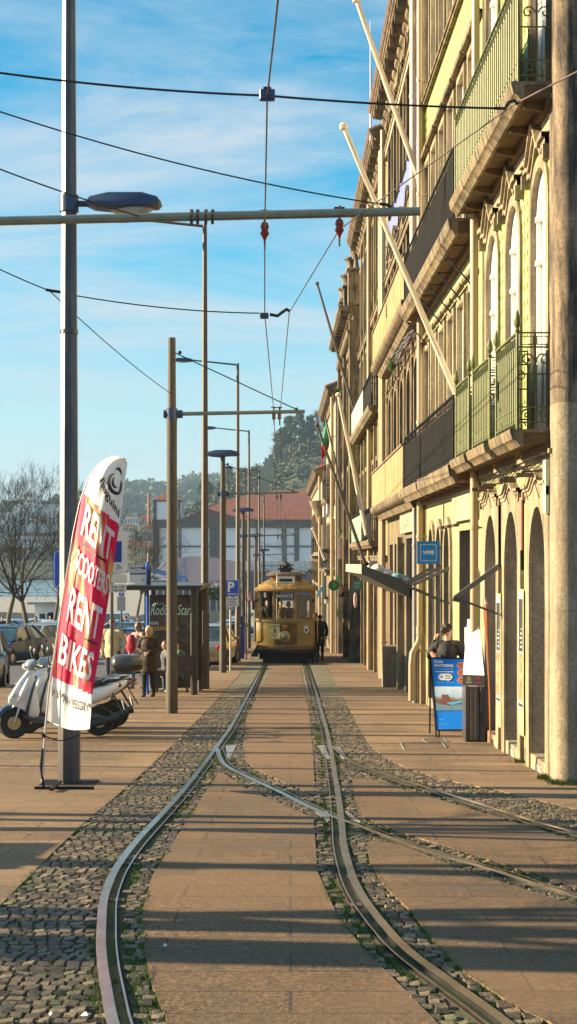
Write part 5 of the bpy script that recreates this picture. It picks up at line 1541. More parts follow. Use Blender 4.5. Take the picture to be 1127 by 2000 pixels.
# potted plants on balconies
def plant(lab, px, py, Y, s, n, droop=0.0, pot=True):
    t = thing('potted_plant' if pot else 'wall_plant', lab, 'plant', P(px, py, Y), group='plants growing on the house fronts')
    c = P(px, py, Y)
    if pot:
        q = MB(); q.lathe([(s*.3, -s*.55), (s*.42, 0), (s*.45, .0), (s*.38, .0)], c, 12); q.build('pot', M_roof, t)
    q = MB(); r_ = random.Random(n)
    for k in range(n):
        a = r_.random()*6.28; l = s*(.5+.8*r_.random()); el = r_.uniform(.1, 1.4)-droop*r_.random()*2
        b0 = c+Vector((r_.gauss(0, s*.2), r_.gauss(0, s*.2), 0)); d = Vector((math.cos(a)*math.cos(el), math.sin(a)*math.cos(el), math.sin(el)))
        m_ = b0+d*l*.6; e = b0+d*l+Vector((0, 0, -l*.3)); w = Vector((-math.sin(a), math.cos(a), 0))*l*.09
        q.add([b0, m_-w, e, m_+w], [(0, 1, 2, 3)])
    q.build('leaves', mat('plant_green', (.07, .14, .025), .6, var=.5, sc=9, bmp=0), t, smooth=False)
plant('ferny green plant hanging below the upper ochre parapet', 764, 708, 33.2, .15, 130, 1.0, False)
plant('spiky plant in a clay pot on the rose gable balcony', 668, 772, 68, .5, 90)
plant('small green plant above the pink balcony sheet', 671, 1046, 66, .35, 80)
plant('weeds sprouting on the far cornice under the sky', 744, 345, 48, .25, 70, .3, False)
plant('ivy trailing down the far wall by the round green sign', 663, 1125, 66, .24, 90, 1.4, False)
plant('lowest ivy tuft above the far pavement', 661, 1192, 66, .22, 90, 1.4, False)
# pink sheet and satellite bits
t = thing('hanging_sheet', 'pale pink sheet hung over the far balcony rail', 'sheet', P(664, 1070, 66)); a, b_ = P(660.5, 1092, 66), P(666.5, 1051, 66)
q = MB(); q.box(a.x, b_.x, 65.9, 65.95, a.z, b_.z); q.build('cloth', mat('pink_sheet', (.62, .42, .33), .8), t)
# roof mast
t = thing('roof_mast', 'slim white antenna mast with a diamond plate on the stone house roof', 'antenna', P(724, 260, 43.2)); a, b_ = P(724, 275, 43.2), P(723, 40, 43.2)
q = MB(); q.tube([a, P(724, 150, 43.2), b_], [.03, .025, .01], 8); q.build('mast', M_signw, t); q = MB(); c = P(733, 258, 43); k = .17; q.prism([(c.x-k, c.z), (c.x, c.z-k*1.2), (c.x+k, c.z), (c.x, c.z+k*1.2)], 43, 43.06, 'XZ'); q.build('diamond_plate', M_signw, t)
q = MB(); q.cyl(P(724, 200, 43.2), P(724, 130, 43.2), .035, n=6); q.build('dipole', M_signback, t)

# sandwich board, white display, wooden figure ----------------------------
YS = 22.9
SB = thing('sandwich_board', 'blue A-frame board for river sightseeing with three orange discs', 'sign board', (P(875, 1430, YS).x, YS, g(YS)))
def sbp(u, v, off=0.0):  # u 0..1, v 0..1 top; leaning board
    a = P(852+(845-852)*v, 1426+(1287-1426)*v, YS); b_ = P(909+(911-909)*v, 1423+(1287-1423)*v, YS)
    p = a.lerp(b_, u); return (p.x, YS+.28*v-off-.16*u, p.z)
def sbq(u0, u1, v0, v1, off, m, nm, th=.0, parent=SB):
    q = MB(); a = [sbp(u0, v0, off), sbp(u1, v0, off), sbp(u1, v1, off), sbp(u0, v1, off)]
    if th:
        bk = [(x, y+th, z) for x, y, z in a]; q.add(a+bk, [(0, 1, 2, 3), (7, 6, 5, 4), (0, 1, 5, 4), (1, 2, 6, 5), (2, 3, 7, 6), (3, 0, 4, 7)])
    else: q.add(a, [(0, 1, 2, 3)])
    return q.build(nm, m, parent, smooth=False)
M_rb = mat('board_blue', (.0, .16, .62), .35, var=.03)
pnl = sbq(0, 1, 0, 1, 0, M_rb, 'panel', .025)
def sky_pic():
    m, nt, b = newmat('printed_river_photo'); tc = N(nt, 'ShaderNodeTexCoord'); sx = N(nt, 'ShaderNodeSeparateXYZ'); nt.links.new(tc.outputs['Object'], sx.inputs[0])
    n = tex(nt, tc.outputs['Object'], 9, 5)
    ad = N(nt, 'ShaderNodeMath', operation='MULTIPLY_ADD'); nt.links.new(n.outputs[0], ad.inputs[0]); ad.inputs[1].default_value = .10; nt.links.new(sx.outputs[2], ad.inputs[2])
    c = ramp(nt, ad.outputs[0], [(.27, (.07, .11, .15)), (.52, (.14, .21, .28)), (.56, (.10, .06, .045)), (.62, (.22, .15, .11)), (.66, (.30, .42, .55)), (.80, (.55, .62, .70))])
    nt.links.new(c, b.inputs['Base Color']); b.inputs['Roughness'].default_value = .4
    return m
sbq(.03, .99, .27, .68-.11+.03, .004, sky_pic(), 'printed_photo', parent=pnl)
def sbt(st, uc, vc, h, w, m, bold=.01):
    cu = MB(); cu.text(st, lambda x, y: (x, y, 0), 1.0, bold); xs = [v[0] for v in cu.v]; ys = [v[1] for v in cu.v]; x0, x1, y0, y1 = min(xs), max(xs), min(ys), max(ys)
    q = MB(); q.text(st, lambda x, y: sbp(uc+((x-x0)/(x1-x0)-.5)*w, vc+((y-y0)/(y1-y0)-.5)*h, .006), 1.0, bold); q.build('lettering', m, pnl, smooth=False)
M_lb = mat('light_blue_ink', (.10, .45, .80), .5, var=.02)
sbt('RIVER', .22, .945, .038, .26, M_lw, .03); sbt('SIGHTSEEING', .36, .895, .038, .56, M_lw, .03); sbt('Panoramic Boat Tour', .36, .850, .03, .54, M_lb)
sbq(.10, .64, .803, .812, .005, M_lw, 'rule', parent=pnl)
q = MB(); q.add([sbp(.18+.42*(.5+.5*math.cos(a)*min(1, 1.35*1)), .735+.045*max(-1, min(1, 1.3*math.sin(a))), .0045) for a in [k*math.pi/12 for k in range(24)]], [tuple(range(24))])
q.add([sbp(.42, .70, .0045), sbp(.50, .70, .0045), sbp(.47, .675, .0045)], [(0, 1, 2)]); q.build('speech_bubble', M_lw, pnl, smooth=False)
sbt('16', .27, .738, .036, .10, M_ink, .03); sbt('AUDIO', .47, .752, .022, .18, M_ink, .02); sbt('GUIDE', .47, .718, .022, .18, M_ink, .02)
sbt('cruises & tours · a douro river trip', .40, .655, .016, .55, M_lb)
sbt('bookings', .20, .145, .016, .15, M_lb); sbt('open every day', .28, .085, .014, .3, M_lb)
M_or = mat('orange_disc', (.55, .13, .03), .45)
for k, (v, st1, st2) in enumerate(((.90, 'BUY', 'HERE'), (.795, '12€', 'FROM'), (.69, '+', 'INFO'))):
    q = MB(); q.add([sbp(.86+.115*math.cos(a), v+.046*math.sin(a), .0045) for a in [j*math.pi/12 for j in range(24)]], [tuple(range(24))]); q.build('orange_disc', M_or, pnl, smooth=False)
    sbt(st1, .86, v+.012, .022, .11, M_ink, .03); sbt(st2, .86, v-.02, .014, .12, M_ink, .02)
q = MB()   # printed boat
q.add([sbp(u, v, .0062) for u, v in ((.12, .40), (.22, .36), (.52, .335), (.96, .40), (.97, .43), (.60, .40), (.45, .44), (.44, .49), (.25, .49), (.24, .42))], [tuple(range(10))]); q.build('boat_print', mat('boat_brown', (.13, .045, .03), .5), pnl, smooth=False)
q = MB(); q.add([sbp(u, v, .0066) for u, v in ((.38, .375), (.55, .345), (.97, .395), (.97, .42), (.62, .39))], [tuple(range(5))]); q.build('boat_print', mat('boat_blue', (.05, .35, .60), .5), pnl, smooth=False)
q = MB()
for u in (-.012, 1.012):
    q.tube([sbp(u, -.105+.0, -.0), sbp(u, 1.0, 0)], .014, 6)
    a = Vector(sbp(u, 1.0, 0)); gx = Vector((a.x+.03, YS+.75, g(YS+.75))); q.tube([a, gx], .014, 6)
q.tube([sbp(.1, -.15, -.12), sbp(.1, .0, -.02)], .014, 6)
q.tube([sbp(0, 0, 0), sbp(1, 0, 0)], .012, 6); q.tube([sbp(0, 1, 0), sbp(1, 1, 0)], .012, 6)
q.build('frame', M_black, SB)
YW = 22.2
WD = thing('display_stand', 'tall tapering white display board on a steel counter by the doorway', 'display stand', (P(927, 1450, YW).x, YW, g(YW)))
def quadp(pxs, Y0_, Y1_, m, nm, par=WD, T=None):
    q = MB(); a = [P(px, py, (Y0_ if i < 2 else Y1_)) for i, (px, py) in enumerate(pxs)]; a = [v+Vector((0, .14 if i in (0, 3) else 0, 0)) for i, v in enumerate(a)]; bk = [(v.x, v.y+.04, v.z) for v in a]
    q.add(a+bk, [(0, 1, 2, 3), (7, 6, 5, 4), (0, 1, 5, 4), (1, 2, 6, 5), (2, 3, 7, 6), (3, 0, 4, 7)]); return q.build(nm, m, par, smooth=False)
wb = quadp([(907, 1319), (946, 1319), (934, 1210), (916, 1210)], YW-.12, YW+.5, mat('bright_white_card', (.86, .86, .86), .25, var=.02), 'white_board')
quadp([(906, 1339), (947, 1340), (946, 1319.5), (906.5, 1319.5)], YW-.13, YW-.13, M_ink, 'dark_strip')
for px, py, m_ in ((916, 1326, mat('badge_yellow', (.6, .45, .15), .5)), (934, 1326, mat('badge_pink', (.65, .08, .15), .5))):
    q = MB(); c = P(px, py, YW-.14); q.lathe([(.001, 0), (.032, 0), (.032, .006)], c, 14, 'Y'); q.build('badge', m_, WD)
    q = MB(); c = P(px, py+7, YW-.14); q.box(c.x-.045, c.x+.045, c.y, c.y+.006, c.z-.010, c.z+.012); q.build('badge', M_signw if px < 920 else m_, WD)
q = MB(); zb = g(YW)
c0, c1_ = P(909, 0, YW-.1).x, P(948, 0, YW-.1).x
q.box(c0, c0+.05, YW-.1, YW+.32, zb, P(0, 1340, YW).z); q.box(c1_-.07, c1_, YW-.1, YW+.32, zb, P(0, 1340, YW).z); q.build('steel_leg', M_galv, WD, bevel=.004)
q = MB(); q.box(c0+.051, c1_-.071, YW+.0, YW+.3, zb+.01, P(0, 1340, YW).z-.01); q.build('counter_front', M_jamb, WD, bevel=.01)
q = MB()
for k, (x_, w_) in enumerate(((c0+.08, .012), (c0+.15, .012))): q.box(x_, x_+w_, YW-.02, YW-.003, zb+.02, P(0, 1345, YW).z)
q.build('steel_rod', M_signback, WD)
q = MB()
for k in range(5): q.box(c1_-.062, c1_-.035, YW-.106, YW-.1005, P(0, 1395+k*5, YW).z, P(0, 1391.5+k*5, YW).z)
q.build('sticker_text', M_ink, WD)
# carved wooden figure (paddle shaped oar carving leaning on the wall)
WF = thing('wooden_carving', 'dark red carved wooden oar shape leaning beside the first arch', 'wooden carving', (P(950, 1440, 21.7).x, 21.7, g(21.7)))
prof = [(946, 1169, 7), (948, 1185, 11), (949, 1205, 12), (950, 1225, 10), (951, 1260, 7), (953, 1300, 5.5), (955, 1345, 4.5), (956, 1400, 4), (957, 1453, 4)]
q = MB(); pts = [P(a+1, b_, 21.6) for a, b_, w in prof]
q.tube([pts[0]+Vector((0, 0, .04))]+pts, [.01]+[w*21.6/3000 for a, b_, w in prof], 14, flat=.45)
q.build('carving', mat('varnished_mahogany', (.22, .065, .02), .35, var=.5, sc=6, stretch=(4, 4, .8), coat=.5), WF)
# ================================================================ tram
YT = 56.5
TX = P(558, 0, YT).x
TZ = g(YT)
T_ = thing('tram', 'vintage yellow tram number 1 coming down the track', 'tram', (TX, YT, TZ))
K53 = 3000/YT
def tp(px, py): return ((px-558)/K53, TZ+(1295-py)/K53)   # local x, world z
M_yel = mat('tram_ochre', (.33, .22, .05), .38, .0, .25, 5, dirt=(.16, .085, .025), dsc=2.5, damt=.85, coat=.4)
M_yeld = mat('tram_weathered_roof', (.16, .10, .04), .55, .0, .3, 6, dirt=(.55, .28, .04), dsc=3, damt=.7)
M_brass = mat('polished_brass_panel', (.20, .14, .07), .22, .75, .55, 3.2, bmp=.05, dirt=(.03, .028, .028), dsc=3.0, damt=.95)
M_wood = mat('tram_teak', (.19, .09, .03), .45, .0, .25, 10, stretch=(1, 1, .3))
M_under = mat('tram_black', (.022, .018, .016), .6, .2, .3)
L = 8.6; W = 1.12
def tb(q, x0, x1, y0, y1, z0, z1): q.box(TX+x0, TX+x1, YT+y0, YT+y1, TZ+z0, TZ+z1)
def fr_x(px): return (px-558)/K53
def fz(py): return (1295-py)/K53
q = MB()
# bowed platform ends in plan
def plan(w, bow, n=9): return [(-w+2*w*k/(n-1), -bow*(1-(abs(-1+2*k/(n-1)))**2.2)) for k in range(n)]
def ring_(w, bow, y0, y1): return [(x, y0+d) for x, d in plan(w, bow)]+[(x, y1-d) for x, d in reversed(plan(w, bow))]
def solid(q, w, bow, z0, z1, y0=0, y1=L, w1=None, bow1=None):
    a = ring_(w, bow, y0, y1); b_ = ring_(w1 or w, bow if bow1 is None else bow1, y0, y1); n = len(a)
    q.add([(TX+x, YT+y+.25, TZ+z0) for x, y in a]+[(TX+x, YT+y+.25, TZ+z1) for x, y in b_], [(i, (i+1) % n, n+(i+1) % n, n+i) for i in range(n)]+[tuple(range(n-1, -1, -1)), tuple(range(n, 2*n))])
solid(q, 1.08, .22, .62, 1.50)
q.build('lower_body', [M_yel], T_, ang=40, bevel=.01)
q = MB()
a = plan(.95, .215)
for k in range(8):
    (x0, d0), (x1, d1) = a[k], a[k+1]
    q.add([(TX+x0, YT+.25+d0-.012, TZ+.66), (TX+x1, YT+.25+d1-.012, TZ+.66), (TX+x1, YT+.25+d1-.012, TZ+1.46), (TX+x0, YT+.25+d0-.012, TZ+1.46)], [(0, 1, 2, 3)])
q.build('dash_panel', M_brass, T_)
def arcrail(z0, z1, m, nm, ww=1.10, bow=.24, proud=.0):
    q = MB(); solid(q, ww, bow, z0, z1, -.0, L); return q.build(nm, m, T_, bevel=.008)
arcrail(1.50, 1.62, M_yel, 'waist_rail', 1.11, .245)
arcrail(.50, .62, M_wood, 'sill_rail', 1.10, .24)
# bumper and apron, underframe
q = MB(); solid(q, 1.12, .40, .36, .50, -.05, L+.05); q.build('bumper', M_under, T_, bevel=.015)
q = MB(); tb(q, -.98, .98, .35, L-.3, .12, .36); tb(q, -.85, .85, .15, .35, .05, .34); q.build('underframe', M_under, T_)
q = MB()
for k in range(9): tb(q, -.8+k*.19, -.76+k*.19, .1, .14, .04, .34)
tb(q, -.84, .84, .09, .15, .03, .08); q.build('lifeguard', M_under, T_)
for sx in (-1, 1):
    q = MB(); q.add([(TX+sx*1.08, YT+.2, TZ+.6), (TX+sx*1.08, YT+.9, TZ+.6), (TX+sx*1.30, YT+.9, TZ+.22), (TX+sx*1.30, YT+.2, TZ+.22), (TX+sx*1.02, YT+.2, TZ+.22), (TX+sx*1.02, YT+.9, TZ+.22)], [(0, 1, 2, 3), (0, 3, 4), (1, 2, 5), (3, 2, 5, 4)]); q.build('step', M_under, T_)
for yy in (2.6, 5.6):
    for sx in (-.72, .72):
        q = MB(); q.lathe([(.02, -.05), (.36, -.05), (.38, .03), (.34, .06), (.02, .06)], (TX+sx, YT+yy, TZ+.37), 20, 'X'); q.build('wheel', M_under, T_)
# window stage: posts between px positions
zb, zt = 1.62, 2.62
q = MB()
posts = [(505, 511), (532.5, 538), (574.5, 580.5), (606, 612)]
for p0, p1 in posts:
    x0, x1 = fr_x(p0), fr_x(p1); xm = (x0+x1)/2; d = -.225*(1-(abs(xm)/1.08)**2.2)
    q = MB(); tb(q, x0, x1, .25+d-.01, .25+d+.09, zb, zt); q.build('window_post', M_yel, T_, bevel=.006)
for sx in (-1, 1):
    for k in range(9):
        y = .3+k*(L)/9.0; q = MB(); tb(q, sx*1.07-.03, sx*1.07+.03, y, y+.12, zb, zt); q.build('window_post', M_yel, T_)
q = MB(); solid(q, 1.10, .24, 2.60, 2.70); q.build('top_rail', M_yel, T_, bevel=.01)
def win(px0, px1, py0, py1, arch, glass=True, m=M_wood, nm='window'):
    x0, x1, z1, z0 = fr_x(px0), fr_x(px1), fz(py0), fz(py1); d = .25-.225*(1-(abs((x0+x1)/2)/1.08)**2.2)-.0
    fwd = .035; q = MB()
    tb(q, x0, x0+fwd, d, d+.04, z0, z1); tb(q, x1-fwd, x1, d, d+.04, z0, z1); tb(q, x0, x1, d-.002, d+.042, z0-.0, z0+.09)
    if arch:
        A_ = arc(x0+fwd, x1-fwd, z1-.09, .07)
        for i in range(len(A_)-1):
            p, r_ = A_[i], A_[i+1]; q.face([(TX+p[0], YT+d, TZ+p[1]), (TX+r_[0], YT+d, TZ+r_[1]), (TX+r_[0], YT+d, TZ+z1+.02), (TX+p[0], YT+d, TZ+z1+.02)])
    else: tb(q, x0, x1, d-.002, d+.042, z1-.05, z1)
    w = q.build(nm, m, T_)
    if glass:
        q = MB(); q.face([(TX+x0+.03, YT+d+.02, TZ+z0+.05), (TX+x1-.03, YT+d+.02, TZ+z0+.05), (TX+x1-.03, YT+d+.02, TZ+z1-.03), (TX+x0+.03, YT+d+.02, TZ+z1-.03)])
        q.build('pane', M_tglass, w, smooth=False)
def see_glass():
    m, nt, b = newmat('tram_glass'); gl = N(nt, 'ShaderNodeBsdfGlossy'); gl.inputs['Roughness'].default_value = .04
    tr = N(nt, 'ShaderNodeBsdfTransparent'); tr.inputs[0].default_value = (.75, .75, .7, 1); fr_ = N(nt, 'ShaderNodeFresnel'); fr_.inputs[0].default_value = 1.5
    mx = N(nt, 'ShaderNodeMixShader'); out = [x for x in nt.nodes if x.type == 'OUTPUT_MATERIAL'][0]
    ad = N(nt, 'ShaderNodeMath', operation='MULTIPLY_ADD'); nt.links.new(fr_.outputs[0], ad.inputs[0]); ad.inputs[1].default_value = 1; ad.inputs[2].default_value = .06
    nt.links.new(ad.outputs[0], mx.inputs[0]); nt.links.new(tr.outputs[0], mx.inputs[1]); nt.links.new(gl.outputs[0], mx.inputs[2]); nt.links.new(mx.outputs[0], out.inputs[0])
    return m
M_tglass = see_glass()
win(538.5, 574, 1161, 1213, False); win(580.5, 606, 1163, 1211, True)
q = MB(); tb(q, fr_x(511), fr_x(532.5), .02, .06, 1.60, 1.66); q.build('window_sill', M_wood, T_)
# inside: floor, bulkhead with blind, ceiling
q = MB(); tb(q, -1.03, 1.03, .3, L-.1, .62, .66); tb(q, -1.03, 1.03, 1.6, 1.64, .66, 1.6); tb(q, -1.03, -.2, 1.6, 1.64, 1.6, 2.6); q.build('interior', M_dark, T_)
q = MB(); tb(q, .42, .80, .5, .52, 1.55, 2.45); q.build('roller_blind', mat('cream_blind', (.48, .44, .36), .8, var=.15, sc=5), T_)
# roof: canopy dome
q = MB(); prof = [(1.16, 2.66), (1.17, 2.72), (1.02, 2.80), (.80, 2.92), (.55, 3.0)]
for i in range(len(prof)-1):
    (w0, z0), (w1, z1) = prof[i], prof[i+1]
    solid(q, w0, .30*w0, z0, z1, -.08+(1.16-w0)*.9, L+.08-(1.16-w0)*.9, w1, .30*w1)
q.build('roof', [M_yeld], T_, ang=60)
q = MB(); solid(q, 1.17, .31, 2.655, 2.70, -.09, L+.09); q.build('eave_trim', M_yel, T_)
q = MB(); solid(q, .60, .16, 2.95, 3.22, .75, L-.75); q.build('clerestory', M_wood, T_)
q = MB()
solid(q, .74, .2, 3.20, 3.27, .60, L-.6); solid(q, .66, .18, 3.27, 3.33, .68, L-.68, .5, .14); q.build('clerestory_roof', mat('tram_roof_dark', (.10, .085, .07), .6, dirt=(.25, .15, .06), dsc=3, damt=.6), T_)
q = MB(); tb(q, -.34, .34, .28, .62, 2.93, 3.2); bx_ = q.build('number_box', M_signw, T_, bevel=.01)
q = MB(); tb(q, -.24, .24, .272, .279, 2.99, 3.10); q.build('number_slot', M_dark, bx_)
q = MB(); tb(q, -.37, .37, .25, .64, 3.2, 3.25); q.build('box_lid', M_wood, bx_)
q = MB(); tb(q, -.22, .22, 1.2, 1.9, 3.34, 3.5); q.tube([(TX-.3, YT+1.3, TZ+3.4), (TX, YT+1.5, TZ+3.75), (TX+.3, YT+1.3, TZ+3.4)], .03, 6); q.tube([(TX-.25, YT+1.6, TZ+3.6), (TX+.25, YT+1.6, TZ+3.6)], .03, 6); q.ell((TX, YT+1.5, TZ+3.6), (.18, .25, .12), 8, 6); q.build('trolley_base', M_under, T_)
q = MB(); q.tube([(TX, YT+1.5, TZ+3.65), (TX-.05, YT+4.8, P(0, 1006, YT+4.8).z)], [.035, .02], 8); q.build('trolley_pole', M_under, T_)
q = MB(); q.tube([(TX-.33, YT+.2, TZ+3.3)]+[(TX-.33, YT-.0, TZ+z) for z in (3.0, 1.6, 1.45)], .006, 4)
q.build('rope', M_pole_white, T_)
for sx in (-1, 1):   # roof grab hoops
    q = MB(); q.tube([(TX+sx*.85, YT+.3, TZ+2.86), (TX+sx*.9, YT+.3, TZ+2.96), (TX+sx*1.05, YT+.35, TZ+2.9), (TX+sx*1.08, YT+.35, TZ+2.78)], .014, 5); q.build('roof_hoop', M_under, T_)
# headlight, small lamp, plates
q = MB(); c = (TX+fr_x(556), YT+.02, TZ+fz(1243))
q.lathe([(.01, 0), (.10, 0), (.15, -.06), (.195, -.09), (.205, -.11), (.16, -.12), (.145, -.09), (.01, -.10)], c, 24, 'Y'); hl = q.build('headlight', mat('brass_ring', (.55, .40, .16), .25, .85, .2), T_)
q = MB(); q.lathe([(.01, -.105), (.13, -.108), (.08, -.145), (.01, -.155)], c, 20, 'Y'); q.build('lens', glass_mat('headlamp_glass', (.3, .27, .2)), hl)
q = MB(); c2_ = (TX+fr_x(556), YT+.03, TZ+fz(1225)); q.lathe([(.01, 0), (.10, 0), (.10, -.05), (.07, -.06), (.01, -.06)], c2_, 18, 'Y'); q.build('small_lamp', mat('copper_lamp', (.35, .17, .07), .3, .8), T_)
for px in (499.5, 611):
    q = MB(); x = fr_x(px); tb(q, x-.04, x+.06, .1, .2, fz(1176), fz(1170)); q.build('marker_lamp', M_under, T_)
q = MB(); tb(q, fr_x(527), fr_x(546), -.016, -.001, fz(1248), fz(1219)); pl_ = q.build('advert_plate', mat('cream_enamel', (.62, .55, .30), .4), T_)
def tt(st, px, py, h, w, m, par, d, bold=.02):
    cu = MB(); cu.text(st, lambda x, y: (x, y, 0), 1.0, bold); xs = [v[0] for v in cu.v]; ys = [v[1] for v in cu.v]; x0, x1, y0, y1 = min(xs), max(xs), min(ys), max(ys)
    q = MB(); q.text(st, lambda x, y: (TX+fr_x(px+((x-x0)/(x1-x0)-.5)*w), YT+d, TZ+fz(py-((y-y0)/(y1-y0)-.5)*h)), 1.0, bold); return q.build('lettering', m, par, smooth=False)
tt('JAMESON', 536.5, 1223.5, 4.2, 17, mat('dark_green_ink', (.02, .07, .03), .5), pl_, -.019)
tt('IRISH WHISKEY', 536.5, 1241, 2.0, 13, M_ink, pl_, -.019, .005)
q = MB(); c = (TX+fr_x(537), YT-.019, TZ+fz(1232)); q.lathe([(.001, 0), (.05, 0), (.05, .002)], c, 12, 'Y'); q.box(c[0]-.025, c[0]+.025, c[1]-.001, c[1]+.003, c[2], c[2]+.10); q.box(c[0]-.07, c[0]+.07, c[1]-.001, c[1]+.002, c[2]-.085, c[2]-.06); q.build('crest', mat('crest_brown', (.14, .04, .02), .5), pl_)
tt('213', 513.5, 1225, 4.5, 8, M_lw, T_, .08, .02)
# monogram badge on the right of the dash
q = MB(); cx, cz = TX+fr_x(598.5), TZ+fz(1231); k = .105
q.prism([(cx-k, cz), (cx, cz-k*1.2), (cx+k, cz), (cx, cz+k*1.2)], YT+.095, YT+.10, 'XZ')
for dx in (-.06, 0, .06): q.prism([(cx+dx-.025, cz+.12), (cx+dx+.025, cz+.12), (cx+dx, cz+.18+.02*(dx == 0))], YT+.095, YT+.10, 'XZ')
q.box(cx-.08, cx+.08, YT+.094, YT+.1, cz+.095, cz+.115); bd = q.build('badge', M_lw, T_)
q = MB(); q.lathe([(.03, -.004), (.055, -.004), (.055, -.002)], (cx, YT+.094, cz), 14, 'Y'); q.build('badge_ring', M_ink, bd)
for px, py, r_, m_ in ((597, 1244, .035, 'brass_ring'), (514, 1244, .05, 'copper_lamp')):
    q = MB(); q.lathe([(.01, 0), (r_, 0), (r_*.8, -.03), (.01, -.03)], (TX+fr_x(px), YT+.085, TZ+fz(py)), 12, 'Y'); q.build('knob', MATS[m_], T_)
q = MB(); tb(q, fr_x(538), fr_x(574.5), -.02, .0, fz(1168.5), fz(1159.5)); ds = q.build('destination_board', M_ink, T_)
tt('INFANTE', 556, 1164, 6.2, 32, M_lw, ds, -.023, .012)
q = MB(); tb(q, fr_x(510), fr_x(524.5), -.005, .01, fz(1168.5), fz(1155)); ds = q.build('route_board', M_ink, T_)
tt('1', 517.5, 1162, 9.5, 4.2, M_lw, ds, -.008, .02)
# side panels of ochre seen past the posts and grab rails
for sx in (-1, 1):
    q = MB(); q.tube([(TX+sx*1.13, YT+.25, TZ+.75), (TX+sx*1.17, YT+.2, TZ+.9), (TX+sx*1.17, YT+.2, TZ+1.9), (TX+sx*1.13, YT+.25, TZ+2.0)], .015, 6); q.build('grab_rail', mat('brass_ring', (1, 1, 1)), T_)
q = MB(); q.box(TX-1.24, TX-1.14, YT+.1, YT+.16, TZ+1.95, TZ+2.3); q.tube([(TX-1.19, YT+.15, TZ+2.3), (TX-1.1, YT+.25, TZ+2.5)], .012, 5); q.build('mirror', M_under, T_)

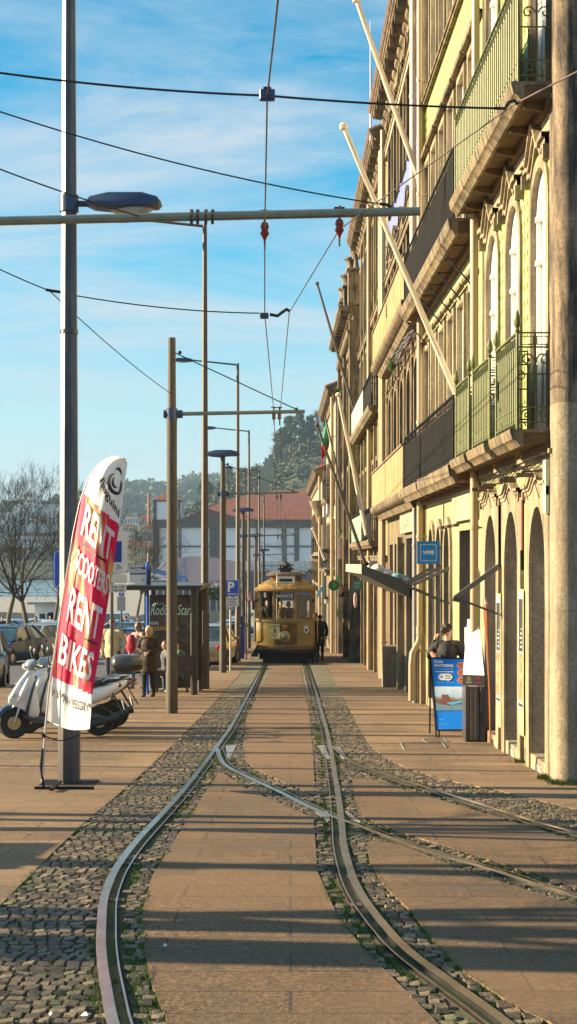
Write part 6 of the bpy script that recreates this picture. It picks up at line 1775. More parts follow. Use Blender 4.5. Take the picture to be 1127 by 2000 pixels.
# ================================================================ cars
M_carglass = glass_mat('car_glass', (.05, .08, .10), .05)
M_headl = glass_mat('car_headlight', (.45, .45, .42), .12)
M_tail = mat('tail_light', (.45, .015, .015), .25)
def car_paint(nm, col): return mat(nm, col, .28, .35, .05, 3, bmp=0, coat=.8)
CARM = {'navy': car_paint('car_navy', (.02, .05, .12)), 'silver': car_paint('car_silver', (.38, .40, .42)), 'grey': car_paint('car_grey', (.16, .17, .19)), 'blue': car_paint('car_blue', (.02, .12, .33)),
        'white': car_paint('car_white', (.68, .70, .72)), 'beige': car_paint('car_beige', (.42, .36, .26)), 'black': car_paint('car_black', (.03, .03, .035)), 'red': car_paint('car_red', (.45, .03, .04))}
def car(label, col, loc, yaw, L=4.1, H=1.45, van=False, group=None, pale=False):
    """front towards local -Y"""
    t = thing('parked_car', label, 'car', loc, yaw, group)
    m = CARM[col]; W = .86; h = L/2
    # loft stations: y, half width, bottom z, shoulder z
    st = [(-h, .58, .34, .56), (-h+.10, .74, .25, .68), (-h+.45, .83, .22, .78), (-h+1.05, W, .20, .92), (-h+1.9, W, .19, .95), (h-1.2, W, .19, .97), (h-.45, .83, .22, .98), (h-.08, .76, .28, .93), (h, .66, .36, .8)]
    q = MB(); vs = []; n = 10
    for y, w, zb_, zs in st:
        cs = [(-w*.86, zb_), (-w, zb_+.16), (-w*1.005, (zb_+zs)/2+.05), (-w*.97, zs-.03), (-w*.86, zs+.02), (w*.86, zs+.02), (w*.97, zs-.03), (w*1.005, (zb_+zs)/2+.05), (w, zb_+.16), (w*.86, zb_)]
        vs += [(x, y, z) for x, z in cs]
    fs = [tuple(range(n)), tuple(range(len(vs)-n, len(vs)))]
    for i in range(len(st)-1):
        for k in range(n): fs.append((i*n+k, i*n+(k+1) % n, (i+1)*n+(k+1) % n, (i+1)*n+k))
    q.add(vs, fs); q.build('body', m, t, ang=50, world=False)
    # cabin
    if van: cab = [(-h+.75, .84, .97), (-h+1.3, .78, H), (h-.25, .78, H), (h-.05, .84, .97)]
    else: cab = [(-h+.95, .80, .93), (-h+1.75, .64, H-.03), (h-1.15, .64, H-.02), (h-.35, .78, .97)]
    (y0, w0, z0), (y1, w1, z1), (y2, w2, z2), (y3, w3, z3) = cab
    q = MB(); q.add([(-w0, y0, z0), (w0, y0, z0), (w1, y1, z1), (-w1, y1, z1), (w2, y2, z2), (-w2, y2, z2), (w3, y3, z3), (-w3, y3, z3)],
                    [(0, 1, 2, 3), (3, 2, 4, 5), (5, 4, 6, 7), (0, 3, 5, 7), (1, 6, 4, 2)]); q.build('glazing', M_carglass, t, smooth=False, world=False)
    q = MB()
    q.add([(-w1-.02, y1-.06, z1), (w1+.02, y1-.06, z1), (w2+.02, y2+.06, z2), (-w2-.02, y2+.06, z2), (-w1*.8, y1+.1, z1+.05), (w1*.8, y1+.1, z1+.05), (w2*.8, y2-.1, z2+.05), (-w2*.8, y2-.1, z2+.05)], [(0, 1, 5, 4), (1, 2, 6, 5), (2, 3, 7, 6), (3, 0, 4, 7), (4, 5, 6, 7), (0, 1, 2, 3)])
    for sx in (-1, 1):
        q.tube([(sx*w0, y0, z0), (sx*(w1+.01), y1-.03, z1+.01)], .035, 5); q.tube([(sx*(w2+.01), y2+.03, z2+.01), (sx*w3, y3, z3)], .05, 5)
        ym = (y1+y2)/2; q.tube([(sx*(w0+.02), ym+.1, z0), (sx*(w1+.02), ym, z1)], .03, 4)
    q.build('roof', m, t, ang=50, world=False)
    for sx in (-1, 1):
        for y in (-h+.82, h-.85):
            q = MB(); q.lathe([(.2, -.10), (.30, -.10), (.315, -.06), (.315, .06), (.30, .10), (.2, .10)], (sx*.78, y, .315), 18, 'X'); wo = q.build('wheel', M_rubber, t, world=False)
            q = MB(); q.lathe([(.02, -.10), (.10, -.105), (.20, -.098), (.20, .098), (.10, .105), (.02, .10)], (sx*.78, y, .315), 12, 'X'); q.build('rim', M_chrome, wo, world=False)
            q = MB(); q.lathe([(.36, -.02), (.36, .0), (.30, .01)], (sx*.862, y, .33), 18, 'X'); q.build('wheel_arch', M_rubber, t, world=False)
        q = MB(); q.ell((sx*.60, -h+.06, .62), (.17, .10, .08), 10, 6); q.build('headlight', M_headl, t, world=False)
        q = MB(); q.ell((sx*.66, h-.05, .80), (.12, .07, .10), 10, 6); q.build('tail_light', M_tail, t, world=False)
        q = MB(); q.ell((sx*.93, -h+1.35, 1.0), (.09, .05, .07), 8, 6); q.build('mirror', m, t, world=False)
    q = MB(); q.box(-.36, .36, -h-.015, -h+.05, .50, .60); q.box(-.55, .55, -h+.0, -h+.08, .30, .40); q.build('grille', M_black, t, world=False)
    q = MB(); q.box(-.26, .26, -h-.03, -h-.016, .40, .49); q.build('number_plate', M_lw, t, world=False)
    q = MB(); q.box(-.26, .26, h+.0, h+.012, .60, .70); q.build('number_plate', M_lw, t, world=False)
    q = MB(); q.box(-.70, .70, -h+.02, h-.02, .16, .26); q.build('underbody', M_black, t, world=False)
    q = MB(); q.tube([(-.3, -h+1.02, .965), (.2, -h+1.13, 1.05)], .008, 4); q.tube([(.2, -h+1.02, .965), (.6, -h+1.13, 1.04)], .008, 4); q.build('wiper', M_black, t, world=False)
    return t
GC = 'cars parked beside the street'
def at(px, py): 
    x, y = G(px, py); return (x, y, g(y)-.10)
def carp(label, col, px, py, yaw, **k):
    return car(label, col, at(px, py), R(yaw), group=GC, **k)
carp('dark navy car with bright headlights, its left side cut by the picture edge', 'navy', 12, 1292, -16)
carp('silver blue car parked right of the dark navy one', 'silver', 66, 1283, -20)
carp('light grey estate car third in the row of parked cars', 'silver', 100, 1272, -24, H=1.5)
carp('grey car with only its rear wheel showing at the left picture edge', 'grey', -52, 1336, 8)
carp('dark car behind the flag top of the parked row', 'navy', 116, 1262, -26)
for k, (px, Y, col, lab) in enumerate(((6, 96, 'navy', 'dark blue car roof between the bare tree trunks, leftmost'), (44, 100, 'blue', 'blue car right of the first bare tree trunk'), (30, 112, 'white', 'pale car deep in the quay car park, left'),
                                   (80, 118, 'white', 'white car deep in the quay car park beside the kiosk'), (-8, 108, 'blue', 'blue car at the far left edge of the quay car park'), (110, 100, 'white', 'pale car in the quay car park behind the flag'))):
    car(lab, col, ((px-568)*Y/3000, Y, g(Y)-.1), R(60+10*k), group='cars in the quay car park')
carp('blue car parked beyond the man in the beige jacket', 'blue', 256, 1272, 172, H=1.5)
carp('silver car parked beyond the blue car near the man in beige', 'silver', 283, 1262, 172)
carp('dark car with a red tail light behind the red backpack', 'navy', 281, 1305, 178)
carp('sunlit beige car half hidden behind the end post of the bus shelter', 'beige', 408, 1296, 174, H=1.52)
carp('black car between the tall lamp and the brown lamp pole', 'black', 428, 1274, 176)
carp('white pickup deep in the car park right of the shelter', 'white', 424, 1243, 160, H=1.6)
carp('small pale car near the foot of the P parking sign', 'white', 452, 1250, 176)
for k, (px, Y, col, lab, vn) in enumerate(((222, 104, 'white', 'white van above the man in beige, behind the railing', True), (262, 112, 'blue', 'blue car with slanted windscreen behind the blue post', False), (248, 98, 'white', 'white car low behind the blue bus stop post', False), (447, 128, 'blue', 'blue car far behind the P parking sign', False))):
    car(lab, col, ((px-568)*Y/3000, Y, g(Y)-.1), R(80+6*k), H=1.9 if vn else 1.45, van=vn, group='cars beyond the bus shelter')

# ================================================================ scooters
M_scw = mat('scooter_white', (.74, .74, .76), .22, .0, .04, 3, bmp=0, coat=.8)
M_scd = mat('scooter_dark_plastic', (.035, .037, .042), .45, var=.15)
M_scnavy = mat('scooter_navy', (.015, .025, .06), .3, coat=.6)
M_seat = mat('scooter_seat', (.03, .028, .027), .6, bmp=.2)
def wheel2(t, x, z, r, w=.055):
    q = MB(); q.lathe([(r*.70, -w*.7), (r*.88, -w), (r*.98, -w*.5), (r, 0), (r*.98, w*.5), (r*.88, w), (r*.70, w*.7)], (x, 0, z), 30, 'Y'); ty = q.build('wheel', M_rubber, t, world=False, ang=60)
    q = MB(); q.lathe([(r*.62, -w*.6), (r*.71, -w*.65), (r*.71, w*.65), (r*.62, w*.6)], (x, 0, z), 24, 'Y')
    for k in range(5):
        a = k*2*math.pi/5+.3; q.tube([(x+.04*math.cos(a), 0, z+.04*math.sin(a)), (x+r*.66*math.cos(a), 0, z+r*.66*math.sin(a))], [.022, .014], 5)
    q.lathe([(.01, -w*.9), (.045, -w*.9), (.045, w*.9), (.01, w*.9)], (x, 0, z), 14, 'Y'); q.build('rim', M_chrome, ty, world=False)
    q = MB(); q.lathe([(.05, -w*1.02), (r*.42, -w*1.02), (r*.42, -w*.94), (.05, -w*.94)], (x, 0, z), 20, 'Y'); q.build('brake_disc', mat('brake_disc', (.5, .38, .2), .35, .8), ty, world=False)
def loft(q, secs, n=12):
    """secs: centre(x,z), half depth along x/z normal, half width y ; along a path in XZ"""
    vs = []
    for (x, z), (nx, nz), a, w in secs:
        for k in range(n):
            th = 2*math.pi*k/n; c, s_ = math.cos(th), math.sin(th)
            c = math.copysign(abs(c)**.75, c); s_ = math.copysign(abs(s_)**.75, s_)
            vs.append((x+nx*a*c, w*s_, z+nz*a*c))
    fs = [tuple(range(n)), tuple(range(len(vs)-n, len(vs)))]
    for i in range(len(secs)-1):
        for k in range(n): fs.append((i*n+k, i*n+(k+1) % n, (i+1)*n+(k+1) % n, (i+1)*n+k))
    q.add(vs, fs)
def scooter(label, loc, yaw, case=False, dark=False):
    t = thing('scooter', label, 'scooter', loc, yaw, 'rental scooters parked at the pavement edge')
    M = M_scw if not dark else mat('scooter_graphite', (.10, .10, .11), .3, coat=.6)
    wheel2(t, -.64, .235, .235); wheel2(t, .62, .225, .225, .065)
    # front mudguard
    q = MB(); n = 10; vs = []
    for k in range(n+1):
        a = R(20+k*135/n); r0 = .27
        for y, dr in ((-.075, -.05), (-.06, .0), (0, .018), (.06, 0), (.075, -.05)): vs.append((-.64-(-1)*0+(r0+dr)*math.cos(a), y, .235+(r0+dr)*math.sin(a)))
    q.add(vs, [(k*5+j, k*5+j+1, k*5+j+6, k*5+j+5) for k in range(n) for j in range(4)]); q.add([(-.88, 0, .34), (-.98, -.03, .36), (-.98, .03, .36), (-.85, -.06, .40), (-.85, .06, .40)], [(0, 1, 2), (1, 2, 4, 3)])
    q.build('front_mudguard', M_scnavy, t, world=False)
    q = MB()
    for y in (-.085, .085): q.tube([(-.64, y, .235), (-.56, y, .50), (-.47, y*.8, .72)], [.02, .024, .024], 8)
    q.build('fork', M_chrome, t, world=False)
    # leg shield
    q = MB(); loft(q, [((-.70, .43), (.9, .5), .02, .04), ((-.62, .50), (.95, .4), .06, .12), ((-.55, .62), (.95, .35), .08, .175), ((-.49, .76), (.95, .3), .07, .185), ((-.43, .90), (.95, .3), .06, .15), ((-.38, 1.0), (.95, .3), .055, .09), ((-.37, 1.04), (.95, .3), .02, .04)], 14)
    q.prism([(-.36, 1.03), (-.44, 1.0), (-.57, .84), (-.72, .60), (-.72, .53), (-.52, .44), (-.40, .31), (-.29, .33), (-.27, .42), (-.31, .70)], -.115, .115, 'XZ')
    q.build('leg_shield', M, t, world=False, ang=50, bevel=.02)
    q = MB(); loft(q, [((-.48, .30), (1, .2), .05, .13), ((-.44, .50), (.95, .3), .03, .2), ((-.37, .75), (.95, .3), .025, .17), ((-.32, .92), (.95, .3), .02, .1)], 10); q.build('inner_shield', M_scd, t, world=False, ang=60)
    for y in (-.085, .085):
        q = MB(); q.ell((-.655, y, .655), (.03, .06, .035), 10, 6); q.build('indicator', M_headl, t, world=False)
    # floorboard
    q = MB(); loft(q, [((-.52, .36), (0, 1), .04, .14), ((-.42, .29), (.3, 1), .045, .17), ((-.2, .265), (0, 1), .04, .17), ((.08, .27), (0, 1), .045, .17), ((.2, .34), (-.4, .9), .05, .16)], 10); q.build('floorboard', M_scd, t, world=False, ang=60)
    # handlebar cowl
    q = MB(); loft(q, [((-.50, 1.06), (0, 1), .03, .05), ((-.44, 1.09), (0, 1), .075, .12), ((-.34, 1.09), (0, 1), .085, .16), ((-.26, 1.07), (0, 1), .05, .12)], 12); cw = q.build('handlebar_cowl', mat('cowl_grey_blue', (.26, .30, .36), .3, coat=.6) if not dark else M_scd, t, world=False, ang=70)
    q = MB(); q.ell((-.485, 0, 1.065), (.04, .085, .05), 12, 8); q.build('headlight', M_headl, t, world=False)
    q = MB(); q.tube([(-.40, 0, .98), (-.39, 0, 1.06)], .04, 8); q.tube([(-.24, -.34, 1.08), (-.31, -.2, 1.10), (-.34, 0, 1.09), (-.31, .2, 1.10), (-.24, .34, 1.08)], [.02, .017, .02, .017, .02], 8)
    for s_ in (-1, 1): q.tube([(-.29, s_*.24, 1.09), (-.36, s_*.30, 1.06), (-.33, s_*.38, 1.05)], .008, 5)
    q.build('handlebar', M_scd, t, world=False)
    for s_ in (-1, 1):
        q = MB(); q.tube([(-.33, s_*.2, 1.11), (-.36, s_*.25, 1.22), (-.37, s_*.27, 1.27)], .008, 5); q.ell((-.37, s_*.29, 1.31), (.018, .075, .055), 12, 8); q.build('mirror', M_scd, t, world=False)
    # rear body
    q = MB(); loft(q, [((.10, .40), (1, 0), .03, .12), ((.20, .52), (.75, .65), .12, .16), ((.38, .58), (.1, 1), .14, .18), ((.62, .64), (-.1, 1), .12, .17), ((.82, .72), (-.2, 1), .07, .12), ((.92, .77), (-.2, 1), .03, .06)], 14); q.build('rear_body', M, t, world=False, ang=70)
    q = MB(); loft(q, [((.08, .74), (0, 1), .03, .08), ((.16, .78), (0, 1), .055, .14), ((.38, .76), (0, 1), .05, .15), ((.55, .80), (0, 1), .055, .15), ((.74, .83), (0, 1), .045, .12), ((.82, .84), (0, 1), .02, .08)], 12); q.build('seat', M_seat, t, world=False, ang=70)
    q = MB(); loft(q, [((.22, .25), (0, 1), .06, .07), ((.35, .27), (0, 1), .11, .11), ((.55, .27), (0, 1), .10, .11), ((.66, .25), (0, 1), .07, .09)], 10); q.build('engine', M_scd, t, world=False)
    q = MB(); q.tube([(.35, -.13, .2), (.5, -.15, .2), (.9, -.17, .30)], [.03, .055, .06], 10); q.build('exhaust', M_scd, t, world=False)
    q = MB(); q.ell((.93, 0, .76), (.035, .08, .035), 10, 6); q.build('tail_light', M_tail, t, world=False)
    q = MB(); q.add([(.80, -.07, .66), (.80, .07, .66), (.98, .08, .36), (.98, -.08, .36), (.82, -.07, .66), (.82, .07, .66), (1.0, .08, .36), (1.0, -.08, .36)], [(0, 1, 2, 3), (4, 5, 6, 7), (0, 1, 5, 4), (2, 3, 7, 6), (0, 3, 7, 4), (1, 2, 6, 5)]); pp = q.build('rear_mudguard', M_scd, t, world=False)
    q = MB(); q.add([(.975, -.09, .52), (.975, .09, .52), (1.015, .09, .38), (1.015, -.09, .38)], [(0, 1, 2, 3)]); q.build('number_plate', M_lw, pp, world=False)
    q = MB(); q.tube([(.55, -.12, .76), (.72, -.12, .86), (.92, -.08, .87), (.92, .08, .87), (.72, .12, .86), (.55, .12, .76)], .012, 6); q.build('grab_rack', M_chrome, t, world=False)
    q = MB(); q.tube([(.2, -.12, .25), (.30, -.2, .02)], .012, 6); q.tube([(.2, .12, .25), (.30, .2, .02)], .012, 6); q.build('stand', M_scd, t, world=False)
    if case:
        q = MB(); loft(q, [((.56, 1.02), (0, 1), .10, .15), ((.62, 1.03), (0, 1), .145, .21), ((.80, 1.03), (0, 1), .15, .23), ((.98, 1.03), (0, 1), .14, .21), ((1.06, 1.02), (0, 1), .09, .15)], 16); tc_ = q.build('top_case', mat('top_case_black', (.05, .047, .042), .3, coat=.5), t, world=False, ang=70)
        q = MB(); q.ell((1.05, -.0, 1.05), (.03, .13, .03), 10, 6); q.build('reflector', M_tail, tc_, world=False)
        q = MB(); loft(q, [((.56, 1.0), (0, 1), .012, .20), ((.60, 1.0), (0, 1), .012, .222), ((1.0, 1.0), (0, 1), .012, .222), ((1.05, 1.0), (0, 1), .012, .17)], 12); q.build('case_seam', M_black, tc_, world=False)
    return t
def sc_at(px, py, off=0): 
    x, y = G(px, py); return (x+off, y, g(y))
scooter('nearest white scooter with a dark front mudguard and mirrors, facing left', sc_at(112, 1440), R(15))
scooter('second white scooter tucked close behind the nearest one', sc_at(134, 1430), R(17), dark=False)
scooter('third scooter with a big black top case, behind the flag', sc_at(150, 1421), R(10), case=True, dark=True)
# ================================================================ people
def remesh(mb_, vox, smooth=3):
    me = bpy.data.meshes.new('tmp'); me.from_pydata(mb_.v, [], mb_.f)
    bm = bmesh.new(); bm.from_mesh(me); bmesh.ops.recalc_face_normals(bm, faces=bm.faces); bm.to_mesh(me); bm.free()
    o = bpy.data.objects.new('tmp', me); C.objects.link(o)
    m = o.modifiers.new('r', 'REMESH'); m.mode = 'VOXEL'; m.voxel_size = vox; m.use_smooth_shade = True
    s = o.modifiers.new('s', 'SMOOTH'); s.factor = .5; s.iterations = smooth
    dg = bpy.context.evaluated_depsgraph_get(); dg.update()
    r = bpy.data.meshes.new_from_object(o.evaluated_get(dg))
    vs = [tuple(v.co) for v in r.vertices]; fs = [tuple(p.vertices) for p in r.polygons]
    bpy.data.objects.remove(o); bpy.data.meshes.remove(me); bpy.data.meshes.remove(r)
    q = MB(); q.add(vs, fs); return q
def cloth(nm, col, **k): return mat('cloth_'+nm, col, .8, var=.22, sc=14, bmp=.35, bsc=30, bd=.01, **k)
def person(label, loc, yaw=0, H=1.7, top='coat', topc=(.05, .03, .02), legc=(.02, .02, .025), hairc=(.05, .03, .02), hair='short', arms=None, sit=False, head_turn=0, fat=1.0, vox=.016, glasses=False, hood=None, stride=.0, skirtlen=None, shoec=(.03, .025, .02), scarf=None, female=False, group=None, holds=None, lean=0.0):
    t = thing('person', label, 'person', loc, R(yaw), group)
    k = H/1.75
    V_ = lambda x, y, z: Vector((x*k, y*k, z*k))
    hz = .93 if not sit else .47
    sh = .185 if female else .205
    zsh = hz+.50; ly = -lean
    nk = V_(0, ly*1.0, zsh+.07); hd = V_(0, ly*1.1-.015, zsh+.22)
    hips = [V_(s*.09, 0, hz) for s in (-1, 1)]
    if sit: kn = [V_(s*.11, -.43, hz+.03) for s in (-1, 1)]; an = [V_(s*.12, -.40, .07) for s in (-1, 1)]
    else:
        kn = [V_(-.10, -.02-stride*.5, .50), V_(.10, -.02+stride*.4, .50)]; an = [V_(-.10, -stride, .08), V_(.11, .02+stride, .08)]
    shd = [V_(-sh, ly*.9, zsh), V_(sh, ly*.9, zsh)]
    if arms is None: arms = [((-.27, .03, hz+.24), (-.26, -.07, hz-.02)), ((.27, .03, hz+.24), (.26, -.07, hz-.02))]
    el = [V_(*arms[0][0]), V_(*arms[1][0])]; wr = [V_(*arms[0][1]), V_(*arms[1][1])]
    def legs(q, e):
        for i in (0, 1): q.tube([hips[i]+V_(0, 0, .04), hips[i].lerp(kn[i], .5), kn[i], kn[i].lerp(an[i], .4), an[i]], [(.088*fat+e)*k, (.078*fat+e)*k, (.056+e)*k, (.052+e)*k, (.036+e)*k], 12)
    def torso(q, e, bot=-.06):
        q.tube([V_(0, 0, hz+bot), V_(0, 0, hz+.08), V_(0, ly*.3, hz+.22), V_(0, ly*.7, hz+.40), V_(0, ly*.9, zsh+.0), V_(0, ly, zsh+.05)], [(.135*fat+e)*k, (.14*fat+e)*k, (.125*fat+e)*k, (.145*fat+e)*k, (.125+e)*k, (.06+e)*k], 16, flat=1.0)
        for i in (0, 1): q.ell(shd[i]+V_(-.03*(1 if i else -1), 0, -.01), ((.065+e)*k,)*3, 10, 8)
        q.tube([shd[0], shd[1]], (.062+e)*k, 10)
    def armt(q, e, to=1.0):
        for i in (0, 1): q.tube([shd[i], shd[i].lerp(el[i], .5), el[i], el[i].lerp(wr[i], .5), el[i].lerp(wr[i], to)], [(.052+e)*k, (.046+e)*k, (.038+e)*k, (.034+e)*k, (.026+e)*k], 10)
    q = MB(); legs(q, 0); torso(q, 0); armt(q, 0)
    q.tube([nk-V_(0, 0, .06), nk+V_(0, 0, .08)], [.058*k, .05*k], 12)
    ct, st_ = math.cos(R(head_turn)), math.sin(R(head_turn))
    def hp(x, y, z): return hd+V_(x*ct-y*st_, x*st_+y*ct, z)
    q.ell(hd+V_(0, .005, .02), (.076*k, .092*k, .105*k), 16, 12); q.ell(hp(0, -.025, -.055), (.052*k, .055*k, .055*k), 12, 8)
    q.tube([hp(0, -.085, .015), hp(0, -.108, -.02), hp(0, -.09, -.035)], [.009*k, .014*k, .010*k], 6)
    for s in (-1, 1): q.ell(hp(s*.076, .01, -.005), (.012*k, .02*k, .03*k), 8, 6)
    for i in (0, 1):
        q.ell(an[i]+V_(0, -.05, -.04), (.04*k, .11*k, .035*k), 10, 6)
        q.ell(wr[i]+(wr[i]-el[i]).normalized()*.04*k, (.034*k, .034*k, .04*k), 8, 6)
    b_ = remesh(q, vox*k)
    # fingers, eyes and lips stay separate surfaces of the same body
    for i in (0, 1):
        d = (wr[i]-el[i]).normalized(); u = d.cross(Vector((0, 0, 1))); u = u.normalized() if u.length > .1 else Vector((1, 0, 0)); w = d.cross(u)
        c = wr[i]+d*.06*k
        for j, ln in enumerate((.062, .075, .07, .052)):
            o = u*((j-1.5)*.017*k); p0 = c+o; p1 = p0+d*ln*.5*k+w*.006*k; p2 = p1+d*ln*.35*k+w*.022*k
            b_.tube([p0, p1, p2], [.0088*k, .008*k, .0065*k], 6)
        b_.tube([c-d*.02*k+u*.03*k, c+u*.05*k+d*.02*k, c+u*.052*k+d*.045*k+w*.01*k], [.010*k, .009*k, .007*k], 6)
    b_.mi = 1
    for s in (-1, 1): b_.ell(hp(s*.030, -.082, .018), (.011*k, .008*k, .007*k), 8, 6)
    b_.mi = 2; b_.ell(hp(0, -.084, -.062), (.022*k, .008*k, .006*k), 8, 6)
    b_.build('body', [M_skin, M_ink, mat('lips', (.35, .10, .08), .5)], t, world=False, ang=80)
    # clothing
    q = MB(); legs(q, .014); q.tube([V_(0, 0, hz-.07), V_(0, 0, hz+.1)], [.145*fat*k, .15*fat*k], 14)
    remesh(q, vox*k).build('trousers', cloth('leg%.2f%.2f%.2f' % legc, legc), t, world=False, ang=80)
    e = .03 if top == 'coat' else .018
    q = MB(); torso(q, e, -.36 if top == 'coat' and not sit else -.10); armt(q, e*.9, .98)
    if top == 'coat' and not sit: q.tube([V_(0, 0, hz+.1), V_(0, 0, hz-.15), V_(0, -.0, hz-.30)], [.17*fat*k, .185*fat*k, .19*fat*k], 16)
    q.tube([nk-V_(0, 0, .08), nk+V_(0, 0, .0)], [.085*k, .068*k], 12)
    qq = remesh(q, vox*k, 2)
    qq.v = [tuple(Vector(v)+Vector((noise.noise(Vector(v)*9), noise.noise(Vector(v)*9+Vector((7, 0, 0))), 0))*.013*k) for v in qq.v]
    jk = qq.build('jacket' if top != 'coat' else 'coat', cloth('top%.2f%.2f%.2f' % topc, topc), t, world=False, ang=80)
    if top == 'coat' or top == 'jacket':
        q = MB(); q.tube([V_(0, ly*.8-(.155*fat+e), zsh-.06), V_(0, -(.145*fat+e), hz+.05), V_(0, -(.165*fat+e), hz-.2 if top == 'coat' and not sit else hz-.05)], .006, 5); q.build('zip', M_black, jk, world=False)
    for i in (0, 1):
        q = MB(); a = an[i]; q.tube([a+V_(0, .07, -.035), a+V_(0, 0, -.03), a+V_(0, -.09, -.045), a+V_(0, -.16, -.05)], [.038*k, .048*k, .042*k, .028*k], 10, flat=1.0)
        q.tube([a+V_(0, .01, -.03), a+V_(0, 0, .05)], [.046*k, .043*k], 10)
        lo_ = min(v[2] for v in q.v); q.v = [(x, y, max(z, -0.0+.002)) for x, y, z in q.v]
        q.build('shoe', cloth('shoe%.2f%.2f%.2f' % shoec, shoec), t, world=False)
    hm = mat('hair%.2f%.2f%.2f' % hairc, hairc, .55, var=.4, sc=60, bmp=.8, bsc=90, bd=.01)
    if hair != 'bald':
        q = MB(); c = hp(0, .018, .045); vs0 = len(q.v)
        q.ell(c, (.088*k, .100*k, .092*k), 16, 12)
        if hair in ('bob', 'curly'):
            for s in (-1, 1): q.ell(hp(s*.062, .02, -.02), (.04*k, .06*k, .09*k), 10, 8)
            q.ell(hp(0, .07, -.02), (.075*k, .05*k, .10*k), 12, 8)
        if hair == 'long':
            q.tube([hp(0, .07, .04), hp(0, .085, -.08), hp(0, .075, -.22), hp(0, .06, -.32)], [.07*k, .075*k, .06*k, .03*k], 10)
            for s in (-1, 1): q.tube([hp(s*.06, .0, .05), hp(s*.078, .01, -.06), hp(s*.085, -.02, -.2)], [.03*k, .03*k, .018*k], 8)
        if hair == 'tied': q.ell(hp(0, .12, .03), (.045*k, .05*k, .05*k), 10, 8); q.tube([hp(0, .09, .0), hp(.02, .11, -.07)], [.03*k, .012*k], 8)
        am = .022 if hair == 'curly' else .009
        q.v = [tuple(Vector(v)+(Vector(v)-Vector(c)).normalized()*(noise.noise(Vector(v)*(34/k))*am*k)) for v in q.v]
        if hair in ('short', 'tied', 'bob', 'curly', 'long'):   # open the face
            kept = []
            nv = []
            for v in q.v:
                lv = Vector(v)-hd; lx = lv.x*ct+lv.y*st_; lyy = -lv.x*st_+lv.y*ct
                if lyy < -.035*k and lv.z < .07*k: v = tuple(Vector(v)-Vector((st_*-1, ct, 0))*(-.055*k))
                nv.append(v)
            q.v = nv
        q.build('hair', hm, t, world=False, ang=80)
    if glasses:
        q = MB()
        for s in (-1, 1): q.ell(hp(s*.033, -.093, .016), (.026*k, .006*k, .018*k), 10, 6); q.tube([hp(s*.058, -.085, .02), hp(s*.078, .0, .015)], .003*k, 4)
        q.tube([hp(-.03, -.095, .022), hp(.03, -.095, .022)], .003*k, 4); q.build('sunglasses', M_ink, t, world=False)
    if hood is not None:
        q = MB(); n = 22
        for j in range(n):
            a = 2*math.pi*j/n; c = V_(.15*math.cos(a), ly+.02+.10*math.sin(a), zsh+.055-.02*math.sin(a))
            q.ell(c, (.045*k, .045*k, .04*k), 8, 6)
        q.v = [tuple(Vector(v)+Vector((noise.noise(Vector(v)*40), noise.noise(Vector(v)*43+Vector((3, 0, 0))), noise.noise(Vector(v)*37+Vector((0, 5, 0)))))*.016) for v in q.v]
        q.build('fur_collar', mat('fur%.2f' % hood[0], hood, .9, var=.5, sc=60, bmp=.8, bsc=80, bd=.01), jk, world=False, ang=20)
    if scarf is not None:
        q = MB(); q.tube([V_(-.06, ly-.13, zsh+.02), V_(-.03, ly-.17, zsh-.2), V_(.06, ly-.17, zsh-.42)], [.03, .035, .03], 8, flat=.6); q.build('scarf', cloth('scarf', scarf), t, world=False)
    return t
def pat(px, py): x, y = G(px, py); return (x, y, g(y))
folded = [((-.25, -.02, 1.20), (-.06, -.20, 1.12)), ((.25, -.02, 1.20), (.05, -.21, 1.11))]
person('woman with blonde curly hair in a long dark brown coat with a fur collar', pat(290, 1361), -8, 1.54, 'coat', (.035, .018, .009), (.014, .012, .012), (.55, .38, .20), 'curly', arms=folded, head_turn=-22, hood=(.16, .08, .035), female=True, fat=1.14, vox=.013, stride=.06)
pb_ = person('person with a bright red backpack partly hidden behind the woman in brown', pat(270, 1345), -40, 1.60, 'jacket', (.45, .25, .22), (.07, .14, .26), (.30, .18, .09), 'bob', vox=.017, stride=.14, shoec=(.3, .2, .18))
t = thing('backpack', 'bright crimson backpack worn by the person behind the brown coat', 'backpack', tuple(Vector(pat(270, 1345))+Vector((-.16, -.02, 1.12))))
q = MB(); q.tube([(0, 0, -.22), (0, 0, -.1), (0, 0, .1), (0, 0, .2)], [.11, .15, .14, .08], 14); q.build('pack', mat('crimson_pack', (.55, .01, .05), .6, var=.2, bmp=.3), t, world=False)
q = MB(); q.tube([(-.12, .02, .12), (-.16, .12, .2), (-.08, .2, .05)], .018, 6); q.tube([(0, -.12, .14), (0, -.15, -.12)], .01, 5); q.build('strap', mat('crimson_strap', (.3, .01, .03), .6), t, world=False)
person('elderly bald man with glasses in a beige zipped jacket behind the flag', pat(220, 1352), -10, 1.72, 'jacket', (.52, .43, .24), (.04, .045, .07), (.5, .45, .4), 'bald', glasses=True, fat=1.22, vox=.014, arms=[((-.30, .02, 1.18), (-.24, -.05, .92)), ((.30, .02, 1.18), (.24, -.05, .92))])
person('man with brown hair in a blue jacket standing at the shelter', pat(316, 1343), 12, 1.72, 'jacket', (.02, .055, .16), (.10, .085, .07), (.09, .05, .03), 'short', head_turn=15, scarf=(.35, .30, .05), vox=.015)
person('young woman with long dark hair looking down inside the shelter', pat(358, 1337), -30, 1.66, 'jacket', (.03, .03, .035), (.10, .14, .20), (.06, .03, .018), 'long', female=True, arms=[((-.24, -.05, 1.2), (-.10, -.25, 1.25)), ((.24, -.05, 1.2), (.08, -.26, 1.22))], lean=.06, head_turn=-15, shoec=(.5, .48, .45))
bx, by, bz = pat(352, 1349)
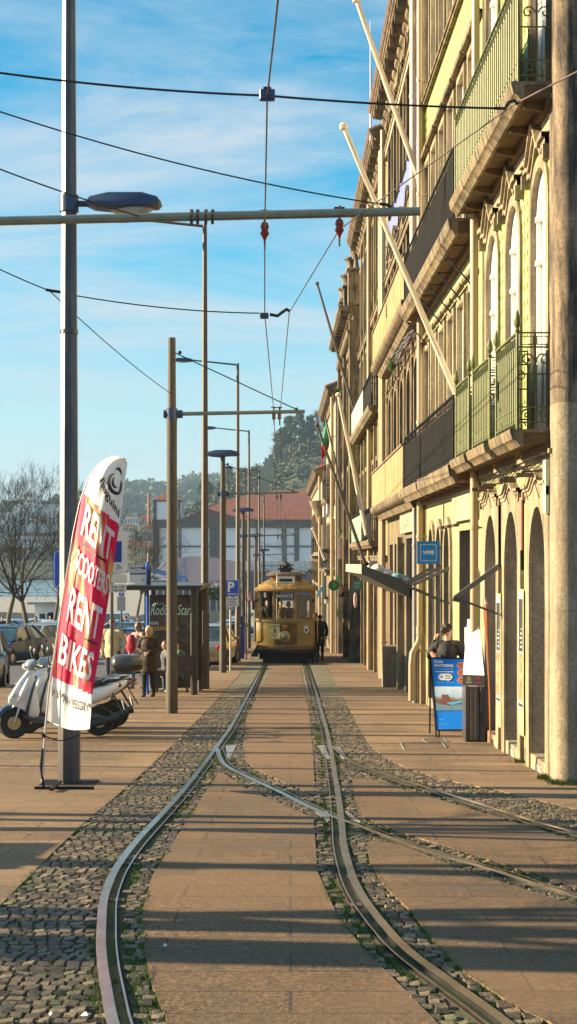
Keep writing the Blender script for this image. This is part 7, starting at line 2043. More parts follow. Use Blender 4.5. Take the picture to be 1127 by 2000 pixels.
person('seated person in a dark green jacket on the shelter bench', (bx, by, bz), -50, 1.62, 'jacket', (.05, .10, .055), (.04, .07, .10), (.03, .018, .012), 'short', sit=True, lean=.10, shoec=(.5, .5, .48))
bx2, by2, bz2 = pat(327, 1350)
person('seated person in a speckled grey skirt and pale shoes, behind the brown pole', (bx2, by2, bz2), -70, 1.60, 'jacket', (.10, .10, .11), (.16, .15, .16), (.05, .03, .02), 'bob', sit=True, lean=.04, shoec=(.42, .36, .30))
# woman at the sandwich board, seen from behind
wx = P(874, 0, 24.2).x
person('woman seen from behind with tied dark hair and a black top, raising one hand', (wx, 24.2, g(24.2)), 165, 1.66, 'jacket', (.012, .011, .012), (.03, .03, .04), (.035, .018, .010), 'tied', head_turn=-30, female=True, vox=.012, fat=1.05,
       arms=[((-.27, -.02, 1.16), (-.16, -.22, 1.05)), ((.33, -.10, 1.22), (.24, -.18, 1.50))])
t = thing('sweater', 'salmon sweater tied round the waist of the woman seen from behind', 'sweater', (wx, 24.2, g(24.2)+.98))
q = MB(); q.tube([(.17*math.cos(a), .15*math.sin(a), .03*math.sin(a*2)) for a in [k*2*math.pi/14 for k in range(15)]], .035, 8); q.tube([(-.1, -.17, 0), (-.2, -.2, .15), (-.26, -.1, .26)], [.03, .04, .03], 8); q.build('knit', cloth('salmon', (.50, .20, .15)), t, world=False)
# tram passengers and the people boarding
tz = TZ+.66
person('woman with sunglasses in a black jacket leaning in the open left tram window', (TX+fr_x(522), YT+.50, tz), 0, 1.62, 'jacket', (.018, .018, .022), (.02, .02, .02), (.05, .025, .015), 'long', glasses=True, female=True, arms=[((-.24, -.1, 1.1), (-.05, -.30, 1.02)), ((.24, -.1, 1.1), (.06, -.31, 1.02))], vox=.013, scarf=(.3, .28, .27))
person('tram passenger in the middle window, left head', (TX+fr_x(548), YT+.95, tz), 10, 1.58, 'jacket', (.10, .075, .05), (.02, .02, .02), (.05, .03, .02), 'short', vox=.02)
person('tram passenger in the middle window, right head bending down', (TX+fr_x(566), YT+1.1, tz), -25, 1.56, 'jacket', (.07, .07, .08), (.02, .02, .02), (.12, .07, .04), 'bob', vox=.02, lean=.12)
person('tall person in black boarding the tram on its right side', (P(616.5, 0, 57.2).x, 57.2, g(57.2)+.02), 195, 1.80, 'coat', (.010, .010, .013), (.012, .012, .014), (.02, .015, .012), 'short', vox=.018, stride=.10, fat=1.15)
person('second dark figure waiting behind the one boarding the tram', (P(625, 0, 60.5).x, 60.5, g(60.5)), 185, 1.74, 'coat', (.012, .014, .022), (.014, .014, .018), (.02, .015, .012), 'short', vox=.02, stride=.08)
person('distant walker in dark blue on the pavement right of the tram', (P(631.5, 0, 86).x, 86, g(86)), 5, 1.72, 'jacket', (.02, .03, .05), (.015, .018, .03), (.03, .02, .015), 'short', vox=.026, stride=.2)
# far walkers on the left
for k, (px, Y, col, lab) in enumerate(((4, 86, (.02, .025, .04), 'dark coated figure at the left edge beyond the parked cars'), (70, 86, (.025, .025, .03), 'dark coated figure beside the first bare tree trunk'), (146, 88, (.45, .38, .25), 'pale coated figure by the second tree trunk'),
                                     (237, 92, (.015, .02, .035), 'leftmost of three dark walkers behind the blue car'), (246, 93, (.02, .02, .03), 'middle of three dark walkers behind the blue car'), (269, 92, (.02, .02, .03), 'rightmost of three dark walkers, nearest the blue post'), (98, 104, (.35, .15, .25), 'small figure in mauve deep in the quay car park'))):
    person(lab, ((px-568)*Y/3000, Y, g(Y)-.1), (20, -30, 10, 170, 185, 20, 0)[k], 1.72, 'coat', col, (.02, .02, .03), (.04, .03, .02), 'short', vox=.032, stride=.12, group='people walking on the far side of the road')
# ================================================================ bus shelter
SY = 34.8
SHt = thing('bus_shelter', 'dark framed bus shelter with a black Rodízio Stars advert and flat roof', 'bus shelter', (-2.7, SY, g(SY)))
M_shf = mat('shelter_frame', (.07, .065, .06), .4, .5, .15, 6)
zr = P(0, 1152, SY).z
q = MB(); q.box(-3.70, -2.02, SY-.45, SY+4.2, zr, zr+.07); q.box(-3.74, -1.98, SY-.49, SY+4.24, zr+.071, zr+.11)
q.build('roof', M_shf, SHt, bevel=.01)
q = MB(); q.box(-2.27, -2.12, SY-.06, SY+.08, g(SY)-.02, zr-.002); q.build('end_post', M_shf, SHt, bevel=.02)
for y in (SY+1.9, SY+3.9):
    q = MB(); q.box(-2.2, -2.12, y, y+.08, g(y)-.02, zr-.002); q.box(-3.5, -3.42, y, y+.08, g(y)-.02, zr-.002); q.build('post', M_shf, SHt)
q = MB(); q.box(-2.165, -2.155, SY+.1, SY+1.9, g(SY)+.25, zr-.1); q.box(-2.165, -2.155, SY+2.0, SY+3.9, g(SY)+.2, zr-.1); q.build('glass_wall', M_tglass, SHt, smooth=False)
YA = SY+1.85
a, b_ = P(291, 1346, YA), P(379.5, 1162, YA)
q = MB(); q.box(a.x, b_.x, YA, YA+.12, g(YA)+.06, b_.z); ad = q.build('advert_case', M_shf, SHt, bevel=.015)
q = MB(); q.box(a.x+.06, b_.x-.05, YA-.012, YA-.003, g(YA)+.35, b_.z-.09)
q.build('poster', mat('advert_black', (.03, .026, .024), .3, var=.9, sc=3.5, dirt=(.16, .10, .07), dsc=3, damt=.7, coat=.5), ad)
M_mint = mat('mint_lettering', (.55, .78, .70), .5, var=.05)
def script(st, px, py, h, w, m, slant=.25, bold=.0, rot=0.0):
    cu = MB(); cu.text(st, lambda x, y: (x+y*slant, y, 0), 1.0, bold); xs = [v[0] for v in cu.v]; ys = [v[1] for v in cu.v]; x0, x1, y0, y1 = min(xs), max(xs), min(ys), max(ys)
    def fn(x, y):
        X = ((x+y*slant-x0)/(x1-x0)-.5)*w; Y_ = ((y-y0)/(y1-y0)-.5)*h+X*rot
        return tuple(P(px+X, py-Y_, YA-.0)+Vector((0, -.018, 0)))
    q = MB(); q.text(st, fn, 1.0, bold); return q.build('lettering', m, ad, smooth=False)
script('Rodízio Stars', 336, 1191, 21, 84, M_mint, .3, .004, .0)
script('NOVA', 302, 1217, 6.5, 17, M_mint, 0, .03, .0); script('CHURRASQUEIRA', 321, 1228, 10, 56, mat('gold_lettering', (.50, .34, .06), .5), 0, .03)
q = MB()
for k in range(6): q.tube([P(300+k*3.4, 1183-k*.5, YA-.02), P(301+k*3.6, 1179-(k % 3)*1.5, YA-.02)], .007, 4)
q.build('lettering', M_mint, ad)
q = MB(); q.box(-3.25, -2.3, SY+.95, SY+1.35, g(SY)+.42, g(SY)+.47)
for x in (-3.15, -2.45): q.box(x, x+.05, SY+1.1, SY+1.2, g(SY)-.05, g(SY)+.419)
q.build('bench', M_shf, SHt)
q = MB()
x0, x1 = P(343, 0, SY).x, P(377, 0, SY).x; z0, z1 = P(0, 1337, SY).z, P(0, 1277, SY).z
q.tube([(x0, SY-.1, g(SY)), (x0, SY-.1, z1), (x1, SY-.1, z1), (x1, SY-.1, g(SY)-.02)], .02, 6); q.tube([(x0, SY-.1, z1-.5), (x1, SY-.1, z1-.5)], .015, 6); q.build('side_rail', M_shf, SHt)
q = MB(); q.box(x0+.03, x1-.03, SY-.105, SY-.09, z1-.48, z1-.04); q.build('side_panel', mat('dark_mottled_panel', (.05, .035, .035), .3, var=.8, sc=9, coat=.4), SHt)
t = thing('handbag', 'black and white speckled handbag hung by the woman in brown', 'bag', tuple(Vector(pat(306, 1345))+Vector((.02, -.3, .62))))
q = MB(); q.add([(-.24, -.06, .0), (.24, -.06, .02), (.27, -.05, .36), (-.25, -.05, .34), (-.24, .07, .0), (.24, .07, .02), (.27, .05, .36), (-.25, .05, .34)], [(0, 1, 2, 3), (7, 6, 5, 4), (0, 1, 5, 4), (1, 2, 6, 5), (2, 3, 7, 6), (3, 0, 4, 7)])
def speck():
    m, nt, b = newmat('speckled_cloth'); v = coords(nt); n = tex(nt, v, 26, 2); nt.links.new(ramp(nt, n.outputs[0], [(.47, (.02, .02, .02)), (.53, (.45, .45, .45))]), b.inputs['Base Color']); return m
q.build('bag_body', speck(), t, world=False, bevel=.03); q = MB(); q.tube([(-.15, 0, .34), (-.1, 0, .55), (.1, 0, .56), (.17, 0, .35)], .012, 6); q.build('handle', M_black, t, world=False)

# ================================================================ bare trees
M_bark = mat('tree_bark', (.11, .085, .055), .9, var=.35, sc=6, bmp=.6, bsc=18, stretch=(1, 1, .3), dirt=(.08, .10, .03), dsc=2, damt=.6, bd=.02)
M_twig = mat('twig', (.04, .028, .02), .9)
def bare_tree(label, loc, H, r0, seed, group, fork=.36, depth=6, spread=.50):
    t = thing('bare_tree', label, 'tree', loc, 0, group)
    rt = random.Random(seed)
    qt = MB(); qb = MB()
    def grow(p, d, L_, r, lv):
        pts = [p]; rs_ = [r]; dd = d
        n = 3 if lv > 2 else 2
        for i in range(n):
            dd = (dd+Vector((rt.gauss(0, .13), rt.gauss(0, .13), rt.gauss(.05, .07)))).normalized(); pts.append(pts[-1]+dd*L_/n); rs_.append(r*(1-.35*(i+1)/n))
        (qt if lv == depth else qb).tube(pts, rs_, 8 if lv == depth else (5 if lv > 3 else 3), cap=lv > 3)
        if lv == 0: return
        for c in range(rt.choice((2, 3, 3)) if lv < depth else 5):
            a = rt.uniform(0, 6.28); sp = spread*rt.uniform(.6, 1.35)
            u = dd.orthogonal().normalized(); w = dd.cross(u)
            nd = (dd*math.cos(sp)+(u*math.cos(a)+w*math.sin(a))*math.sin(sp)+Vector((0, 0, .10))).normalized()
            grow(pts[-1], nd, L_*rt.uniform(.62, .86), max(.006, rs_[-1]*rt.uniform(.55, .78)), lv-1)
        if lv < depth and lv > 1:
            u = dd.orthogonal().normalized(); w = dd.cross(u); a = rt.uniform(0, 6.28); nd = (dd*.6+(u*math.cos(a)+w*math.sin(a))*.8).normalized()
            grow(pts[1], nd, L_*.6, rs_[1]*.5, lv-1)
    grow(Vector((0, 0, -.1)), Vector((0, 0, 1)), H*fork, r0, depth)
    qt.build('trunk', M_bark, t, world=False, ang=60); qb.build('branches', M_twig, t, world=False, ang=60)
    return t
GT = 'bare winter trees in the quay car park'
def tree_at(label, px, Y, H, r0, seed, **k): return bare_tree(label, ((px-568)*Y/3000, Y, g(Y)-.15), H, r0, seed, GT, **k)
tree_at('leftmost bare tree with a wide twiggy crown', 14, 76, 6.4, .15, 4, fork=.46)
tree_at('second bare tree, mossy trunk beside the blue road sign', 63, 78, 6.0, .16, 12, fork=.46)
tree_at('slimmer bare tree just left of the blue road sign', 108, 92, 6.0, .13, 9, fork=.46)
tree_at('bare tree whose twigs show between the flag and the cream houses', 266, 150, 7.6, .18, 31, fork=.42)
GS = 'street trees and posts standing left of the frame'
# trees and posts beside the pavement, just outside the left edge; their long shadows cross the track
for i, (x, y, r0, H) in enumerate(((-9.5, 9.05, .42, 9), (-7.8, 10.35, .19, 6), (-11, 12.85, .24, 8), (-8.6, 13.5, .17, 6))):
    bare_tree(['stout tree outside the left edge nearest the camera', 'slim sapling outside the left edge', 'tree outside the left edge opposite the switch', 'sapling outside the left edge by the tram pole'][i], (x, y, g(y)-.02), H, r0, 60+i, GS, depth=4, fork=.5)
for i, (x, y, r, H) in enumerate(((-8.0, 9.84, .17, 6), (-6.5, 14.2, .08, 5), (-9, 21.2, .12, 7), (-9.5, 24.3, .16, 7), (-9.2, 26.6, .11, 6), (-10.5, 30.6, .14, 8), (-9.5, 33.4, .10, 6), (-7.0, 19.0, .06, 6), (-8.2, 22.8, .07, 6), (-8.0, 29.0, .06, 6))):
    t = thing('street_post', 'plain steel post outside the left edge, %s of the row' % ('first', 'second', 'third', 'fourth', 'fifth', 'sixth', 'seventh', 'eighth', 'ninth', 'tenth')[i], 'post', (x, y, g(y)), group=GS)
    q = MB(); q.lathe([(r*1.3, -.05), (r*1.3, .3), (r, .34), (r*.7, H), (0, H+.05)], (0, 0, 0), 14); q.build('pole', M_galv, t, world=False)
t = thing('kiosk_cabinet', 'grey street cabinet outside the left edge beside the pavement', 'cabinet', (-6.2, 12.1, g(12.1)), group=GS)
q = MB(); q.box(-.4, .4, -.55, .65, 0, 1.35); q.box(-.44, .44, -.59, .69, 1.351, 1.42); q.build('cabinet_body', M_signback, t, world=False, bevel=.02)

# ================================================================ quay, river, kiosk
mb = MB(); mb.face([(-1200, 255, -9.2), (-20, 255, -9.2), (-60, 900, -9.2), (-1200, 900, -9.2)])
def water():
    m, nt, b = newmat('river_water'); v = coords(nt, (1, .35, 1)); n = tex(nt, v, 1.2, 5); b.inputs['Base Color'].default_value = (.10, .17, .22, 1); b.inputs['Roughness'].default_value = .22; b.inputs['Specular IOR Level'].default_value = .8
    bump(nt, b, n.outputs[0], .5, .3); return m
struct('river', mb, water(), smooth=False)
q = MB(); zq = g(200)-.16
for (x0, y0), (x1, y1) in (((-38.2, 261), (-130, 261)), ((-38.2, 261), (-62, 420))):
    n = int(math.hypot(x1-x0, y1-y0)/1.6)
    for k in range(n+1):
        x, y = x0+(x1-x0)*k/n, y0+(y1-y0)*k/n; q.box(x-.06, x+.06, y-.06, y+.06, zq, zq+1.35)
    for z in (1.3, .75, .2): q.tube([(x0, y0, zq+z), (x1, y1, zq+z)], .05, 4)
tag(q.build('quay_railing', M_signback, None, smooth=False), 'thin grey railing along the river edge at the left', 'railing')
q = MB(); Yk = 150; zq = g(Yk)-.15
q.add([(-45, 150, zq), (-12, 150, zq), (-12, 150, zq+.9), (-45, 150, zq+1.9), (-45, 190, zq), (-12, 190, zq), (-12, 190, zq+.9), (-45, 190, zq+1.9)], [(0, 1, 2, 3), (4, 5, 6, 7), (3, 2, 6, 7), (0, 3, 7, 4), (1, 5, 6, 2)])
tag(q.build('quay_ramp', mat('ramp_stone', (.30, .27, .23), .9, var=.15, sc=.8, bmp=.2), None, smooth=False), 'broad pale paved ramp rising behind the quay car park', 'ramp')
Yk = 118; kx0, kx1 = P(68, 0, Yk).x, P(107, 0, Yk).x; zk = g(Yk)-.13
KI = thing('kiosk', 'white flat roofed kiosk with small windows in the quay car park', 'kiosk', (kx0, Yk, zk))
q = MB(); q.box(kx0, kx1, Yk, Yk+4, zk, zk+2.6); q.build('wall', M_white, KI); q = MB(); q.box(kx0-.5, kx1+.3, Yk-.5, Yk+4.3, zk+2.601, zk+2.8); q.build('roof', M_signback, KI)
for x in (kx0+.35, kx0+.95):
    q = MB(); q.box(x, x+.45, Yk-.02, Yk-.003, zk+1.1, zk+1.9); q.build('window', M_pane, KI)
q = MB(); q.box(kx1-.5, kx1-.1, Yk-.02, Yk-.003, zk, zk+2.0); q.build('door', M_pane, KI)
Yw = 98; q = MB(); zw = g(Yw)-.13; q.box(P(92, 0, Yw).x, P(165, 0, Yw).x, Yw, Yw+.3, zw, zw+1.0); tag(q.build('low_wall', M_white, None, bevel=.03), 'low white wall between the bare trees and the flag', 'wall')
Yw = 96; q = MB(); zw = g(Yw)-.13
for k in range(26):
    x = P(236+k*2.1, 0, Yw+k*.5).x; q.box(x-.01, x+.055, Yw+k*.5, Yw+k*.5+.03, zw-.2, zw+1.5)
q.tube([(P(236, 0, Yw).x, Yw, zw+1.5), (P(289, 0, Yw+13).x, Yw+13, zw+1.4)], .03, 4)
tag(q.build('picket_fence', M_signback, None, smooth=False), 'grey slatted fence behind the three dark walkers', 'fence')
Yw = 112; q = MB(); zw = g(Yw)-.13
for k in range(9): x = P(400+k*6, 0, Yw).x; q.box(x, x+.05, Yw, Yw+.05, zw, zw+2.2)
fo = thing('glass_fence', 'pale green glass fence right of the bus shelter in the distance', 'fence', (P(400, 0, Yw).x, Yw, zw)); q.build('post', M_signback, fo)
q = MB(); q.box(P(400, 0, Yw).x, P(450, 0, Yw).x, Yw+.06, Yw+.08, zw+.2, zw+2.1); q.build('panel', mat('fence_glass', (.22, .34, .28), .2), fo)

# ================================================================ foliage helper
def foliage_mat(nm, c1, c2, haze=0):
    m, nt, b = newmat(nm); gm = N(nt, 'ShaderNodeNewGeometry')
    c = ramp(nt, gm.outputs['Random Per Island'], [(0, c1), (1, c2)]); nt.links.new(c, b.inputs['Base Color']); b.inputs['Roughness'].default_value = .8
    return m
M_pine = foliage_mat('pine_foliage', (.018, .045, .016), (.055, .095, .03)); M_scrub = foliage_mat('scrub_foliage', (.025, .038, .016), (.10, .085, .045)); M_wood = foliage_mat('winter_wood', (.10, .085, .07), (.17, .15, .12))
def clump(q, c, r, n, s, rr_, flat=1.0):
    for _ in range(n):
        d = Vector((rr_.gauss(0, 1), rr_.gauss(0, 1), rr_.gauss(0, 1)))
        d = d.normalized()*r*(.55+.5*rr_.random()); d.z *= flat; p = c+d
        u = Vector((rr_.gauss(0, 1), rr_.gauss(0, 1), rr_.gauss(0, 1))).normalized(); w = u.orthogonal().normalized(); k = s*(.6+.8*rr_.random())
        q.add([p-u*k, p+w*k*.7, p+u*k, p-w*k*.6], [(0, 1, 2, 3)])
rh = random.Random(77)
# ================================================================ hills
def interp(pts, x):
    if x <= pts[0][0]: return pts[0][1]
    for (a, b_), (c, d) in zip(pts[:-1], pts[1:]):
        if x <= c: t = (x-a)/(c-a); t = t*t*(3-2*t); return b_+(d-b_)*t
    return pts[-1][1]
def hill_mat():
    m, nt, b = newmat('hillside'); v = coords(nt); gm = N(nt, 'ShaderNodeNewGeometry'); sx = N(nt, 'ShaderNodeSeparateXYZ'); nt.links.new(gm.outputs['Normal'], sx.inputs[0])
    n = tex(nt, v, .05, 6, .7); n2 = tex(nt, v, .25, 6, .7)
    veg = ramp(nt, n.outputs[0], [(.35, (.022, .034, .014)), (.6, (.06, .065, .028))]); rock = ramp(nt, n2.outputs[0], [(.35, (.20, .15, .10)), (.6, (.42, .33, .24))])
    ad = N(nt, 'ShaderNodeMath', operation='MULTIPLY_ADD'); nt.links.new(n.outputs[0], ad.inputs[0]); ad.inputs[1].default_value = .8; nt.links.new(sx.outputs[2], ad.inputs[2])
    c = mixc(nt, ramp(nt, ad.outputs[0], [(.80, 0), (.98, 1)]), rock, veg); nt.links.new(c, b.inputs['Base Color']); b.inputs['Roughness'].default_value = .95; bump(nt, b, n2.outputs[0], .8, 2.0); return m
M_hill = hill_mat()
def hill(name, prof, Yb, Yt, nx, ny, rough, back=300):
    q = MB(); pts = {}
    x0, x1 = prof[0][0], prof[-1][0]
    for j in range(ny+1):
        v = j/ny
        for i in range(nx+1):
            px = x0+(x1-x0)*i/nx; top = P(px, interp(prof, px), Yt)
            if v <= .8: t = v/.8; Y = Yb+(Yt-Yb)*t; k = t**.62*.92+.08*t
            else: t = (v-.8)/.2; Y = Yt+back*t; k = 1-t*t
            X = (px-568)*Yt/3000
            z = -5+(top.z+5)*k
            nn = noise.fractal(Vector((X*.02, Y*.02, 1.7)), 1, 2, 5)*rough*min(1, v*4)*(1 if v < .8 else .3)*(.35+.65*abs(v-.8))
            pts[i, j] = len(q.v); q.v.append((X+nn*.4, Y+nn, z+nn*.5))
    for j in range(ny):
        for i in range(nx): q.f.append((pts[i, j], pts[i+1, j], pts[i+1, j+1], pts[i, j+1])); q.m.append(0)
    o = q.build(name, M_hill, None, ang=70); tag(o, kind='structure'); return q
H1 = [(360, 1010), (400, 985), (430, 955), (455, 930), (480, 922), (512, 914), (528, 908), (540, 892), (555, 878), (575, 868), (600, 862), (635, 856), (700, 850), (900, 835), (1200, 860)]
hq = hill('wooded_hill', H1, 470, 640, 110, 46, 16)
H2 = [(-500, 993), (-200, 983), (0, 993), (60, 998), (130, 993), (160, 976), (200, 970), (235, 958), (258, 952), (275, 954), (300, 960), (330, 963), (350, 952), (372, 946), (400, 944), (440, 938), (500, 933), (700, 923)]
hq2 = hill('far_hill', H2, 1000, 1500, 120, 24, 40, 500)
q = MB(); vs = hq.v
W_ = 111
for _ in range(3000):
    i = rh.randrange(0, 110); j = rh.randrange(6, 38); v = Vector(vs[j*W_+i]); 
    if noise.noise(v*.02) < -.35 and j < 34: continue
    px = 568+v.x*3000/v.y
    if px > 560 and 12 < j < 30 and rh.random() < .6: continue
    clump(q, v+Vector((0, 0, 1.0)), rh.uniform(1.0, 2.8), 22, .6, rh, .8)
tag(q.build('hillside_scrub', M_scrub, None, smooth=False), kind='stuff')
q = MB(); vs = hq2.v
for _ in range(2600):
    i = rh.randrange(10, 119); j = rh.randrange(7, 20); v = Vector(vs[j*121+i]); clump(q, v+Vector((0, 0, 3)), rh.uniform(4, 9), 18, 2.6, rh, .8)
tag(q.build('far_woodland', M_pine, None, smooth=False), kind='stuff')
def hill_tree(label, px, py0, py1, Y, wpx, kind, seed):
    r_ = random.Random(seed); base = P(px, py1, Y); top = P(px, py0, Y); H = top.z-base.z; wr_ = wpx*Y/3000/2
    t = thing('hill_tree', label, 'tree', base, 0, 'tall trees crowning the hill')
    q = MB(); qc = MB(); n = 34 if kind == 'pine' else 20
    q.tube([base, base+Vector((r_.gauss(0, .5), 0, H*.45)), base+Vector((r_.gauss(0, .8), 0, H*.85))], [.55, .38, .12], 7)
    for k in range(n):
        f = .28+.70*(k/n) if kind == 'pine' else .25+.7*r_.random(); rad = wr_*(1.1-f)*1.25 if kind == 'cone' else wr_*math.sin(math.pi*min(.98, max(.12, f*.85+.1)))
        a = r_.random()*6.28; rr_ = rad*math.sqrt(r_.random())*.95
        c = base+Vector((math.cos(a)*rr_, math.sin(a)*rr_, H*f))
        q.tube([base+Vector((0, 0, H*f*.75)), c], [.16, .05], 4)
        if kind == 'bare':
            for _ in range(26):
                d = Vector((r_.gauss(0, 1), r_.gauss(0, 1), abs(r_.gauss(0, 1)))).normalized()*r_.uniform(1, 3.0); qc.tube([c-d*.3, c+d], [.07, .02], 3, cap=False)
        else: clump(qc, c, r_.uniform(.9, 1.9), 80, .34, r_, .6)
    q.build('trunk', M_bark, t); qc.build('crown', M_pine if kind != 'bare' else M_wood, t, smooth=False)
hill_tree('broad dark pine left of centre on the hill top', 566, 812, 884, 610, 34, 'pine', 1)
hill_tree('tallest dark pine in the middle of the hill top', 585, 806, 882, 605, 40, 'pine', 2)
hill_tree('dark pine right of the tallest on the hill top', 604, 812, 878, 612, 34, 'pine', 3)
hill_tree('lower bushy pine on the left shoulder of the hill top', 550, 836, 890, 600, 26, 'pine', 4)
hill_tree('grey leafless tree at the right end of the hill top', 622, 802, 876, 625, 38, 'bare', 5)
hill_tree('second grey leafless tree behind the house edge on the hill top', 640, 806, 874, 630, 36, 'bare', 6)
hill_tree('small leafless tree on the left slope below the pines', 540, 845, 905, 600, 18, 'bare', 7)
hill_tree('dark bushy tree low on the left slope behind the lamps', 402, 940, 968, 560, 26, 'pine', 8)
hill_tree('dark tree on the slope between the tall lamps', 446, 912, 960, 570, 24, 'bare', 9)
# ruined turret on the hill
Yh = 560; t = thing('ruined_turret', 'small ruined stone turret standing on the hill slope', 'tower', P(524, 915, Yh))
a, b_ = P(517, 920, Yh), P(530, 896, Yh); q = MB(); q.box(a.x, b_.x, Yh, Yh+2.4, a.z-6, b_.z)
for k in range(4): q.box(a.x+k*.62, a.x+k*.62+.34, Yh, Yh+.5, b_.z, b_.z+.5)
q.build('tower_wall', M_jamb, t); q = MB(); q.box(P(505, 0, Yh).x, b_.x+1, Yh-1, Yh, a.z-7, P(0, 912, Yh).z); q.build('base_wall', M_stoneL, t)

# ================================================================ customs warehouse
YC = 330.0
M_grgr = mat('grey_granite_far', (.10, .085, .078), .9, var=.3, sc=.8, dirt=(.1, .09, .09), dsc=.25, damt=.5)
M_wh2 = mat('whitewash', (.66, .68, .72), .8, var=.04, sc=.3)
WH = thing('warehouse', 'long white and granite warehouse with red tiled roof across the end of the street', 'warehouse', (P(300, 0, YC).x, YC, -5))
X_ = lambda px: (px-568)*YC/3000
Z_ = lambda py: CAMZ-(py-HZ)*YC/3000
q = MB(); q.box(X_(300), X_(760), YC, YC+30, -5, Z_(1024)); q.build('wall', M_wh2, WH, smooth=False)
q = MB()
for a, b_ in ((299, 311), (348, 354), (409, 421), (421.5, 432), (473, 483), (500, 505), (551, 559), (575, 584), (628, 636), (690, 700)): q.box(X_(a), X_(b_), YC-.35, YC-.003, -5, Z_(1027))
q.build('pilaster', M_grgr, WH)
q = MB(); q.box(X_(298), X_(760), YC-.7, YC-.352, Z_(1031), Z_(1019)); q.box(X_(298), X_(760), YC-.9, YC+30, Z_(1019)+.002, Z_(1015)); q.box(X_(300), X_(760), YC-.25, YC-.003, Z_(1069), Z_(1066)); q.build('cornice', M_grgr, WH)
def rooft():
    m, nt, b = newmat('far_roof_tiles'); v = coords(nt); wv = N(nt, 'ShaderNodeTexWave'); wv.inputs['Scale'].default_value = .9; wv.inputs['Distortion'].default_value = 1.5; nt.links.new(v, wv.inputs['Vector'])
    n = tex(nt, v, .9, 6, .7); c = ramp(nt, n.outputs[0], [(.3, (.15, .045, .028)), (.7, (.32, .10, .055))]); c = mixc(nt, .35, c, wv.outputs[0], 'MULTIPLY'); nt.links.new(c, b.inputs['Base Color']); b.inputs['Roughness'].default_value = .9; return m
M_farroof = rooft()
q = MB(); zr0, zr1 = Z_(1015)+.01, CAMZ-(957-HZ)*(YC+14)/3000
xl, xr = X_(352), X_(770)
q.add([(xl, YC-1, zr0), (xr, YC-1, zr0), (xr, YC+15, zr1), ((540-568)*(YC+15)/3000, YC+15, zr1), (xl, YC+31, zr0), (xr, YC+31, zr0), ((455-568)*(YC+8)/3000, YC+8, CAMZ-(972-HZ)*(YC+8)/3000)], [(0, 1, 2, 3, 6), (0, 6, 3, 4), (3, 2, 5, 4)])
q.build('roof', M_farroof, WH, smooth=False)
q = MB(); q.box(X_(302), X_(352), YC-1.2, YC+5, Z_(1015)+.01, Z_(980)); tw = q.build('tower_wall', M_wh2, WH)
q = MB(); q.box(X_(300.5), X_(307), YC-1.4, YC-1.202, Z_(1018), Z_(980)); q.box(X_(348), X_(353.5), YC-1.4, YC-1.202, Z_(1018), Z_(980)); q.box(X_(300), X_(354), YC-1.5, YC+5, Z_(980)+.002, Z_(977)); q.build('quoin', M_grgr, WH)
q = MB(); a, b_ = X_(297), X_(357); q.add([(a, YC-1.8, Z_(977)), (b_, YC-1.8, Z_(977)), (b_, YC+5, Z_(977)), (a, YC+5, Z_(977)), ((a+b_)/2, YC+1.6, Z_(961))], [(0, 1, 4), (1, 2, 4), (2, 3, 4), (3, 0, 4), (0, 1, 2, 3)]); q.build('tower_roof', M_farroof, WH, smooth=False)
for px0, px1, py0, py1 in ((349.5, 353, 990, 1008), (349.5, 353, 1034, 1060), (349.5, 353, 1074, 1092), (345, 347, 988, 1006)):
    q = MB(); q.box(X_(px0), X_(px1), YC-1.45 if py0 < 1010 else YC-.40, YC-1.401 if py0 < 1010 else YC-.352, Z_(py1), Z_(py0)); q.build('window', M_pane, WH)
# lower pebble dashed wall and dark band in front of the warehouse
Yp = 240; XX = lambda px: (px-568)*Yp/3000; ZZ = lambda py: CAMZ-(py-HZ)*Yp/3000
PW = thing('quay_wall', 'pale pebble dashed boundary wall with a dark base in front of the warehouse', 'wall', (XX(430), Yp, -5))
q = MB(); q.box(XX(425), XX(700), Yp, Yp+.8, ZZ(1116), ZZ(1096)); q.build('upper_wall', mat('pebbledash', (.50, .48, .46), .9, var=.5, sc=3.5, bmp=.3), PW)
q = MB(); q.box(XX(425), XX(700), Yp-.6, Yp+.8, -5, ZZ(1116)-.003); q.build('base_wall', mat('slate_wall', (.07, .075, .10), .7, var=.3, sc=1), PW)
# steel roofed pavilion
Yv = 175; XV = lambda px: (px-568)*Yv/3000; ZV = lambda py: CAMZ-(py-HZ)*Yv/3000
PV = thing('pavilion', 'modern pavilion with a curved purple grey metal roof and bright blue edge', 'pavilion', (XV(280), Yv, -5))
def ribm():
    m, nt, b = newmat('ribbed_metal_roof'); v = coords(nt); wv = N(nt, 'ShaderNodeTexWave'); wv.inputs['Scale'].default_value = .75; wv.bands_direction = 'DIAGONAL'; nt.links.new(v, wv.inputs['Vector'])
    c = ramp(nt, wv.outputs[0], [(.3, (.075, .05, .065)), (.7, (.26, .20, .21))]); nt.links.new(c, b.inputs['Base Color']); b.inputs['Roughness'].default_value = .5; b.inputs['Metallic'].default_value = .3; return m
q = MB(); n = 12; top = [(283, 1112), (300, 1103), (318, 1093), (340, 1088), (365, 1086), (395, 1088), (425, 1093), (470, 1100)]
vs = []
for k in range(n+1):
    px = 283+(470-283)*k/n; pt = interp(top, px); vs += [(XV(px), Yv+14, ZV(pt)), (XV(px), Yv, ZV(max(pt+8, interp([(283, 1122), (325, 1130), (362, 1147), (470, 1150)], px)))-.0)]
q.add(vs, [(2*k, 2*k+2, 2*k+3, 2*k+1) for k in range(n)]); q.build('roof', ribm(), PV)
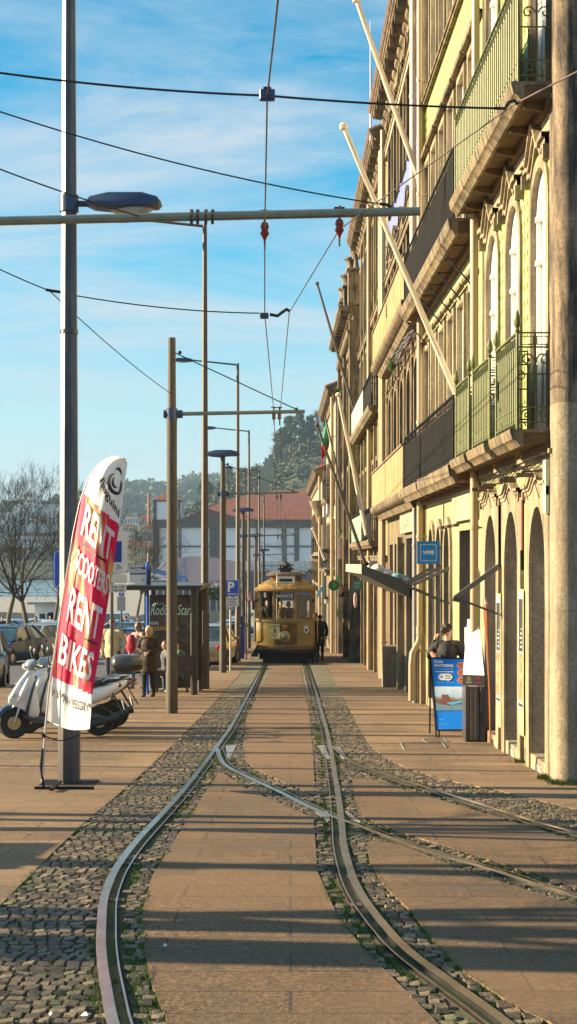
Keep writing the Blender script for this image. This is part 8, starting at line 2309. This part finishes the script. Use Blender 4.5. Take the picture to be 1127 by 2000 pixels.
q = MB(); q.face([(XV(286), Yv-.3, ZV(1107)), (XV(300), Yv-.3, ZV(1110)), (XV(370), Yv-.3, ZV(1128)), (XV(352), Yv-.3, ZV(1131)), (XV(290), Yv-.3, ZV(1117))]); q.add([(x, y+.25, z) for x, y, z in q.v], [tuple(range(5))]); q.build('blue_edge', mat('bright_blue_metal', (.05, .22, .48), .4), PV)
q = MB()
for px in range(292, 470, 13): q.tube([(XV(px), Yv+1, -5), (XV(px), Yv+1, ZV(1140))], .10, 6)
q.build('column', M_signback, PV); q = MB(); q.box(XV(290), XV(470), Yv+3, Yv+12, -5, ZV(1135)); q.build('glazed_wall', mat('dark_glazing', (.10, .11, .13), .3, var=.4, sc=.6), PV)
# hedge by the tram stop
q = MB()
for k in range(60): clump(q, P(405+k*.75, 1160+3*math.sin(k), 150)+Vector((0, rh.random()*2, 0)), .55, 30, .14, rh)
tag(q.build('hedge', M_pine, None, smooth=False), 'clipped green hedge behind the tall lamps right of the shelter', 'hedge')

# ================================================================ far town
def town_house(label, px0, px1, py0, py1, Y, wm, rows, cols, roof=True, rh_=5, group='houses on the far river bank', name='far_house', wpx=.45):
    X = lambda p: (p-568)*Y/3000; Z = lambda p: CAMZ-(p-HZ)*Y/3000
    t = thing(name, label, 'house', (X(px0), Y, Z(py1)), 0, group)
    q = MB(); q.box(X(px0), X(px1), Y, Y+(px1-px0)*Y/3000*.8, Z(py1), Z(py0)); q.build('wall', wm, t, smooth=False)
    if roof:
        q = MB(); a, b_ = X(px0-1), X(px1+1); D = (px1-px0)*Y/3000*.8
        q.add([(a, Y-.5, Z(py0)), (b_, Y-.5, Z(py0)), (b_, Y+D, Z(py0)), (a, Y+D, Z(py0)), (a+(b_-a)*.25, Y+D/2, Z(py0-rh_)), (a+(b_-a)*.75, Y+D/2, Z(py0-rh_))], [(0, 1, 5, 4), (1, 2, 5), (2, 3, 4, 5), (3, 0, 4)]); q.build('roof', M_farroof, t, smooth=False)
    for r in range(rows):
        for c in range(cols):
            u0 = px0+(px1-px0)*(c+.5-wpx/2)/cols; u1 = px0+(px1-px0)*(c+.5+wpx/2)/cols; v0 = py0+(py1-py0)*(r+.25)/rows; v1 = py0+(py1-py0)*(r+.72)/rows
            q = MB(); q.box(X(u0), X(u1), Y-.12, Y-.01, Z(v1), Z(v0)); q.build('window', M_pane, t, smooth=False)
    return t
M_yh = mat('far_yellow', (.58, .46, .24), .9, var=.12, sc=.3); M_ch = mat('far_cream', (.62, .56, .44), .9, var=.1, sc=.3); M_wf = mat('far_white', (.72, .72, .70), .9, var=.05, sc=.2)
town_house('yellow house with two rows of windows left of the warehouse tower', 262, 301, 1066, 1106, 420, M_yh, 2, 6, rh_=7)
town_house('cream house with tall windows right under the warehouse tower', 276, 302, 1032, 1066, 440, M_ch, 1, 6, rh_=6)
town_house('ochre house low behind the timetable sign', 238, 266, 1060, 1100, 430, M_yh, 2, 4, rh_=5)
town_house('cream terrace house above the parking sign', 240, 262, 1028, 1056, 470, M_ch, 2, 4, rh_=5)
town_house('small red roofed house beside the brick chimney', 272, 300, 1014, 1030, 500, M_ch, 1, 5, rh_=9)
town_house('white hillside house left of the brick chimney', 244, 270, 1010, 1026, 560, M_wf, 1, 5, rh_=3)
t = thing('brick_chimney', 'tall slim brick factory chimney left of the warehouse tower', 'chimney', P(291, 1030, 480)); q = MB(); a = P(291, 1030, 480); b_ = P(291, 963, 480); q.tube([a, b_-Vector((0, 0, .5)), b_-Vector((0, 0, .5)), b_], [.62, .42, .52, .52], 12); q.build('stack', mat('chimney_brick', (.30, .13, .08), .9, var=.2, sc=1), t)
# large pale complex on the far bank at the left
far_l = (('wide white block with tall columns across the river, middle', 28, 118, 985, 1040, 880, 1, 11, False), ('upper pale tower block on the far bank', 46, 64, 962, 986, 900, 2, 3, False), ('left pale block on the far bank', -30, 30, 1000, 1060, 870, 3, 7, False),
         ('long low white building at the far water line', -20, 128, 1048, 1084, 820, 2, 16, False), ('thin white tower beside the near lamp post', 70, 80, 966, 988, 905, 2, 1, False), ('terraced pale houses under the white block', 20, 100, 1084, 1110, 800, 1, 12, True), ('pale houses right of the bare trees on the far bank', 150, 240, 1052, 1100, 780, 3, 10, True))
for lab, a, b_, c, d, Y, r, cl, rf in far_l: town_house(lab, a, b_, c, d, Y, M_wf, r, cl, rf, 4, wpx=.35, name='far_block')
q = MB()
mb = MB(); n = 30; vs = []
for k in range(n+1):
    px = -120+(400)*k/n; top = interp([(-120, 1040), (0, 1030), (60, 1020), (130, 1035), (200, 1050), (280, 1090)], px)
    vs += [P(px, 1128, 740), P(px, 1100, 760), P(px, top, 930), P(px, 1100, 1000)]
mb.add(vs, [(4*k+j, 4*k+4+j, 4*k+5+j, 4*k+1+j) for k in range(n) for j in range(3)])
tag(mb.build('far_bank', M_hill, None), kind='structure')
for _ in range(420):
    px = rh.uniform(-30, 260); Y = rh.uniform(770, 900); py = 1100-(Y-760)*.38+rh.uniform(-4, 4); clump(q, P(px, py, Y), rh.uniform(2, 5), 24, 1.4, rh, .8)
tag(q.build('riverside_woodland', M_scrub, None, smooth=False), kind='stuff')

# utility covers let into the right pavement
for k, (lab, quad) in enumerate((('long steel framed utility cover in the pavement before the blue board', ((783, 1452), (862, 1449), (872, 1461), (790, 1465))), ('narrow steel framed cover left of the long one', ((826, 1444), (866, 1443), (874, 1450), (834, 1452))))):
    pts = [G(*p) for p in quad]; c = (sum(p[0] for p in pts)/4, sum(p[1] for p in pts)/4)
    q = MB()
    for i in range(4):
        a, b_ = pts[i], pts[(i+1) % 4]; q.tube([(a[0], a[1], g(a[1])+.001), (b_[0], b_[1], g(b_[1])+.001)], .012, 4)
    t = thing('utility_cover', lab, 'utility cover', (c[0], c[1], g(c[1])), group='utility covers in the right pavement'); q.build('frame', M_plate, t)
    q = MB(); q.face([(x, y, g(y)+.004) for x, y in pts]); q.build('lid', M_slab, t, smooth=False)
# ================================================================ camera, light, sky
cam = bpy.data.cameras.new('Camera'); co = bpy.data.objects.new('Camera', cam); C.objects.link(co); SC.camera = co
co.location = (0, 0, CAMZ); co.rotation_euler = (R(90), 0, 0)
cam.sensor_fit = 'VERTICAL'; cam.sensor_height = 36; cam.lens = 54.0
cam.shift_y = (HZ-1000)/2000; cam.shift_x = -4.5/2000*1.0
cam.clip_start = .1; cam.clip_end = 20000
EL = R(20); AZX, AZY = -1.0, .09     # the sun stands to the left, barely beyond the poles
sd = Vector((AZX*math.cos(EL), AZY, math.sin(EL))).normalized()
sl_ = bpy.data.lights.new('Sun', 'SUN'); so = bpy.data.objects.new('Sun', sl_); C.objects.link(so)
so.rotation_euler = sd.to_track_quat('Z', 'Y').to_euler(); so.location = (-30, 10, 30)
sl_.energy = 5.0; sl_.angle = R(.5); sl_.color = (1.0, .82, .52)
w = bpy.data.worlds.new('World'); SC.world = w; w.use_nodes = True
nt = w.node_tree; nt.nodes.clear()
out = nt.nodes.new('ShaderNodeOutputWorld'); bg = nt.nodes.new('ShaderNodeBackground'); sky = nt.nodes.new('ShaderNodeTexSky')
sky.sky_type = 'NISHITA'; sky.sun_disc = False; sky.sun_elevation = EL; sky.sun_rotation = R(-90); sky.air_density = 1.0; sky.dust_density = .0; sky.ozone_density = 2.0
hs = nt.nodes.new('ShaderNodeHueSaturation'); hs.inputs['Saturation'].default_value = 2.1; hs.inputs['Hue'].default_value = .48; hs.inputs['Value'].default_value = 1.3; nt.links.new(sky.outputs[0], hs.inputs['Color'])
tc = nt.nodes.new('ShaderNodeTexCoord'); sx = nt.nodes.new('ShaderNodeSeparateXYZ'); nt.links.new(tc.outputs['Generated'], sx.inputs[0])
# thin stretched clouds: direction projected on a high plane
dv = N(nt, 'ShaderNodeMath', operation='ADD'); nt.links.new(sx.outputs[2], dv.inputs[0]); dv.inputs[1].default_value = .12
cx = N(nt, 'ShaderNodeVectorMath', operation='SCALE'); dd = N(nt, 'ShaderNodeMath', operation='DIVIDE'); dd.inputs[0].default_value = 1; nt.links.new(dv.outputs[0], dd.inputs[1])
nt.links.new(tc.outputs['Generated'], cx.inputs[0]); nt.links.new(dd.outputs[0], cx.inputs['Scale'])
mp = N(nt, 'ShaderNodeMapping'); mp.inputs['Scale'].default_value = (.75, 1.5, 1); mp.inputs['Rotation'].default_value = (0, 0, R(-10)); mp.inputs['Location'].default_value = (1.6, .4, 0); nt.links.new(cx.outputs[0], mp.inputs[0])
n1 = tex(nt, mp.outputs[0], 1.15, 8, .62); n1.inputs['Distortion'].default_value = .5
f = ramp(nt, n1.outputs[0], [(.40, 0), (.52, .34), (.68, .9)])
c = mixc(nt, f, hs.outputs[0], (4.7, 5.1, 5.4))
lowf = ramp(nt, sx.outputs[2], [(.0, .92), (.08, .70), (.20, .18), (.30, 0)])
c = mixc(nt, lowf, c, (3.5, 4.7, 5.5))
nt.links.new(c, bg.inputs[0]); bg.inputs[1].default_value = .05
nt.links.new(bg.outputs[0], out.inputs[0])
# air
hz = MB(); hz.box(-700, 500, -42, 2100, -16, 96)
def haze():
    m = bpy.data.materials.new('haze_air'); m.use_nodes = True; nt = m.node_tree; nt.nodes.clear(); o = nt.nodes.new('ShaderNodeOutputMaterial'); p = nt.nodes.new('ShaderNodeVolumePrincipled')
    p.inputs['Color'].default_value = (.55, .76, 1, 1); p.inputs['Density'].default_value = .0002; p.inputs['Anisotropy'].default_value = .2; nt.links.new(p.outputs[0], o.inputs['Volume']); return m
HAZE = True
if HAZE: tag(hz.build('haze', haze(), None, smooth=False), kind='stuff')
SC.view_settings.view_transform = 'Standard'; SC.view_settings.look = 'None'; SC.view_settings.gamma = 1; SC.view_settings.exposure = 1.62
SC.cycles.max_bounces = 6; SC.cycles.volume_bounces = 0
SC.cycles.transparent_max_bounces = 12
